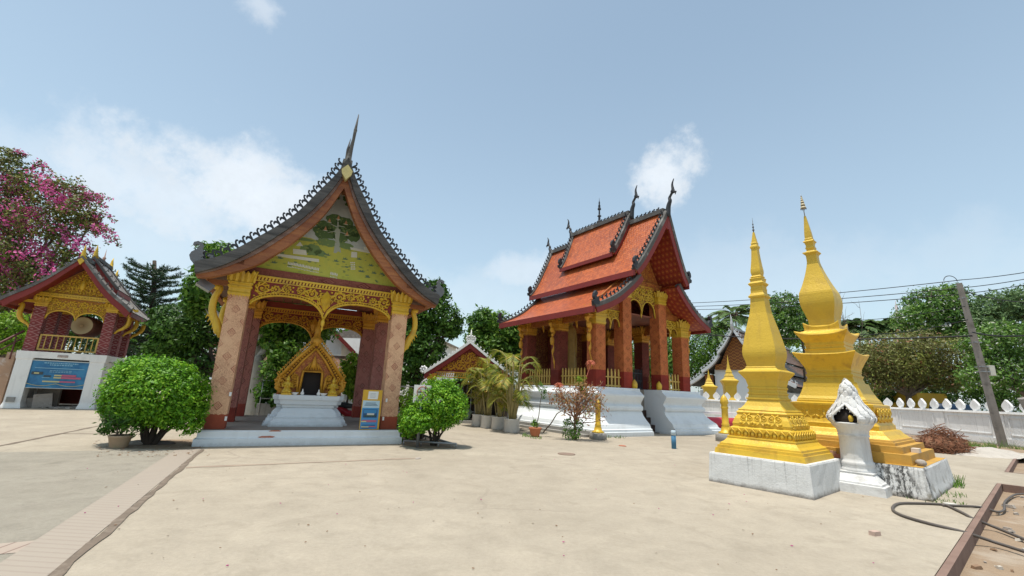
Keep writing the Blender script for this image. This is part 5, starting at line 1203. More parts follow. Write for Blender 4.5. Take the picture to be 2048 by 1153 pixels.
def tarch(x0, x1, zt, zf, zap, zv, y0):
    n = 36; xs = [x0+(x1-x0)*i/n for i in range(n+1)]
    def lo(x):
        t = (x-x0)/(x1-x0)*2; k = t-math.floor(t) if t < 2 else 1.; e0 = zf if (t < 1 and k < .5) or (t >= 1 and k >= .5) else zv
        return e0+(zap-e0)*math.sqrt(max(0, 1-abs(2*k-1)**2.2))
    mb = MB(); mb.grid([[(x, y0, lo(x)) for x in xs], [(x, y0, zt) for x in xs]]); mb.grid([[(x, y0+.06, zt) for x in xs], [(x, y0+.06, lo(x)) for x in xs]]); mb.grid([[(x, y0+.06, lo(x)) for x in xs], [(x, y0, lo(x)) for x in xs]])
    p = mb.build('arch_screen', paint('gold_brown_panel', (.38, .17, .03), .2, 5., .6), tow)
    mb = MB(); mb.tube([(x, y0, lo(x)+.03) for x in xs], .04, 5); filigree(mb, pack(lambda x, z: lo(x)+.07 < z < zt-.03, x0+.02, x1-.02, zf, zt-.02, .17, .04, 46, 50), lambda x, z, d: (x, y0-.01-d, z), .026); mb.build('gilt_scrollwork', GOLD, p)
tarch(-1.02, 1.02, 4.84, 3.86, 4.27, 3.88, .22)
mb = MB()
for z, d in ((4.90, .10), (5.0, .16)): mb.box(0, .22-d*.3, z, 2.9, .3, .08)
for i in range(26): mb.box(-1.3+i*.104, .06, 4.95, .055, .1, .07, 0, 0, 1, 1, 0, .3)
for x in (-1.22, 1.22): mb.box(x, 1.8, 4.93, .22, 3.2, .14)
for sx in (-1, 1): mb.box(sx*1.75, .3, 4.62, .8, .12, .12)
mb.build('cornice', GOLD, tow)
mb = MB(); mb.prism([(-1.42, 5.04), (1.42, 5.04), (.7, 5.7), (0, 6.36), (-.7, 5.7)], .12, .2); gp_ = mb.build('gable_panel', paint('gold_brown_panel', (.38, .17, .03)), tow)
mb = MB(); tin = lambda x, z: z > 5.08 and z < 6.28-abs(x)*.93
filigree(mb, pack(tin, -1.35, 1.35, 5.06, 6.3, .21, .045, 60), lambda x, z, d: (x, .105-d, z), .028); mb.lathe([(5.3, .0), (5.36, .12), (5.6, .12), (5.8, .05), (5.95, 0)], 0, .1, 10); mb.build('gilt_scrollwork', GOLD, gp_)
mb = MB(); mb.box(0, .26, 3.16, 2.0, .05, .06); mb.box(0, .26, 2.52, 2.0, .05, .06)
for x in (-.97, .97): mb.box(x, .26, 2.84, .06, .06, .66)
for i in range(9): x = -.8+i*.2; mb.tube([(x, .26, 2.52), (x, .26, 2.62), (x, .26, 2.72), (x, .26, 2.95), (x, .26, 3.15)], [.03, .018, .028, .014, .024], 6)
mb.build('balustrade', YEL, tow)
for sx in (-1, 1):
    for y in (.36, 1.75, 3.2):
        mb = MB(); c = curve([(sx*x, z) for x, z in ((2.02, 4.42), (1.95, 4.5), (1.88, 4.4), (1.90, 4.15), (1.86, 3.9), (1.72, 3.72), (1.55, 3.6), (1.45, 3.45))], 28); k = len(c)
        mb.tube([(x, y, z) for x, z in c], [.05+.05*math.sin(min(1, i/k*1.15)*math.pi) for i in range(k)], 7); mb.build('bracket', GOLD, tow)
DRP = [(0, 6.66), (.45, 6.12), (.9, 5.58), (1.4, 5.08), (1.85, 4.72), (2.15, 4.44)]
DUP = [(0, 7.0), (.35, 6.55), (.75, 6.05), (1.12, 5.62)]
_t = tem
def roof2(prof, y0, y1, label, cap=.10):
    pc = curve(prof, 16); n = len(pc); acc = [0.]
    for p, q in zip(pc[:-1], pc[1:]): acc.append(acc[-1]+math.hypot(q[0]-p[0], q[1]-p[1]))
    for sx in (-1, 1):
        mb = MB(); ys = [y0, (y0+y1)/2, y1]
        mb.grid([[(sx*x, y, z) for y in ys] for x, z in pc], 0, [[(y, -s) for y in ys] for s in acc], True); mb.grid([[(sx*x*.97, y, z-.1) for y in ys] for x, z in pc][::-1], 1)
        rf = mb.build('roof_slope', [TILEG, REDB], tow)
        for y, d in ((y0, -1), (y1, 1)):
            mb = MB(); mb.rings([[(sx*x, y+d*.1, z+.08), (sx*x, y-d*.22, z+.08), (sx*x*.98, y-d*.22, z-.06), (sx*x*.98, y+d*.1, z-.06)] for x, z in pc], 0); mb.build('barge_cap', DARKW, rf)
            mb = MB(); mb.rings([[(sx*x*.985, y+d*.06, z-.06), (sx*x*.985, y-d*.05, z-.06), (sx*x*.93, y-d*.05, z-.30), (sx*x*.93, y+d*.06, z-.30)] for x, z in pc], 0); mb.build('barge_board', REDB, rf)
            mb = MB(); crest(mb, [(sx*x, y, z+.08) for x, z in pc][1:], .3, .13, .04); mb.build('hook_crest', DARKW, rf)
        x, z = pc[-1]; mb = MB(); mb.box(sx*(x-.02), (y0+y1)/2, z-.14, .06, y1-y0, .2); mb.build('eave_board', REDB, rf)
roof2(DRP, -.85, 4.3, 'main'); roof2(DUP, .55, 3.0, 'upper')
mb = MB(); mb.box(0, 1.75, 6.70, .2, 5.2, .16); mb.box(0, 1.78, 7.04, .2, 2.5, .16); mb.build('ridge', DARKW, tow)
for y, z, d in ((-.8, 6.62, -1), (.6, 7.0, -1), (3.0, 7.0, 1), (4.2, 6.62, 1)):
    mb = MB(); mb.tube([(0, y, z), (0, y+d*.02, z+.14), (0, y+d*.08, z+.28), (0, y+d*.05, z+.44), (0, y+d*.12, z+.62)], [.14, .10, .075, .045, .01], 6); mb.build('chofa_finial', GOLD, tow)
mb = MB(); mb.lathe([(7.1, .1), (7.2, .05), (7.3, .08), (7.35, .03), (7.8, .0)], 0, 1.78, 6); mb.build('ridge_spire', paint('rusty_spike', (.35, .2, .15)), tow)
mb = MB(); mb.prism([(0, 6.62), (.12, 6.5), (0, 6.3), (-.12, 6.5)], -.98, -.88); mb.build('apex_boss', GOLD, tow)
# drum hanging inside
HIDE = mat('drum_skin', lambda n: n.bsdf(n.mix((lambda q: q.step(.0, .42))(n.sep(n.scl(n.obj(), (1, 1, 1)))[0]._m('POWER', 2.).__add__(n.sep(n.obj())[2]._m('POWER', 2.)).sqrt()), (.24, .15, .07), (.42, .33, .18)), .7))
dr = thing('drum', 'big hide covered drum hanging in the tower behind the balustrade', 'drum', dw(.13, .8, 3.74), DY-.12)
mb = MB(); prof = [(0, .42), (.15, .47), (.55, .5), (.95, .47), (1.1, .42)]
rg = [[(r*math.cos(2*math.pi*k/28), y, r*math.sin(2*math.pi*k/28)) for k in range(28)] for y, r in prof]; mb.rings(rg, 0, True); mb.build('shell', paint('drum_shell', (.12, .045, .025), .2, 4.), dr)
mb = MB(); mb.prism([(.40*math.cos(2*math.pi*k/32), .40*math.sin(2*math.pi*k/32)) for k in range(32)], -.02, .02); mb.build('skin', HIDE, dr)
mb = MB(); mb.sphere((0, -.03, 0), (.07, .02, .07)); mb.build('boss', paint('boss_brown', (.3, .2, .09)), dr)
mb = MB(); mb.tube([(0, .2, .45), (0, .2, 1.0)], .02, 5); mb.tube([(0, .9, .45), (0, .9, 1.0)], .02, 5); mb.build('hanging_chain', BLACKM, dr)
# banner tied across the opening
ban = thing('banner', 'blue printed banner with pale borders tied across the tower base opening', 'banner', dw(0, .06, 1.46), DY)
mb = MB(); mb.grid([[(-.97+1.94*i/12, .012*math.sin(i*.9+j), -.60+j*.24) for i in range(13)] for j in range(6)]); mb.grid([[(-.97+1.94*i/12, .012*math.sin(i*.9+j)+.008, -.60+j*.24) for i in range(13)] for j in range(5, -1, -1)]); mb.build('cloth', mat('banner_blue', lambda n: n.bsdf(n.mix(n.noise(n.obj(), 2.2, 5, .6).step(.35, .65), (.03, .15, .32), (.05, .24, .44)), .55)), ban)
mb = MB(); bm = [flat('banner_yellow', (.55, .5, .25)), flat('banner_pale', (.25, .48, .62)), flat('banner_red', (.5, .12, .2)), flat('banner_photo', (.05, .07, .08)), flat('banner_edge', (.5, .55, .55))]
k_ = 0
def br(x0, x1, z0, z1, m):
    global k_; k_ += 1; y = -.018-.0005*k_; mb.prism([(x0, z0), (x1, z0), (x1, z1), (x0, z1)], y, y+.004, m)
br(-.95, .95, .56, .60, 4); br(-.96, .96, -.61, -.585, 4)
for i, (x0, x1, z) in enumerate(((-.55, .55, .46), (-.35, .35, .38))):       # lines of print, too small to read
    x = x0
    while x < x1: w = rnd.uniform(.03, .09); br(x, x+w, z, z+.045, 1); x += w+.022
br(-.80, .82, .245, .27, 1)
for z in (.15, .09): 
    x = -.3
    while x < .4: w = rnd.uniform(.04, .1); br(x, x+w, z, z+.022, 1); x += w+.02
br(-.86, -.5, -.03, .09, 3); br(-.78, -.62, .0, .06, 0); br(-.45, -.22, -.12, -.05, 3); br(-.5, -.25, -.16, -.14, 1)
br(-.12, .12, -.07, -.01, 0); br(.12, .6, -.08, -.0, 2); br(-.12, .12, -.17, -.11, 0); br(.12, .78, -.18, -.1, 2); br(-.45, .1, -.34, -.28, 0); br(.1, .62, -.34, -.28, 2)
cv = [(-.96+1.92*i/40, -.02-.022, -.40-.10*abs(math.sin(math.pi*i/20))*(1 if 1 else 0)) for i in range(41)]; mb.tube(cv, .012, 4, 0); mb.tube([(-.94, -.04, .52), (-.94, -.04, -.42)], .010, 4, 4); mb.tube([(.94, -.04, .52), (.94, -.04, -.42)], .010, 4, 4)
mb.build('print', bm, ban)
for i, (x, y, sx, sy, sz, rz, rx, lb) in enumerate(((-.42, .55, .62, .42, .58, .25, .0, 'squared grey stone block tilted under the blue banner'), (-.85, .75, .5, .4, .42, .1, 0, 'low grey stone block left of the tilted block'), (-.5, 1.3, .8, .25, .95, 0, 0, 'grey cement slab standing at the back under the banner'))):
    mb = MB(); mb.box(0, 0, sz/2, sx, sy, sz, 0, 0, .93, .93, rx, -.12 if i == 0 else 0); tag(mb.build('stone_block', STONE, None, dw(x, y, .03 if i == 0 else 0), DY+rz), lb, 'stone block')
mb = MB(); q = random.Random(8)
for i in range(46): mb.box(q.uniform(-.3, .95), q.uniform(.1, 1.2), .03, q.uniform(.08, .26), q.uniform(.05, .14), q.uniform(.03, .09), q.uniform(0, 3), 0, .8, .8, q.uniform(-.3, .3), q.uniform(-.3, .3))
rb = mb.build('rubble', STONE, None, DO, DY); rb['kind'] = 'stuff'
# stair with handrail at the far left of the tower
st = thing('staircase', 'steep brick stair with dark handrail at the left of the drum tower', 'staircase', dw(-1.75, .6), DY)
mb = MB()
for i in range(9): mb.box(-2.3+.27*i+.0, .6, .13*(i+1), .27, 1.0, .26*(i+1))
mb.build('steps', paint('stair_brick', (.42, .27, .18), .25, 3., .85, (.65, .6, .55), 2.5, .8), st)
mb = MB(); 
for y in (.1, ): mb.tube([(-2.5, y, .9), (.05, y, 3.3)], .05, 6); mb.tube([(-2.5, y, .55), (.05, y, 2.95)], .03, 6)
for i in range(4): x = -2.3+.72*i; mb.tube([(x, .1, .26*(i*2.6)), (x, .1, .26*(i*2.6)+1.0)], .03, 6)
mb.build('handrail', paint('dark_red_rail', (.14, .05, .05)), st)
# ------------------------------------------------------------------ boundary wall with lotus bud merlons
WP = [Vector((14.2, 36.5, 0)), Vector((25.6, 29.5, 0)), Vector((24.9, 19.5, 0)), Vector((27.5, 12.0, 0))]
BUD = [(-.09, 0), (.09, 0), (.12, .06), (.21, .16), (.245, .27), (.20, .38), (.10, .49), (0, .60), (-.10, .49), (-.20, .38), (-.245, .27), (-.21, .16), (-.12, .06)]
def wall_run(A, B, label, npan, step, hs=1.):
    d = (B-A); L = d.length; rz = math.atan2(d.y, d.x); t = thing('boundary_wall', label, 'wall', A, rz)
    mb = MB(); mb.box(L/2, 0, .78, L, .24, 1.56); mb.box(L/2, 0, .16, L+.04, .34, .36); mb.build('wall_body', LIMEW2, t)
    mb = MB(); mb.box(L/2, 0, 1.59, L+.06, .42, .11, 0, 0, 1, .9); mb.build('coping', LIMEW2, t)
    pw_ = L/npan
    for i in range(npan):
        mb = MB(); x = (i+.5)*pw_; w = pw_-.95
        for sy in (-1, 1):
            y = sy*.135
            for xx, zz, sx_, sz in ((x, 1.36, w, .05), (x, .52, w, .05), (x-w/2, .94, .05, .85), (x+w/2, .94, .05, .85)): mb.box(xx, y, zz, sx_, .05, sz)
        mb.build('panel_frame', LIMEW2, t)
        mb = MB(); mb.box(i*pw_+.0, 0, .80, .5, .31, 1.52); mb.build('pilaster', LIMEW2, t)
    n = int(L/step)
    for i in range(n):
        x = (i+.5)*L/n; mb = MB(); j = rnd.uniform(-.03, .03); mb.prism([(x+a*hs+j*z, 1.64+z*hs) for a, z in BUD], -.06, .06); mb.build('merlon', LIMEW2, t)
LIMEW2 = limed('wall_limewash', (.40, .38, .35), .3, .3, 0., 0., .8)
wall_run(WP[0], WP[1], 'long white wall with bud shaped merlons behind the gilded stupas', 4, .72)
wall_run(WP[1], WP[2], 'white panelled wall with bud shaped merlons behind the leaning pole', 3, .82)
wall_run(WP[2], WP[3], 'white wall end with merlons at the right edge of the yard', 3, .82)
# ------------------------------------------------------------------ leaning pole, second pole and wires
POLEM = paint('grey_concrete_pole', (.24, .22, .20), .25, 3., .9, (.10, .09, .08), 2., .6)
pb = Vector((24.1, 22.05, 0)); ptop = at(1918, 567, 21.8)
pol = thing('utility_pole', 'tall leaning concrete utility pole with meter box before the white wall', 'pole', pb)
mb = MB(); tp = ptop-pb; mb.tube([(0, 0, -.2), tuple(tp)], [.24, .16], 4, 0, False); mb.build('shaft', POLEM, pol)
mb = MB(); c = tp*.45; mb.box(c.x+.34, c.y-.02, c.z, .36, .22, .5, .2); mb.build('meter_box', paint('meter_box_cream', (.55, .53, .45)), pol)
mb = MB()
for k in (.44, .47, .62, .9): c = tp*k; mb.box(c.x, c.y, c.z, .46-.2*k, .46-.2*k, .05)
mb.build('strap', STEEL, pol)
mb = MB(); c = tp; pts = [(c.x-.12+.35*math.cos(a)-.3, c.y, c.z+.1+.28*math.sin(a)) for a in [math.pi*k/10 for k in range(11)]]; mb.tube(pts, .02, 4); mb.build('cable_loop', BLACKM, pol)
p2 = thing('utility_pole', 'concrete pole cut off by the right edge of the picture', 'pole', (24.35, 20.2, 0))
mb = MB(); mb.tube([(0, 0, -.2), tuple(at(2046, 797, 20.2)-Vector((24.35, 20.2, 0)))], [.24, .24], 4, 0, False); mb.build('shaft', POLEM, p2)
WIRE = flat('black_cable', (.012, .012, .014), .6)
def wire(p, q, sag, r, label, n=22):
    p, q = Vector(p), Vector(q); pts = []
    for i in range(n+1): t = i/n; v = p.lerp(q, t); v.z -= sag*4*t*(1-t); pts.append(tuple(v-p))
    mb = MB(); mb.tube(pts, r, 5); tag(mb.build('power_cable', WIRE, None, p), label, 'cable', 'overhead cables')
for i, (v1, v2, vp) in enumerate(((606, 568, 541), (612, 581, 552), (618, 590, 563))):
    lb = ('topmost', 'middle', 'lowest')[i]
    wire(at(1330, v1+2, 40), at(1925, v2-8+i*3, 24), .25, .024, lb+' of three thin cables crossing the sky left of the pole'); wire(at(1925, v2-8+i*3, 24), at(2160, vp-16, 18), .1, .02, lb+' of three thin cables running right from the pole top')
for i, (u1, v1, u2, v2, r, lb) in enumerate(((1380, 667, 1945, 672, .07, 'thick black cable bundle crossing low behind the temple and stupas'), (1945, 665, 2140, 652, .06, 'thick black cable bundle running right from the middle of the pole'), (1640, 640, 1930, 613, .03, 'black cable rising to the pole above the frangipani'), (1700, 668, 1935, 640, .04, 'black cable swooping under the others to the pole'), (1930, 583, 2140, 600, .035, 'black cable sloping down right from near the pole top'))):
    wire(at(u1, v1, 34 if u1 < 1900 else 21.6), at(u2, v2, 21.6 if u1 < 1900 else 17), .3, r*.6, lb)
# ------------------------------------------------------------------ temple behind the wall on the right
vt = at(1464.8, 655.6, 45)
vih = thing('far_temple', 'temple with white curved bargeboards and white wall behind the boundary wall', 'temple', (vt.x, 45, 0), -.78)
BWHITE = paint('whitened_barge', (.50, .52, .54), .12, 3., .7, (.2, .2, .2), 3., .5)
def vroof(prof, y0, y1, zoff=0, xs=1.):
    pc = curve(prof, 12)
    for sx in (-1, 1):
        mb = MB(); acc = [0.]
        for p, q in zip(pc[:-1], pc[1:]): acc.append(acc[-1]+math.hypot(q[0]-p[0], q[1]-p[1]))
        mb.grid([[(sx*x, y, z) for y in (y0, y1)] for x, z in pc], 0, [[(y, -s) for y in (y0, y1)] for s in acc], True); mb.grid([[(sx*x*.98, y, z-.14) for y in (y0, y1)] for x, z in pc][::-1], 1)
        rf = mb.build('roof_slope', [TILEB, WOODD], vih)
        mb = MB(); mb.rings([[(sx*x, y0-.1, z+.14), (sx*x, y0+.3, z+.14), (sx*x*.97, y0+.3, z-.16), (sx*x*.97, y0-.1, z-.16)] for x, z in pc], 0); mb.build('barge_board', BWHITE, rf)
        mb = MB(); crest(mb, [(sx*x, y0, z+.14) for x, z in pc][1:], .4, .28, .06); mb.build('hook_crest', BWHITE, rf)
vroof([(0, 8.9), (.4, 8.2), (.95, 7.3), (1.7, 6.4)], 0, 24); vroof([(1.6, 6.25), (2.3, 5.4), (3.2, 4.7), (3.5, 4.55)], .1, 24); vroof([(3.4, 4.3), (4.2, 3.7), (5.2, 3.15)], .3, 24)
mb = MB(); mb.box(0, 12, 8.95, .3, 24, .22); mb.build('ridge', BWHITE, vih)
mb = MB(); mb.tube([(0, .0, 8.8), (0, -.2, 9.5), (0, -.15, 9.9), (0, -.35, 10.4)], [.2, .14, .08, .01], 6); mb.build('chofa_finial', BWHITE, vih)
mb = MB(); mb.box(0, 12.4, 2.4, 5.0, 22.4, 4.8); mb.box(0, 12.4, 1.3, 8.4, 22.2, 2.6); mb.build('wall', paint('far_white_wall', (.62, .66, .70), .05, 1.), vih)
mb = MB(); mb.prism([(-1.75, 5.3), (1.75, 5.3), (1.1, 6.8), (.4, 8.0), (0, 8.6), (-.4, 8.0), (-1.1, 6.8)], .9, 1.0); mb.box(0, .95, 5.05, 4.6, .2, .6); mb.build('gable_panel', lattice('gilt_lattice_gable', (.16, .05, .02), (.42, .19, .04), .34, .12), vih)
for x in (-3.0, 3.0): mb = MB(); mb.box(x, .9, 2.1, .7, .5, 4.3); mb.build('gilt_pier', ARABD, vih)
def small_stupa(u, v, D, h, w, label):
    p = at(u, v, D); t = thing('small_stupa', label, 'stupa', (p.x, D, 0), -.3); b = p.z
    mb = MB(); mb.lathe([(0, w*1.3), (b-.02, w*1.3), (b, w*1.0), (b+h*.05, w*.82), (b+h*.30, w*.9), (b+h*.36, w*1.05), (b+h*.40, w*1.2), (b+h*.42, w*1.2), (b+h*.46, w*.75), (b+h*.50, w*.6), (b+h*.52, w*.62), (b+h*.58, w*.42), (b+h*.60, w*.45), (b+h*.68, w*.24), (b+h*.8, w*.12), (b+h*1., 0)], 0, 0, sq=True, sm=False); mb.build('body', GOLDW, t)
small_stupa(1420, 800, 40, 2.75, .52, 'golden stupa behind the wall, left of its slimmer neighbour'); small_stupa(1461, 800, 40, 4.0, .56, 'slim spired golden stupa behind the wall before the white wall')
t = thing('stepped_monument', 'yellow stepped monument behind the wall under the frangipani', 'monument', (at(1838, 800, 34).x, 34, 0), .1)
mb = MB()
for i in range(7): mb.box(0, 0, .3+i*.38, 3.3-.14*i-(i % 2)*.25, 2.6-.1*i-(i % 2)*.25, .38)
mb.build('tiers', GOLDW, t)
t = thing('water_tank', 'dark blue tank lying behind the wall at right', 'tank', (at(1905, 805, 31).x, 31, 0), .1)
mb = MB(); mb.tube([(-1.5, 0, 1.6), (-1.4, 0, 1.6), (1.4, 0, 1.6), (1.5, 0, 1.6)], [.3, .45, .45, .3], 14); mb.build('barrel', flat('tank_blue', (.01, .03, .07), .4), t)
mb = MB(); mb.box(-1.3, 0, .65, .2, .9, 1.3); mb.box(1.3, 0, .65, .2, .9, 1.3); mb.build('stand', CONC, t)
# distant spire seen above the frangipani
t = thing('far_spire', 'tiny distant spire rising above the brown green frangipani', 'spire', (at(1800, 660, 70).x, 70, 0))
b = at(1800, 655, 70).z; mb = MB(); mb.lathe([(0, 1.2), (b, 1.1), (b+.5, .5), (b+1.6, .55), (b+1.7, .3), (b+2.4, .4), (b+2.5, .15), (b+3.6, .2), (b+3.7, .08), (b+4.6, 0)], 0, 0, 8); mb.build('body', paint('far_spire_pink', (.38, .33, .34)), t)
# ------------------------------------------------------------------ small gate pavilion between the two halls
gt = thing('gate_shelter', 'low shelter with white roof edges and red gold gable beyond the yard', 'shelter', (-1.95, 22., 0), -.04)
mb = MB(); 
for sx in (-1, 1):
    mb.grid([[(sx*x, y, z) for y in (-.1, 4)] for x, z in ((0, 3.86), (1.1, 3.02), (2.2, 2.3))]); mb.grid([[(sx*x, y, z-.1) for y in (4, -.1)] for x, z in ((0, 3.86), (1.1, 3.02), (2.2, 2.3))])
mb.build('roof', [TILEG], gt)
for sx in (-1, 1):
    mb = MB(); mb.rings([[(sx*x, -.2, z+.10), (sx*x, .1, z+.10), (sx*x, .1, z-.04), (sx*x, -.2, z-.04)] for x, z in ((0, 3.88), (1.1, 3.05), (2.18, 2.30))]); spiral(mb, (sx*2.26, 2.46), .13, -sx, .035, lambda x, z, d: (x, -.05, z)); crest(mb, [(sx*.05, -.05, 3.95), (sx*2.1, -.05, 2.4)], .22, .09, .03); mb.build('barge_board', WHITE, gt)
    mb = MB(); mb.rings([[(sx*x, -.14, z-.04), (sx*x, .05, z-.04), (sx*x, .05, z-.28), (sx*x, -.14, z-.28)] for x, z in ((0, 3.86), (1.1, 3.03), (2.18, 2.28))]); mb.build('fascia_board', REDB, gt)
mb = MB(); spiral(mb, (-.1, 4.08), .12, 1, .025, lambda x, z, d: (x, -.05, z)); spiral(mb, (.1, 4.08), .12, -1, .025, lambda x, z, d: (x, -.05, z)); mb.tube([(0, -.05, 3.9), (0, -.05, 4.3), (0, -.05, 4.55)], [.06, .05, .01], 5); mb.build('ridge_ornament', WHITE, gt)
mb = MB(); mb.prism([(-1.9, 2.42), (1.9, 2.42), (0, 3.72)], .06, .12); gpn = mb.build('gable_panel', MAROON, gt)
mb = MB(); filigree(mb, pack(lambda x, z: z > 2.47 and z < 3.5-abs(x)*.66, -1.5, 1.5, 2.45, 3.5, .24, .05, 40), lambda x, z, d: (x, .05-d, z), .03); mb.build('gilt_scrollwork', GILT, gpn)
mb = MB(); mb.box(0, .05, 2.38, 3.8, .1, .06); mb.box(0, .02, 2.14, 3.5, .12, .05)
for i in range(30): mb.box(-1.6+.11*i, .04, 2.26, .05, .08, .14, 0, 0, 1, 1, 0, .3)
mb.box(-1.85, .05, 2.15, .4, .3, .3, 0, 0, 1.1, 1.1); mb.build('cornice', GILT, gt)
for x in (-1.85, 1.85):
    for y in (.1, 3.8): mb = MB(); mb.box(x, y, 1.05, .3, .3, 2.1); mb.build('post', BARKD, gt)
mb = MB(); mb.box(0, 3.9, 1.0, 3.6, .06, 2.0); mb.build('back_screen', BARKD, gt)
mb = MB(); mb.box(0, .05, .06, 4.4, .3, .12); mb.build('sill', CONC, gt)
t = thing('gilt_crescent_boat', 'gold crescent shaped boat ornament under the low shelter', 'ornament', (-1.1, 21.95, 1.7))
mb = MB(); mb.tube([(.34*math.cos(a), 0, .30*math.sin(a)+.1) for a in [math.pi+math.pi*k/16 for k in range(17)]], [.012+.05*math.sin(math.pi*k/16) for k in range(17)], 6); mb.build('hull', GOLD, t)
mb = MB(); mb.tube([(0, 0, -.2), (0, .02, -.9), (0, .02, -1.7)], .03, 6); mb.build('stand', BARKD, t)
t = thing('steel_rack', 'dim metal rack with rods standing under the low shelter', 'rack', (-1.9, 22.9, 0)); mb = MB()
for i in range(6): mb.tube([(-.6+.22*i, 0, 0), (-.6+.22*i, .02, 1.9)], .022, 5)
mb.box(-.05, 0, 1.2, 1.4, .04, .04); mb.box(-.05, 0, .5, 1.4, .04, .04); mb.build('frame', STEEL, t)
for i, (x, c, lb) in enumerate(((-2.6, (.05, .25, .28), 'teal bundle on the floor of the low shelter'), (-2.1, (.12, .16, .12), 'grey green sack on the floor of the low shelter'))):
    mb = MB(); mb.sphere((0, 0, .25), (.36, .25, .26)); mb.sphere((.2, .05, .4), (.2, .18, .16)); tag(mb.build('bundle', flat('cloth%d' % i if False else ('teal_cloth' if i == 0 else 'sack_cloth'), c, .8), None, (x, 22.3, .1)), lb, 'bundle')
# ------------------------------------------------------------------ house seen through the pavilion
hp = at(690, 700, 27); hs = thing('house', 'white gabled house with maroon bargeboard and tiled roof behind the pavilion', 'house', (at(702, 706, 27).x-3.8, 27, 0), .25)
mb = MB(); mb.box(0, 2.6, 2.1, 6.0, 5.0, 4.2); mb.prism([(-3.0, 4.2), (3.0, 4.2), (0, 6.9)], .12, 5.1); mb.build('wall', WHITE, hs)
for sx in (-1, 1):
    mb = MB(); mb.grid([[(sx*x, y, z) for y in (-.5, 6)] for x, z in ((0, 7.3), (1.8, 5.45), (3.9, 3.55))], 0, [[(y, -k*2.5) for y in (-.5, 6)] for k in range(3)]); mb.grid([[(sx*x, y, z-.16) for y in (6, -.5)] for x, z in ((0, 7.3), (1.8, 5.45), (3.9, 3.55))]); rf = mb.build('roof_slope', TILEG, hs)
    mb = MB(); mb.rings([[(sx*x, -.6, z+.05), (sx*x, -.45, z+.05), (sx*x, -.45, z-.26), (sx*x, -.6, z-.26)] for x, z in ((0, 7.3), (1.8, 5.45), (3.9, 3.55))]); mb.build('barge_board', REDB, rf)
mb = MB(); mb.grid([[(-4, 0, 3.3), (5.5, 0, 3.3)], [(-4, -2.2, 2.4), (5.5, -2.2, 2.4)]], 0, [[(0, 0), (8, 0)], [(0, -2.4), (8, -2.4)]]); mb.build('lean_to_roof', TILEB, hs)
hp = at(720, 690, 33); h2 = thing('house', 'house with long orange brown roof far behind the pavilion', 'house', (hp.x+1.5, 33, 0), -.1)
mb = MB(); mb.box(0, 3, 2.5, 9, 6, 5); mb.build('wall', WHITE, h2); mb = MB(); mb.prism([(-5, 5), (5, 5), (0, 6.6)], 0, 6.5); mb.build('roof', [TILEG], h2)
# motorbike parked behind the pedestal
mx = at(705, 832, 18.6); bk = thing('motorbike', 'red motorbike parked in the shade behind the white pedestal', 'motorbike', (mx.x-.1, 18.6, 0), .35)
RB = flat('bike_red', (.32, .02, .03), .3)
for x in (-.62, .62):
    mb = MB(); mb.tube([(x+.27*math.cos(a), 0, .29+.27*math.sin(a)) for a in [2*math.pi*k/18 for k in range(19)]], .05, 7, caps=False); w = mb.build('wheel', BLACKM, bk)
    mb = MB(); mb.lathe([(-.03, .05), (.03, .05)], 0, 0, 8); 
    for k in range(6): a = math.pi*k/3; mb.tube([(x, 0, .29), (x+.24*math.cos(a), 0, .29+.24*math.sin(a))], .012, 4)
    mb.V = mb.V[16:] if False else mb.V; mb.build('rim', STEEL, w)
mb = MB(); mb.tube([(-.75, 0, .62), (-.45, 0, .62), (-.1, 0, .42), (.2, 0, .42), (.45, 0, .75), (.52, 0, 1.0)], [.07, .13, .16, .13, .10, .07], 8, flat=.8); mb.tube([(.45, 0, .8), (.62, 0, .3)], .04, 6); mb.build('body', RB, bk)
mb = MB(); mb.tube([(-.72, 0, .78), (-.3, 0, .76), (.05, 0, .72)], [.08, .12, .09], 8, flat=1.2); mb.build('saddle', BLACKM, bk)
mb = MB(); mb.tube([(.42, -.33, 1.06), (.5, -.1, 1.03), (.5, .1, 1.03), (.42, .33, 1.06)], .022, 6); mb.sphere((.58, 0, .95), (.08, .1, .09)); mb.build('handlebar', BLACKM, bk)
# low fence behind the pavilion
fn_ = thing('rail_fence', 'thin dark rail fence on a low wall behind the pavilion', 'fence', (-9.8, 18.0, 0), .47); mb = MB()
for i in range(9): mb.tube([(i*.9, 0, 0), (i*.9, 0, 1.65)], .03, 5)
for z in (.9, 1.6): mb.tube([(0, 0, z), (7.2, 0, z)], .022, 5)
mb.build('rails', STEEL, fn_); mb = MB(); mb.box(3.6, .1, .35, 7.4, .2, .7); mb.build('low_wall', CONC, fn_)
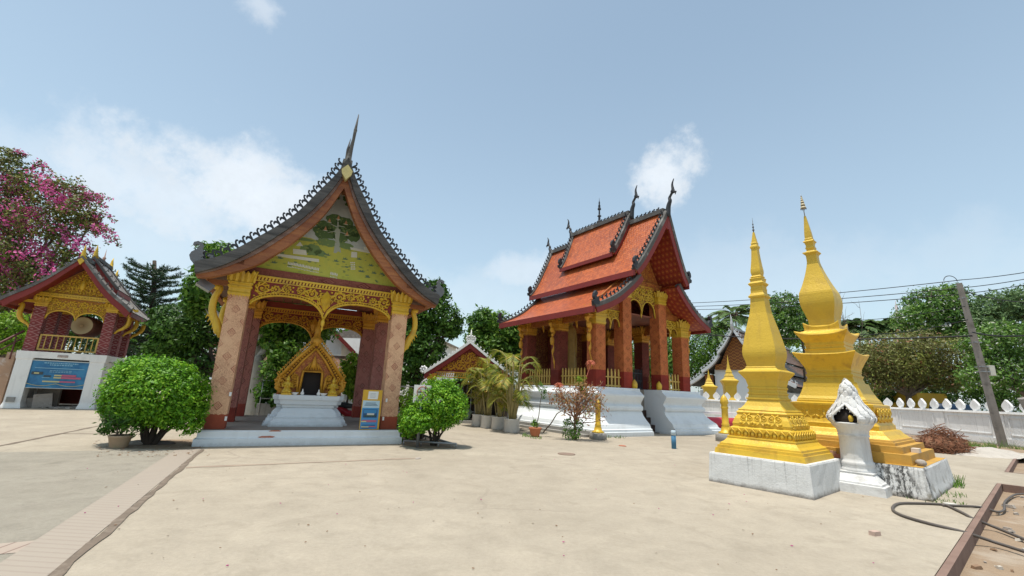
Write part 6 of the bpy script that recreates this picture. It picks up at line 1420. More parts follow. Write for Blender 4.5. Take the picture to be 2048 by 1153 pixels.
# ------------------------------------------------------------------ small things in the yard
def goldpost(p, label, s=1.):
    t = thing('gold_lamp_post', label, 'post', p, .3)
    t.scale = (s, s, s); mb = MB(); mb.lathe([(-.05, .42), (.26, .40), (.30, .36)], 0, 0, 10, 0, True); mb.build('stone_foot', CONC, t)
    mb = MB(); mb.lathe([(.29, .30), (.36, .28), (.40, .20), (.52, .17), (.60, .14), (.66, .16), (.70, .13), (1.25, .12), (1.3, .15), (1.36, .13), (1.42, .12), (1.5, .16), (1.62, .15), (1.75, .09), (1.85, .0)], 0, 0, 10); mb.build('shaft', GOLD, t)
goldpost(G(1196, 879), 'gold bud topped post beside the copper leaved shrub', .78); p = G(1447, 862); goldpost((8.9, 18.4, 0), 'gold bud topped post between the temple plinth and the shorter stupa')
t = thing('bollard', 'short blue pipe bollard with pale cap standing in the yard', 'bollard', G(1348, 898)); mb = MB(); mb.lathe([(0, .075), (.42, .075)], 0, 0, 14); mb.build('pipe', paint('bollard_blue', (.05, .17, .30), .2, 6.), t); mb = MB(); mb.lathe([(.42, .08), (.55, .08), (.57, .06), (.57, 0)], 0, 0, 14); mb.build('cap', paint('pale_cap', (.45, .55, .62)), t)
p = G(1133, 909); mb = MB(); mb.lathe([(0, .24), (.012, .24), (.014, .2), (.01, .19), (.013, 0)], 0, 0, 20); tag(mb.build('drain_cover', paint('rusty_iron', (.24, .17, .13)), None, (p.x, p.y, .002)), 'small round rusty drain cover in the concrete yard', 'drain cover')
t = thing('litter_bin', 'dark litter bin half hidden behind the smaller round bush', 'bin', G(834, 880)); mb = MB(); mb.lathe([(.05, .26), (.85, .30)], 0, 0, 4, 0, False, .8); mb.build('bucket', BARKD, t)
sg = thing('no_smoking_sign', 'square white no smoking sign on a grey post beside the round bush', 'sign', G(838, 893)+Vector((0, -.28, 0)), -.05)
mb = MB(); mb.tube([(0, .03, 0), (0, .03, 1.64)], .04, 8); mb.build('post', STEEL, sg); SGN = paint('sign_white', (.62, .62, .60), .06, 3.)
mb = MB(); mb.prism([(-.22, 1.18), (.26, 1.18), (.26, 1.66), (-.22, 1.66)], -.03, -.01); mb.build('panel', SGN, sg)
mb = MB(); mb.tube([(.03+.155*math.cos(a), -.036, 1.46+.155*math.sin(a)) for a in [2*math.pi*k/28 for k in range(29)]], .013, 4, 0, caps=False); mb.tube([(-.08, -.036, 1.57), (.14, -.036, 1.35)], .013, 4, 0)
mb.prism([(-.10, 1.45), (.06, 1.45), (.06, 1.48), (-.10, 1.48)], -.035, -.03, 1); mb.prism([(.08, 1.45), (.13, 1.45), (.13, 1.48), (.08, 1.48)], -.035, -.03, 1)
for k in range(2): mb.tube([(.10+.05*k+.02*math.sin(j*1.3), -.036, 1.49+.03*j) for j in range(5)], .008, 4, 1)
for k in range(9): mb.prism([(-.18+.045*k, 1.205), (-.15+.045*k, 1.205), (-.15+.045*k, 1.235+.008*(k % 3)), (-.18+.045*k, 1.235)], -.035, -.03, 1)
mb.build('symbol', [flat('sign_red', (.42, .16, .13)), flat('sign_black', (.03, .03, .03))], sg)
# bed edging rails beside the small bush
for i, (x0, y0, x1, y1, lb) in enumerate(((-2.85, 12.95, -1.35, 12.72, 'low grey rail edging the planting bed in front of the bush'), (-3.0, 15.2, -1.5, 12.8, 'low grey rail edging the far side of the bed by the sign'))):
    t = thing('edging_rail', lb, 'rail', (x0, y0, 0)); L = Vector((x1-x0, y1-y0, 0)); mb = MB(); mb.tube([(0, 0, .12), tuple(L+Vector((0, 0, .12)))], .03, 6)
    for k in range(4): c = L*(k/3); mb.tube([(c.x, c.y, 0), (c.x, c.y, .13)], .02, 5)
    mb.build('rail', STEEL, t)
# hoses
def hose(pts, r, label, n=60):
    c = curve([(p[0], p[1], p[2]) for p in pts], n); o = Vector(c[0]); mb = MB(); mb.tube([tuple(Vector(p)-o) for p in c], r, 7); tag(mb.build('hose', HOSE, None, o), label, 'hose')
def gz(u, v, z=.022): p = G(u, v, z); return (p.x, p.y, z)
hose([gz(2075, 1112, -.1), gz(1990, 1085, -.09), gz(1925, 1064, .0), gz(1860, 1048), gz(1803, 1031), gz(1785, 1018), gz(1796, 1008), gz(1830, 1007), gz(1880, 1009), gz(1897, 1013), gz(1925, 1026), gz(1945, 1037, .0), gz(1990, 1055, -.1), gz(2075, 1090, -.11)], .021, 'dark hose lying in a long loop across the kerb of the pit')
hose([gz(1885, 1011), gz(1920, 1012), gz(1955, 1014, .02), gz(1975, 1019, -.06), gz(1995, 1024, -.1), gz(2008, 1020, -.11), gz(2010, 1004, -.11), gz(2030, 990, -.11), gz(2060, 988, -.11)], .019, 'second hose running from the loop into the dirt pit')
p = G(1896, 1012); mb = MB(); mb.tube([(-.05, .02, .025), (.10, -.06, .025)], [.028, .024], 7); tag(mb.build('hose_joint', paint('white_tape', (.6, .58, .52)), None, (p.x, p.y, .003)), 'white taped joint where the two hoses meet', 'hose joint')
# brush pile
bp = G(1888, 905); br_ = thing('brush_pile', 'heap of dry brown twigs in front of the white wall', 'heap', bp); q = random.Random(12); mb = MB()
for i in range(900):
    a = q.uniform(0, 6.28); r = .95*math.sqrt(q.random()); h = 1.0*(1-(r/1.0)**2)*q.uniform(.1, 1.0); x, y = r*math.cos(a), r*.8*math.sin(a); d = Vector((q.gauss(0, 1), q.gauss(0, 1), q.gauss(.1, .5))).normalized()*q.uniform(.1, .34)
    mb.tube([(x-d.x, y-d.y, max(0, h-d.z)), (x+q.uniform(-.04, .04), y, h+.03), (x+d.x, y+d.y, max(0.01, h+d.z))], [.012, .011, .004], 4)
mb.sphere((0, 0, .15), (.8, .62, .55)); tw_ = mb.build('twigs', paint('dry_twig', (.20, .085, .045), .4, 9., .9, (.34, .22, .13), 7., .7), br_)
gx = G(1965, 910); mb = MB(); N = 14; pts = [[(1.9*(i/N-.5)*2, 1.1*(j/N-.5)*2, max(-.02, .26*(1-((i/N-.5)*2)**2-((j/N-.5)*2)**2)+rnd.uniform(-.03, .03))) for i in range(N+1)] for j in range(N+1)]; mb.grid(pts, 0, None, True); tag(mb.build('gravel_heap', GRAVEL, None, (gx.x+.3, gx.y+.2, .0), .3), 'low pale heap of gravel beside the twig pile', 'heap')
# pit litter and yard litter
q = random.Random(5); mb = MB()
for i in range(420):
    s, t2 = q.uniform(-9.5, -.2), q.uniform(.15, 5)**1.0; s = q.uniform(-9.5, -.2); 
    if t2 < .5 or q.random() < .55: pass
    x, y, z = gp(s, t2, -.155); r = q.uniform(.012, .06)*(1.5 if q.random() < .08 else 1); mb.box(x, y, z+r*.3, r*q.uniform(.8, 2.4), r*q.uniform(.6, 1.4), r*.7, q.uniform(0, 3.1), q.choice([0, 0, 0, 1, 2]), .75, .75, q.uniform(-.3, .3), q.uniform(-.3, .3))
struct('pit_rubble', mb, [STONE, paint('chalky_chip', (.52, .47, .40), .2, 9.), paint('brown_clod', (.24, .15, .09), .2, 9.)], 'stuff')
mb = MB()
for i in range(90):
    u, v = q.uniform(150, 1750), 905+245*q.random()**1.1; p = G(u, v); r = q.uniform(.006, .014); a = q.uniform(0, 6.3)
    mb.box(p.x, p.y, .014, r*2.2, r, .006, a, q.choice([0, 0, 1, 1, 2]), .8, .8, q.uniform(-.3, .3), q.uniform(-.2, .2))
for i in range(150):
    p = G(q.uniform(185, 420), q.uniform(882, 915)); r = q.uniform(.01, .03); mb.box(p.x, p.y, .016, r*2.4, r, .006, q.uniform(0, 6), q.choice([0, 1]), .7, .7)
struct('fallen_leaves', mb, [paint('dry_leaf_brown', (.22, .12, .06)), paint('dust_chip', (.36, .30, .23)), paint('fallen_petal', (.42, .05, .2))], 'stuff')
p = G(1750, 1071); brick((p.x, p.y, .0), .4, paint('pinkish_stone', (.45, .33, .27), .3, 12., .9), 'small pinkish brick fragment lying alone on the concrete yard', (.13, .075, .05), nm='brick_fragment')
for u, v, r, lb, m in ((283, 889, .20, 'pale rounded rock at the foot of the large round bush', STONE), (325, 889, .17, 'dark flat rock right of the pale one under the large bush', paint('dark_rock', (.12, .10, .09), .3, 6., .9)), (836, 918, .07, 'small stone at the end of the filled joint', STONE), (1245, 893, .09, 'reddish stone before the temple plinth', BRICKR)):
    p = G(u, v); mb = MB(); mb.lathe([(0, r*.9), (r*.25, r*1.05), (r*.5, r*.85), (r*.66, r*.4), (r*.68, 0)], 0, 0, 7); o = mb.build('rock', m, None, (p.x, p.y, -.01), rnd.uniform(0, 3)); o.scale = (1.5, .8, .8); tag(o, lb, 'rock')
# red cushion and planks near the far gold post
t = thing('red_kayak', 'long red plastic kayak like roll lying before the boundary wall', 'roll', (10.6, 23.2, .45), .1); mb = MB(); mb.tube([(-1.6, 0, 0), (-1.45, 0, 0), (1.2, 0, 0.02), (1.35, 0, 0)], [.1, .3, .28, .1], 12); mb.build('hull', flat('red_plastic', (.48, .03, .05), .35), t); mb = MB(); mb.tube([(-.55, 0, 0), (-.4, 0, 0)], .305, 12); mb.build('band', WHITE, t); mb = MB(); mb.box(-.9, 0, -.3, .2, .5, .3); mb.box(.9, 0, -.3, .2, .5, .3); mb.build('support', CONC, t)
mb = MB(); mb.box(0, 0, 0, 4.6, .35, .10); tag(mb.build('plank', WHITE, None, (11., 23.7, .95), .08), 'white plank lying on top behind the red roll', 'plank')
# ------------------------------------------------------------------ vegetation
# big clipped bush in front of the pavilion
D = 10.75
bb_ = [(306, 786, 96, 68), (262, 808, 54, 48), (348, 806, 58, 52), (302, 752, 78, 40), (380, 800, 34, 50), (232, 812, 32, 32), (318, 822, 60, 26), (376, 838, 32, 32), (246, 824, 34, 20)]
def bush(name, label, base, blobs, n, size, leaf, seed, stems, **kw):
    base = Vector(base); t = thing(name, label, 'bush', base); bl = [(b[0]-base.x, b[1]-base.y, b[2]-base.z, *b[3:]) for b in blobs]
    mb = MB(); rg = random.Random(seed)
    for (dx, dy, dz, r) in stems:
        p = limb(mb, (dx*.12, dy*.12, -.04), (dx, dy, dz), r, r*.5, 7, .06, rg=rg)
        for k in range(3): a = rg.uniform(0, 6.28); limb(mb, p[3+k], Vector(p[3+k])+Vector((.35*math.cos(a), .35*math.sin(a), .3)), r*.4, r*.12, 5, .1, rg=rg)
    mb.build('stems', BARKD, t); leaf_mesh('foliage', bl, n, size, leaf, t, seed, **kw); return t
bush('round_bush', 'big clipped bright green bush with several stems left of the pavilion', G(296, 890), blobs_px(bb_, D, .93), 42000, .072, LEAF_BUSH, 11, [(-.35, 0, .8, .09), (.1, .1, .9, .09), (.55, .05, .62, .065), (-.1, -.1, .7, .07), (.3, .2, .8, .06)], aspect=.5, shell=.62, clump=.16, per=11, droop=.1, up=.7)
D = 12.9
bush('round_bush', 'smaller bright green bush beside the no smoking sign', G(868, 891)+Vector((0, -.1, 0)), blobs_px([(880, 800, 48, 42), (905, 815, 34, 34), (840, 828, 38, 24), (872, 838, 40, 22), (872, 784, 30, 22), (826, 842, 22, 24, -.5), (844, 846, 20, 20, -.75), (815, 855, 16, 18, -.3)], D), 24000, .072, LEAF_BUSH, 12, [(-.2, 0, .6, .05), (.1, .1, .75, .05), (.32, 0, .62, .04), (0, -.1, .6, .045), (.18, .05, .6, .035)], aspect=.5, shell=.6, clump=.18, per=11, droop=.1, up=.7)
bush('shrub', 'yellow green shrub tucked behind the right pavilion pillar', G(812, 880), blobs_px([(812, 800, 18, 26), (815, 840, 22, 28), (808, 865, 20, 18)], 13.8), 3000, .09, LEAF_LIGHT, 13, [(0, 0, .6, .03)], shell=.5)
# potted plant left of the bush
pp = G(236, 896); t = thing('potted_shrub', 'leafy shrub in a worn clay pot in front of the big bush', 'plant', pp)
mb = MB(); mb.lathe([(0, .15), (.02, .16), (.22, .205), (.235, .22), (.27, .22), (.27, .19), (.2, .17)], 0, 0, 18); mb.build('pot', paint('mossy_pot', (.36, .26, .17), .3, 5., .9, (.22, .24, .12), 3., .6), t)
mb = MB(); q = random.Random(3)
for k in range(9): a = q.uniform(0, 6.28); r = q.uniform(.1, .45); limb(mb, (0, 0, .2), (r*math.cos(a)-.1, r*math.sin(a)*.6, q.uniform(.5, .8)), .014, .006, 5, .12, rg=q)
mb.build('stems', BARK, t); leaf_mesh('foliage', [(-.12, 0, .55, .38, .3, .22), (.15, .0, .5, .28, .25, .2), (-.3, 0, .42, .2, .2, .12)], 700, .12, LEAF_MID, t, 4, aspect=.3, shell=.2, clump=.5, per=6, droop=.6)
# bougainvillea over the drum tower
D = 25.5
bz = blobs_px([(15, 350, 50, 48), (70, 375, 50, 40), (125, 390, 44, 44), (160, 425, 36, 46), (30, 430, 62, 52), (100, 450, 60, 46), (20, 510, 66, 50), (85, 530, 56, 44), (150, 500, 30, 34), (140, 575, 50, 44), (10, 580, 60, 50), (80, 590, 50, 36), (-60, 450, 80, 130), (20, 312, 28, 18), (182, 445, 18, 30), (165, 545, 34, 24)], D)
def bmi(ci, d, C, rg):
    # bracts gather in patches
    ph = np.sin(C[:, 0]*1.7+1.)*np.sin(C[:, 2]*1.9+.5*C[:, 0])+.6*np.sin(C[:, 2]*3.1+C[:, 0]*2.3+2.)
    pk = ph+rg.normal(size=len(C))*.35 > .3
    return (pk[ci] & (rg.random(len(ci)) < .86)).astype(int)
bs = Vector((-30.5, 26.5, 0)); bo = thing('bougainvillea', 'tall bougainvillea tree with magenta blossom rising behind the drum tower', 'tree', bs)
mb = MB(); q = random.Random(6); bl = [(b[0]-bs.x, b[1]-bs.y, b[2]-bs.z, *b[3:]) for b in bz]
limb(mb, (0, 0, -.1), (.6, 0, 4), .35, .25, 8, .05, rg=q)
for b in bl: limb(mb, (.6, 0, 3.8), (b[0], b[1], b[2]), .16, .04, 6, .08, rg=q)
mb.build('trunk', BARK, bo); leaf_mesh('crown', bl, 36000, .17, [LEAF_BOUG, PETAL], bo, 21, aspect=.6, shell=.4, clump=.3, per=16, mi=bmi)
mb = MB(); Vq = []
for k in range(14):                                                     # long arching sprays
    u, v = q.choice([(150, 400), (120, 380), (190, 470), (170, 440), (60, 340)]); p0 = at(u, v, D)-bs; dx = q.uniform(.6, 2.4); pts = [p0, p0+Vector((dx*.5, q.uniform(-.3, .3), q.uniform(.1, .6))), p0+Vector((dx, 0, q.uniform(-.6, .3)))]
    pts = [Vector(c) for c in curve([tuple(p) for p in pts], 14)]
    for i, c in enumerate(pts):
        for j in range(5): Vq.append(c+Vector((q.gauss(0, .09), q.gauss(0, .09), q.gauss(0, .09))))
    mb.tube([tuple(c) for c in pts], .015, 4)
sp = mb.build('sprays', BARK, bo)
Q = np.array([tuple(v) for v in Vq]); rr = np.random.default_rng(5); n = len(Q); d1 = rr.normal(size=(n, 3)); d1 /= np.linalg.norm(d1, axis=1)[:, None]; d2 = np.cross(d1, rr.normal(size=(n, 3))); d2 /= np.linalg.norm(d2, axis=1)[:, None]; V4 = np.stack([Q-d1*.09, Q+d2*.05, Q+d1*.09, Q-d2*.05], 1); raw_quads('spray_leaves', V4.reshape(-1, 3), n, [LEAF_BOUG, PETAL], sp, (rr.random(n) < .5).astype(int))
# conifer with tiered drooping boughs
cb = at(306, 700, 27); cb.z = 0; cf = thing('conifer', 'dark tiered conifer with bare leaning tip between tower and pavilion', 'tree', cb)
mb = MB(); q = random.Random(9); tip = at(309, 522, 27)-cb; mb.tube([(0, 0, -.1), (tip.x*.4, 0, tip.z*.5), (tip.x*.75, 0, tip.z*.85), tuple(tip)], [.22, .17, .13, .10], 8); Vn = []; Nn = []
for k in range(86):
    z = lerp(1.6, tip.z*.94, (k/86)**.9); f = z/tip.z; a = k*2.4+q.uniform(-.3, .3); L = lerp(3.4, 1.5, f)*q.uniform(.75, 1.15); r0_ = Vector((tip.x*f, 0, z)); dirv = Vector((math.cos(a), math.sin(a), 0)); pts = [r0_+dirv*(L*t)+Vector((0, 0, L*(-.10*t+.34*t*t))) for t in (0, .25, .5, .75, 1.)]
    mb.tube([tuple(p) for p in pts], [.035, .03, .025, .018, .01], 5)
    for j in range(20):
        t = .15+.85*(j/20); i0 = min(3, int(t*4)); c = pts[i0].lerp(pts[i0+1], t*4-i0)
        for sgn in (-1, 1):
            sd_ = Vector((-dirv.y, dirv.x, 0))*sgn*.8+dirv*.55+Vector((0, 0, q.uniform(.05, .7))); e = c+sd_.normalized()*q.uniform(.22, .42)*(1.1-.5*t); Vn.append((c, e))
mb.tube([tuple(tip*.93), tuple(tip*.93+Vector((-.5, .2, .5)))], [.05, .02], 5); mb.tube([tuple(tip*.9), tuple(tip*.9+Vector((.55, -.2, .4)))], [.05, .02], 5)
mb.build('trunk', BARKD, cf); rr = np.random.default_rng(6); quads = []
for c, e in Vn:
    d = e-c
    for j in range(8):
        p = c.lerp(e, .15+.11*j); w = Vector(rr.normal(size=3)).normalized(); u1 = (d.normalized()*.6+w*.8).normalized()*.16; u2 = u1.cross(Vector(rr.normal(size=3))).normalized()*.016; quads += [tuple(p-u2), tuple(p+u1*.5-u2*1.3), tuple(p+u1), tuple(p+u2)]
raw_quads('needles', np.array(quads), len(quads)//4, LEAF_PINE, cf)
# trees around and behind the halls: (name, label, base, blobs, leaf count, leaf size, leaf material, bark, trunk radius)
TREES = [
 ('mango_tree', 'dense mango tree with pale trunk directly behind the pavilion', (-10.5, 19., 0), blobs_px([(440, 510, 48, 26), (415, 575, 40, 50), (540, 560, 90, 70), (600, 640, 75, 55), (390, 600, 22, 40), (560, 690, 36, 40), (520, 650, 40, 45)], 19.5), 16000, .26, LEAF_MID, BARKW, .36, {'fork': .5, 'per': 12}),
 ('broadleaf_tree', 'dark broad tree in the gap left of the pavilion', (-13.2, 21.5, 0), blobs_px([(375, 660, 55, 55), (345, 700, 50, 40), (410, 640, 40, 60), (385, 730, 50, 30), (330, 640, 30, 35)], 21.5), 11000, .22, LEAF_DARK, BARKD, .2, {}),
 ('broadleaf_tree', 'big dark green tree just right of the pavilion roof', (-5.1, 24., 0), blobs_px([(860, 610, 48, 52), (890, 640, 42, 34), (830, 670, 40, 52), (905, 655, 24, 26), (800, 620, 40, 50), (815, 730, 40, 46), (855, 700, 40, 46), (870, 580, 26, 24)], 24), 16000, .24, LEAF_DARK, BARKD, .32, {}),
 ('broadleaf_tree', 'fresh green mango tree behind the low shelter', (-.9, 29, 0), blobs_px([(970, 645, 40, 30), (1005, 660, 36, 36), (955, 680, 26, 36), (1010, 700, 34, 30), (985, 690, 40, 40)], 28), 11000, .26, LEAF_MID, BARK, .25, {}),
 ('broadleaf_tree', 'leafy tree between the low shelter and the temple', (1.3, 30., 0), blobs_px([(1030, 680, 34, 44), (1050, 720, 30, 40), (1010, 730, 30, 30)], 29), 5500, .26, LEAF_MID, BARK, .2, {}),
 ('leafy_shrub', 'bright leafy shrub seen through the pavilion at its left', (-9.6, 18.4, 0), blobs_px([(555, 745, 28, 40), (580, 715, 30, 30), (540, 790, 26, 30), (570, 790, 26, 30)], 18.4), 3600, .2, LEAF_MID, BARK, .05, {'per': 8}),
 ('leafy_shrub', 'bright leafy shrub seen through the pavilion at its right', (-6.6, 18.6, 0), blobs_px([(708, 735, 26, 26), (712, 770, 22, 30), (695, 760, 18, 26)], 18.6), 3000, .2, LEAF_LIGHT, BARK, .05, {'per': 8}),
 ('hedge_tree', 'dense green tree behind the right rear of the temple', (20.5, 54, 0), blobs_px([(1400, 690, 40, 46), (1430, 715, 30, 40), (1370, 720, 40, 50), (1440, 680, 26, 34), (1400, 745, 40, 34)], 54), 11000, .3, LEAF_MID, BARK, .25, {}),
 ('hedge_tree', 'green tree seen between the temple pillars', (9.6, 35, 0), blobs_px([(1290, 710, 40, 44), (1320, 730, 40, 46), (1275, 760, 36, 40), (1340, 700, 30, 40)], 35), 8000, .3, LEAF_RIGHT, BARK, .22, {}),
 ('feathery_tree', 'tall feathery tree rising behind the shorter stupa', (26., 46, 0), blobs_px([(1565, 610, 34, 28), (1590, 640, 30, 34), (1545, 640, 34, 34), (1570, 665, 44, 24)], 46), 9000, .3, LEAF_RIGHT, BARK, .25, {'clump': .22}),
 ('broadleaf_tree', 'rounded green shrub tree behind the stupas', (36., 66, 0), blobs_px([(1570, 672, 40, 22), (1600, 676, 34, 22), (1540, 676, 30, 20)], 66), 4000, .4, LEAF_LIGHT, BARK, .15, {}),
 ('frangipani_tree', 'wide frangipani with sparse brown green leaves behind the wall', (29.5, 33, 0), blobs_px([(1790, 725, 60, 40), (1850, 735, 50, 36), (1760, 710, 55, 40), (1830, 705, 60, 42), (1900, 720, 50, 45), (1720, 720, 40, 30), (1800, 745, 60, 30), (1880, 755, 50, 28), (1945, 740, 30, 40), (1740, 760, 40, 30)], 33), 30000, .2, LEAF_DRY, BARK, .2, {'per': 9, 'clump': .3}),
 ('garden_tree', 'broad tree behind the pole, tallest of the right group', (36.5, 40, 0), blobs_px([(1860, 610, 50, 36), (1900, 600, 44, 32), (1830, 640, 44, 30), (1915, 650, 50, 40), (1870, 650, 50, 36)], 40), 13000, .3, LEAF_RIGHT, BARK, .3, {}),
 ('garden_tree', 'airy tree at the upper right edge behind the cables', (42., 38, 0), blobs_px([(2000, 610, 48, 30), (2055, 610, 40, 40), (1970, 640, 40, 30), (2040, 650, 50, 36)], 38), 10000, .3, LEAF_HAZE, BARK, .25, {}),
 ('flowering_tree', 'white flowering tree beyond the wall right of the pole', (33.5, 28, 0), blobs_px([(1985, 680, 46, 40), (2040, 690, 50, 50), (1960, 700, 36, 34), (2010, 740, 60, 44), (1960, 755, 40, 34), (2060, 750, 50, 50)], 28.5), 15000, .2, LEAF_RIGHT, BARK, .2, {}),
 ('wall_shrub', 'dark shrub behind the wall under the frangipani, left of its trunk', (28.4, 34.5, 0), blobs_px([(1750, 785, 34, 24), (1790, 790, 30, 22), (1720, 790, 30, 24)], 35), 3000, .24, LEAF_DARK, BARKD, .06, {}),
 ('wall_shrub', 'dark shrub behind the wall under the frangipani, right of its trunk', (34., 35, 0), blobs_px([(1880, 785, 36, 26), (1930, 785, 34, 30), (1840, 790, 30, 20)], 36), 3400, .24, LEAF_DARK, BARKD, .06, {}),
 ('wall_shrub', 'dark shrub behind the wall right of the leaning pole', (34.5, 32, 0), blobs_px([(1985, 790, 36, 26), (2040, 790, 40, 30), (2090, 790, 40, 30)], 32), 3400, .22, LEAF_DARK, BARKD, .06, {}),
 ('broadleaf_tree', 'bright yellow green tree at the left edge behind the tower', (-26., 22.5, 0), blobs_px([(20, 655, 34, 34), (45, 675, 24, 24), (-20, 670, 40, 46), (10, 690, 40, 24)], 23), 6000, .18, LEAF_LIGHT, BARK, .15, {}),
 ('broadleaf_tree', 'dark tree filling the gap beneath the bougainvillea', (-29, 30, 0), blobs_px([(80, 640, 80, 60), (160, 640, 60, 60), (20, 600, 80, 70), (210, 680, 60, 50)], 31), 9000, .3, LEAF_DARK, BARKD, .25, {})]
for i, (nm, lb, bs_, bl_, n_, sz, lf, bk_, r_, kw) in enumerate(TREES):
    kw = dict({'clump': .24, 'shell': .5, 'per': 14}, **kw); tree(nm, lb, 'tree' if 'shrub' not in nm else 'shrub', bs_, bl_, n_, sz, lf, bk_, r_, 100+i, **kw)
# far belt of trees closing the horizon
FB = [(-60, 640, 60), (260, 660, 50), (470, 680, 48), (640, 700, 46), (760, 700, 46), (900, 720, 50), (1080, 735, 55), (1180, 740, 50), (1250, 735, 50), (1500, 720, 62), (1640, 710, 62), (1720, 700, 60), (1790, 690, 62), (1980, 640, 60), (2110, 650, 50)]
for i, (u, v, D) in enumerate(FB):
    q = random.Random(i+50); B = []
    for k in range(5): B.append((u+q.uniform(-50, 50), v+q.uniform(-8, 50), q.uniform(36, 56), q.uniform(22, 36)))
    b0 = at(u, v, D); z = blobs_px(B, D)+[(b0.x, D, 1.8, 5., 2., 2.2)]
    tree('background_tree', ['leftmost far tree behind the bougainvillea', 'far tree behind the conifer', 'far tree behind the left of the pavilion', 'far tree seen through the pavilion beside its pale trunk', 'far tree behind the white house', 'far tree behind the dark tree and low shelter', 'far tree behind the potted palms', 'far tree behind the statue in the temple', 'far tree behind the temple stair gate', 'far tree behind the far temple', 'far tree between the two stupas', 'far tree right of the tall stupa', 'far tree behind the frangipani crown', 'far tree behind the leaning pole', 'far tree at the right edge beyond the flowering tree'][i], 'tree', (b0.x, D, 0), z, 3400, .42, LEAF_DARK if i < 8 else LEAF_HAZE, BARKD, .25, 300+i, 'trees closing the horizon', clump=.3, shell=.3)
# palms
def palm(name, label, base, top, nf, fl, leaf, seed, lw_=.05, ll=.55, trunk=True, group=None, droop=.55, tr=.14, stem=BARK):
    base = Vector(base); t = thing(name, label, 'palm', base, 0, group); q = random.Random(seed); top = Vector(top)-base; mb = MB()
    if trunk: limb(mb, (0, 0, -.1), top, tr, tr*.7, 8, .02, rg=q)
    quads = []
    for k in range(nf):
        a = k*2.4+q.uniform(-.3, .3); el = q.uniform(-.15, 1.25); L = fl*q.uniform(.75, 1.1); d = Vector((math.cos(a)*math.cos(el), math.sin(a)*math.cos(el), math.sin(el))); pts = []
        for j in range(9): s = j/8; pts.append(top+d*(L*s)+Vector((0, 0, -droop*L*s*s)))
        mb.tube([tuple(p) for p in pts], [.03*fl/2*(1-.8*j/8) for j in range(9)], 4)
        for j in range(26):
            s = .18+.82*j/26; i0 = min(7, int(s*8)); c = pts[i0].lerp(pts[i0+1], s*8-i0); tg = (pts[i0+1]-pts[i0]).normalized(); sd_ = tg.cross(Vector((0, 0, 1)));
            if sd_.length < .1: continue
            sd_.normalize(); l = ll*math.sin(min(1, .25+s)*math.pi*.72)*q.uniform(.8, 1.1)
            for sgn in (-1, 1):
                e = c+(sd_*sgn*.85+tg*.5).normalized()*l+Vector((0, 0, -.28*l)); w = tg*lw_*.5; m_ = c.lerp(e, .45)+Vector((0, 0, .06*l)); quads += [tuple(c), tuple(m_+w), tuple(e), tuple(m_-w)]
    mb.build('trunk' if trunk else 'stems', stem, t); raw_quads('fronds', np.array(quads), len(quads)//4, leaf, t); return t
p = at(1470, 632, 60); palm('coconut_palm', 'coconut palm rising behind the far temple', (p.x, 60, 0), p, 24, 4.6, LEAF_COCO, 1, .18, 1.3)
p = at(1428, 655, 55); palm('coconut_palm', 'lower coconut palm left of the far temple gable', (p.x, 55, 0), p, 20, 3.8, LEAF_COCO, 2, .16, 1.1)
p = at(1600, 642, 50); palm('coconut_palm', 'dark palm crown between the two stupas', (p.x, 50, 0), p, 24, 4., LEAF_COCO, 3, .16, 1.1)
for i, (u, v, lb) in enumerate(((1715, 655, 'fan palm just right of the tall stupa'), (1765, 652, 'second fan palm right of the tall stupa'))): p = at(u, v, 52); palm('fan_palm', lb, (p.x, 52, 0), p, 24, 2.4, LEAF_COCO, 4+i, .3, 1.3)
# bare twiggy tree right of the tall stupa
p = at(1712, 640, 50); t = thing('bare_tree', 'leafless twiggy tree right of the tall stupa', 'tree', (p.x, 50, 0)); mb = MB(); q = random.Random(31)
for k in range(7):
    e = Vector((q.uniform(-2.4, 3.2), q.uniform(-1, 1), q.uniform(11.4, 14.2))); pt = limb(mb, (0, 0, 0), e, .05, .018, 5, .05, rg=q)
    for j in range(6): limb(mb, pt[4+j % 3], Vector(pt[4+j % 3])+Vector((q.uniform(-1.3, 1.3), 0, q.uniform(.5, 1.8))), .022, .008, 4, .1, rg=q)
mb.build('branches', BARK, t)
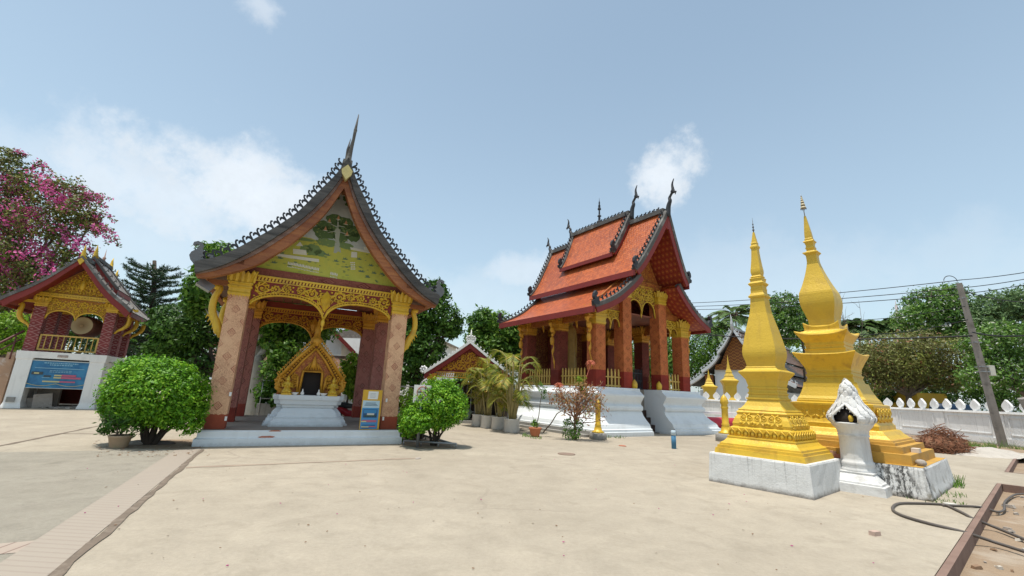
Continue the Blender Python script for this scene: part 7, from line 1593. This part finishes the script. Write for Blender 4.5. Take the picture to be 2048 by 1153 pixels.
# row of areca palms in white pots
for i, (u, v, h, s, lb) in enumerate(((957, 853, 2.4, 1.15, 'areca palm in the farthest white pot of the row'), (975, 856, 2.7, 1.2, 'areca palm in the second farthest white pot'), (997, 859, 2.5, 1.15, 'areca palm in the second nearest white pot'), (1023, 865, 2.9, 1.3, 'tall golden areca palm in the nearest white pot'))):
    b = G(u, v); t = thing('potted_palm', lb, 'palm', b, .2*i, 'areca palms in white pots'); mb = MB(); mb.lathe([(0, .30), (.03, .32), (.46, .30), (.50, .33), (.52, .33), (.52, .27), (.44, .25)], 0, 0, 22); mb.build('pot', paint('pot_whitewash', (.62, .60, .56), .08, 2., .85, (.25, .23, .2), 2.6, .5, .35), t)
    q = random.Random(60+i); mb = MB(); quads = []
    for k in range(26 if i == 3 else 20):
        a = q.uniform(0, 6.28); r = q.uniform(.02, .18); lean = q.uniform(.05, .40); hh = h*q.uniform(.35, 1.05); b0 = Vector((r*math.cos(a), r*math.sin(a), .45)); d = Vector((math.cos(a), math.sin(a), 0)); L = s*q.uniform(.8, 1.1); pts = []
        for j in range(5): f = j/4; pts.append(b0+d*(lean*hh*.4*f)+Vector((0, 0, (hh-.45)*f)))
        n0 = len(pts)
        for j in range(1, 9): f = j/8; pts.append(pts[n0-1]+d*(L*.62*f)+Vector((0, 0, L*(.85*f-.95*f*f))))
        mb.tube([tuple(p) for p in pts], [.022]*n0+[.014*(1-.1*j) for j in range(8)], 5)
        for j in range(24):
            f = j/24*8; i0 = n0-1+min(7, int(f)); c = pts[i0].lerp(pts[min(i0+1, len(pts)-1)], f-int(f)); tg = (pts[min(i0+1, len(pts)-1)]-pts[i0]); 
            if tg.length < 1e-4: continue
            tg.normalize(); sd_ = tg.cross(Vector((0, 0, 1)))
            if sd_.length < .1: sd_ = d.cross(Vector((0, 0, 1)))
            sd_.normalize(); l = .40*s*math.sin(math.pi*(.18+.72*j/24))
            for sgn in (-1, 1): e = c+(sd_*sgn*.8+tg*.65+Vector((0, 0, .1))).normalized()*l+Vector((0, 0, -.2*l)); w = tg*.022; m_ = c.lerp(e, .4)+Vector((0, 0, .05*l)); quads += [tuple(c), tuple(m_+w), tuple(e), tuple(m_-w)]
    mb.build('stems', paint('palm_cane', (.33, .27, .11), .3, 5., .6), t); raw_quads('fronds', np.array(quads), len(quads)//4, LEAF_PALM, t)
# sapling in a terracotta pot
b = G(1070, 874); t = thing('potted_sapling', 'thin sapling in a terracotta pot before the temple plinth', 'plant', b); mb = MB(); mb.lathe([(0, .14), (.02, .15), (.26, .22), (.28, .24), (.33, .24), (.33, .21), (.27, .19)], 0, 0, 18); mb.build('pot', TERRA, t)
mb = MB(); q = random.Random(2); limb(mb, (.05, 0, .25), (.22, 0, 1.75), .02, .012, 6, .04, rg=q); limb(mb, (0, 0, .25), (-.12, 0, .75), .012, .006, 5, .1, rg=q); mb.tube([(.3, .1, .15), (.6, .1, .5), (.8, .05, .85), (1.1, 0, 1.05)], [.025, .025, .02, .015], 6); mb.build('stem', BARK, t); leaf_mesh('foliage', [(.25, 0, 1.6, .13, .12, .32), (.2, 0, 1.9, .1, .1, .15), (-.05, 0, .5, .18, .15, .16)], 260, .11, LEAF_MID, t, 9, aspect=.3, shell=.1, clump=.5, per=6)
# copper leaved shrub beside the gold post
b = G(1150, 880); bl = [(x-b.x, y-b.y, z, a1, a2, a3) for x, y, z, a1, a2, a3 in blobs_px([(1150, 800, 42, 30), (1180, 815, 34, 38), (1120, 795, 22, 22), (1165, 780, 26, 18), (1195, 790, 16, 28)], 16.3)]
t = thing('copper_shrub', 'twiggy copper red shrub in front of the white temple plinth', 'shrub', b); mb = MB(); q = random.Random(77)
limb(mb, (0, 0, -.05), (.0, 0, .8), .05, .04, 6, .05, rg=q)
for k in range(26): bq = q.choice(bl); e = (bq[0]+q.uniform(-1, 1)*bq[3]*1.0, bq[1]+q.uniform(-1, 1)*bq[4]*.6, bq[2]+q.uniform(-.6, 1)*bq[5]); limb(mb, (q.uniform(-.06, .06), 0, q.uniform(.45, .85)), e, .022, .006, 5, .1, rg=q)
mb.build('stems', paint('reddish_twig', (.22, .12, .08)), t); leaf_mesh('foliage', bl, 1700, .12, LEAF_RED, t, 14, aspect=.3, shell=.25, clump=.34, per=7, droop=.7)
leaf_mesh('low_foliage', [(-.15, -.1, .25, .35, .3, .28), (.1, 0, .5, .25, .25, .3), (-.25, 0, .6, .2, .2, .2)], 700, .09, LEAF_MID, t, 15, shell=.2, clump=.4, per=7); leaf_mesh('fresh_foliage', [(.15, 0, 2.05, .25, .2, .22), (.3, 0, 1.75, .2, .2, .25)], 260, .11, LEAF_LIGHT, t, 16, shell=.2, clump=.4, per=6)
mb = MB()
for cx, cz in ((-.62, 1.85), (.55, 2.72)):
    for k in range(12): a = 2*math.pi*k/12; mb.tube([(cx, -.1, cz), (cx+.12*math.cos(a), -.1+.06*math.sin(a*2), cz+.09*math.sin(a)+.04), (cx+.22*math.cos(a), -.1, cz+.16*math.sin(a)-.04)], [.016, .018, .004], 4)
mb.tube([(-.3, 0, 1.2), (-.62, -.1, 1.85)], .012, 4); mb.tube([(.2, 0, 1.6), (.55, -.1, 2.72)], .012, 4); mb.build('flower', flat('coral_flower', (.48, .13, .07), .6), t)
# grass tufts at the stupa base and wall
def tufts(pts, name):
    rr = np.random.default_rng(3); quads = []
    for (x, y, r, h, n) in pts:
        for i in range(n):
            a, k = rr.uniform(0, 6.28), r*math.sqrt(rr.random()); bx, by = x+k*math.cos(a), y+k*math.sin(a); l = rr.normal(size=2)*h*.35; w = .008; hh = h*rr.uniform(.5, 1.); quads += [(bx-w, by, 0), (bx+w, by, 0), (bx+l[0]+w*.3, by+l[1], hh), (bx+l[0]-w*.3, by+l[1], hh)]
    o = raw_quads(name, np.array(quads), len(quads)//4, LEAF_MID, None); o['kind'] = 'stuff'
cr_ = G(1912.8, 969.5); P = [(cr_.x-.1, cr_.y-.05, .16, .24, 90), (cr_.x-.4, cr_.y-.3, .2, .12, 60), (cn.x+.9, cn.y+.75, .4, .08, 90), (cn.x+.1, cn.y, .4, .06, 60)]
for k in range(16): u, v = rnd.uniform(1930, 2045), rnd.uniform(893, 902); p = G(u, v); P.append((p.x, p.y, .25, rnd.uniform(.15, .45), 26))
for k in range(10): p = G(rnd.uniform(1030, 1240), rnd.uniform(872, 884)); P.append((p.x, p.y, .2, .12, 20))
tufts(P, 'grass_tufts')
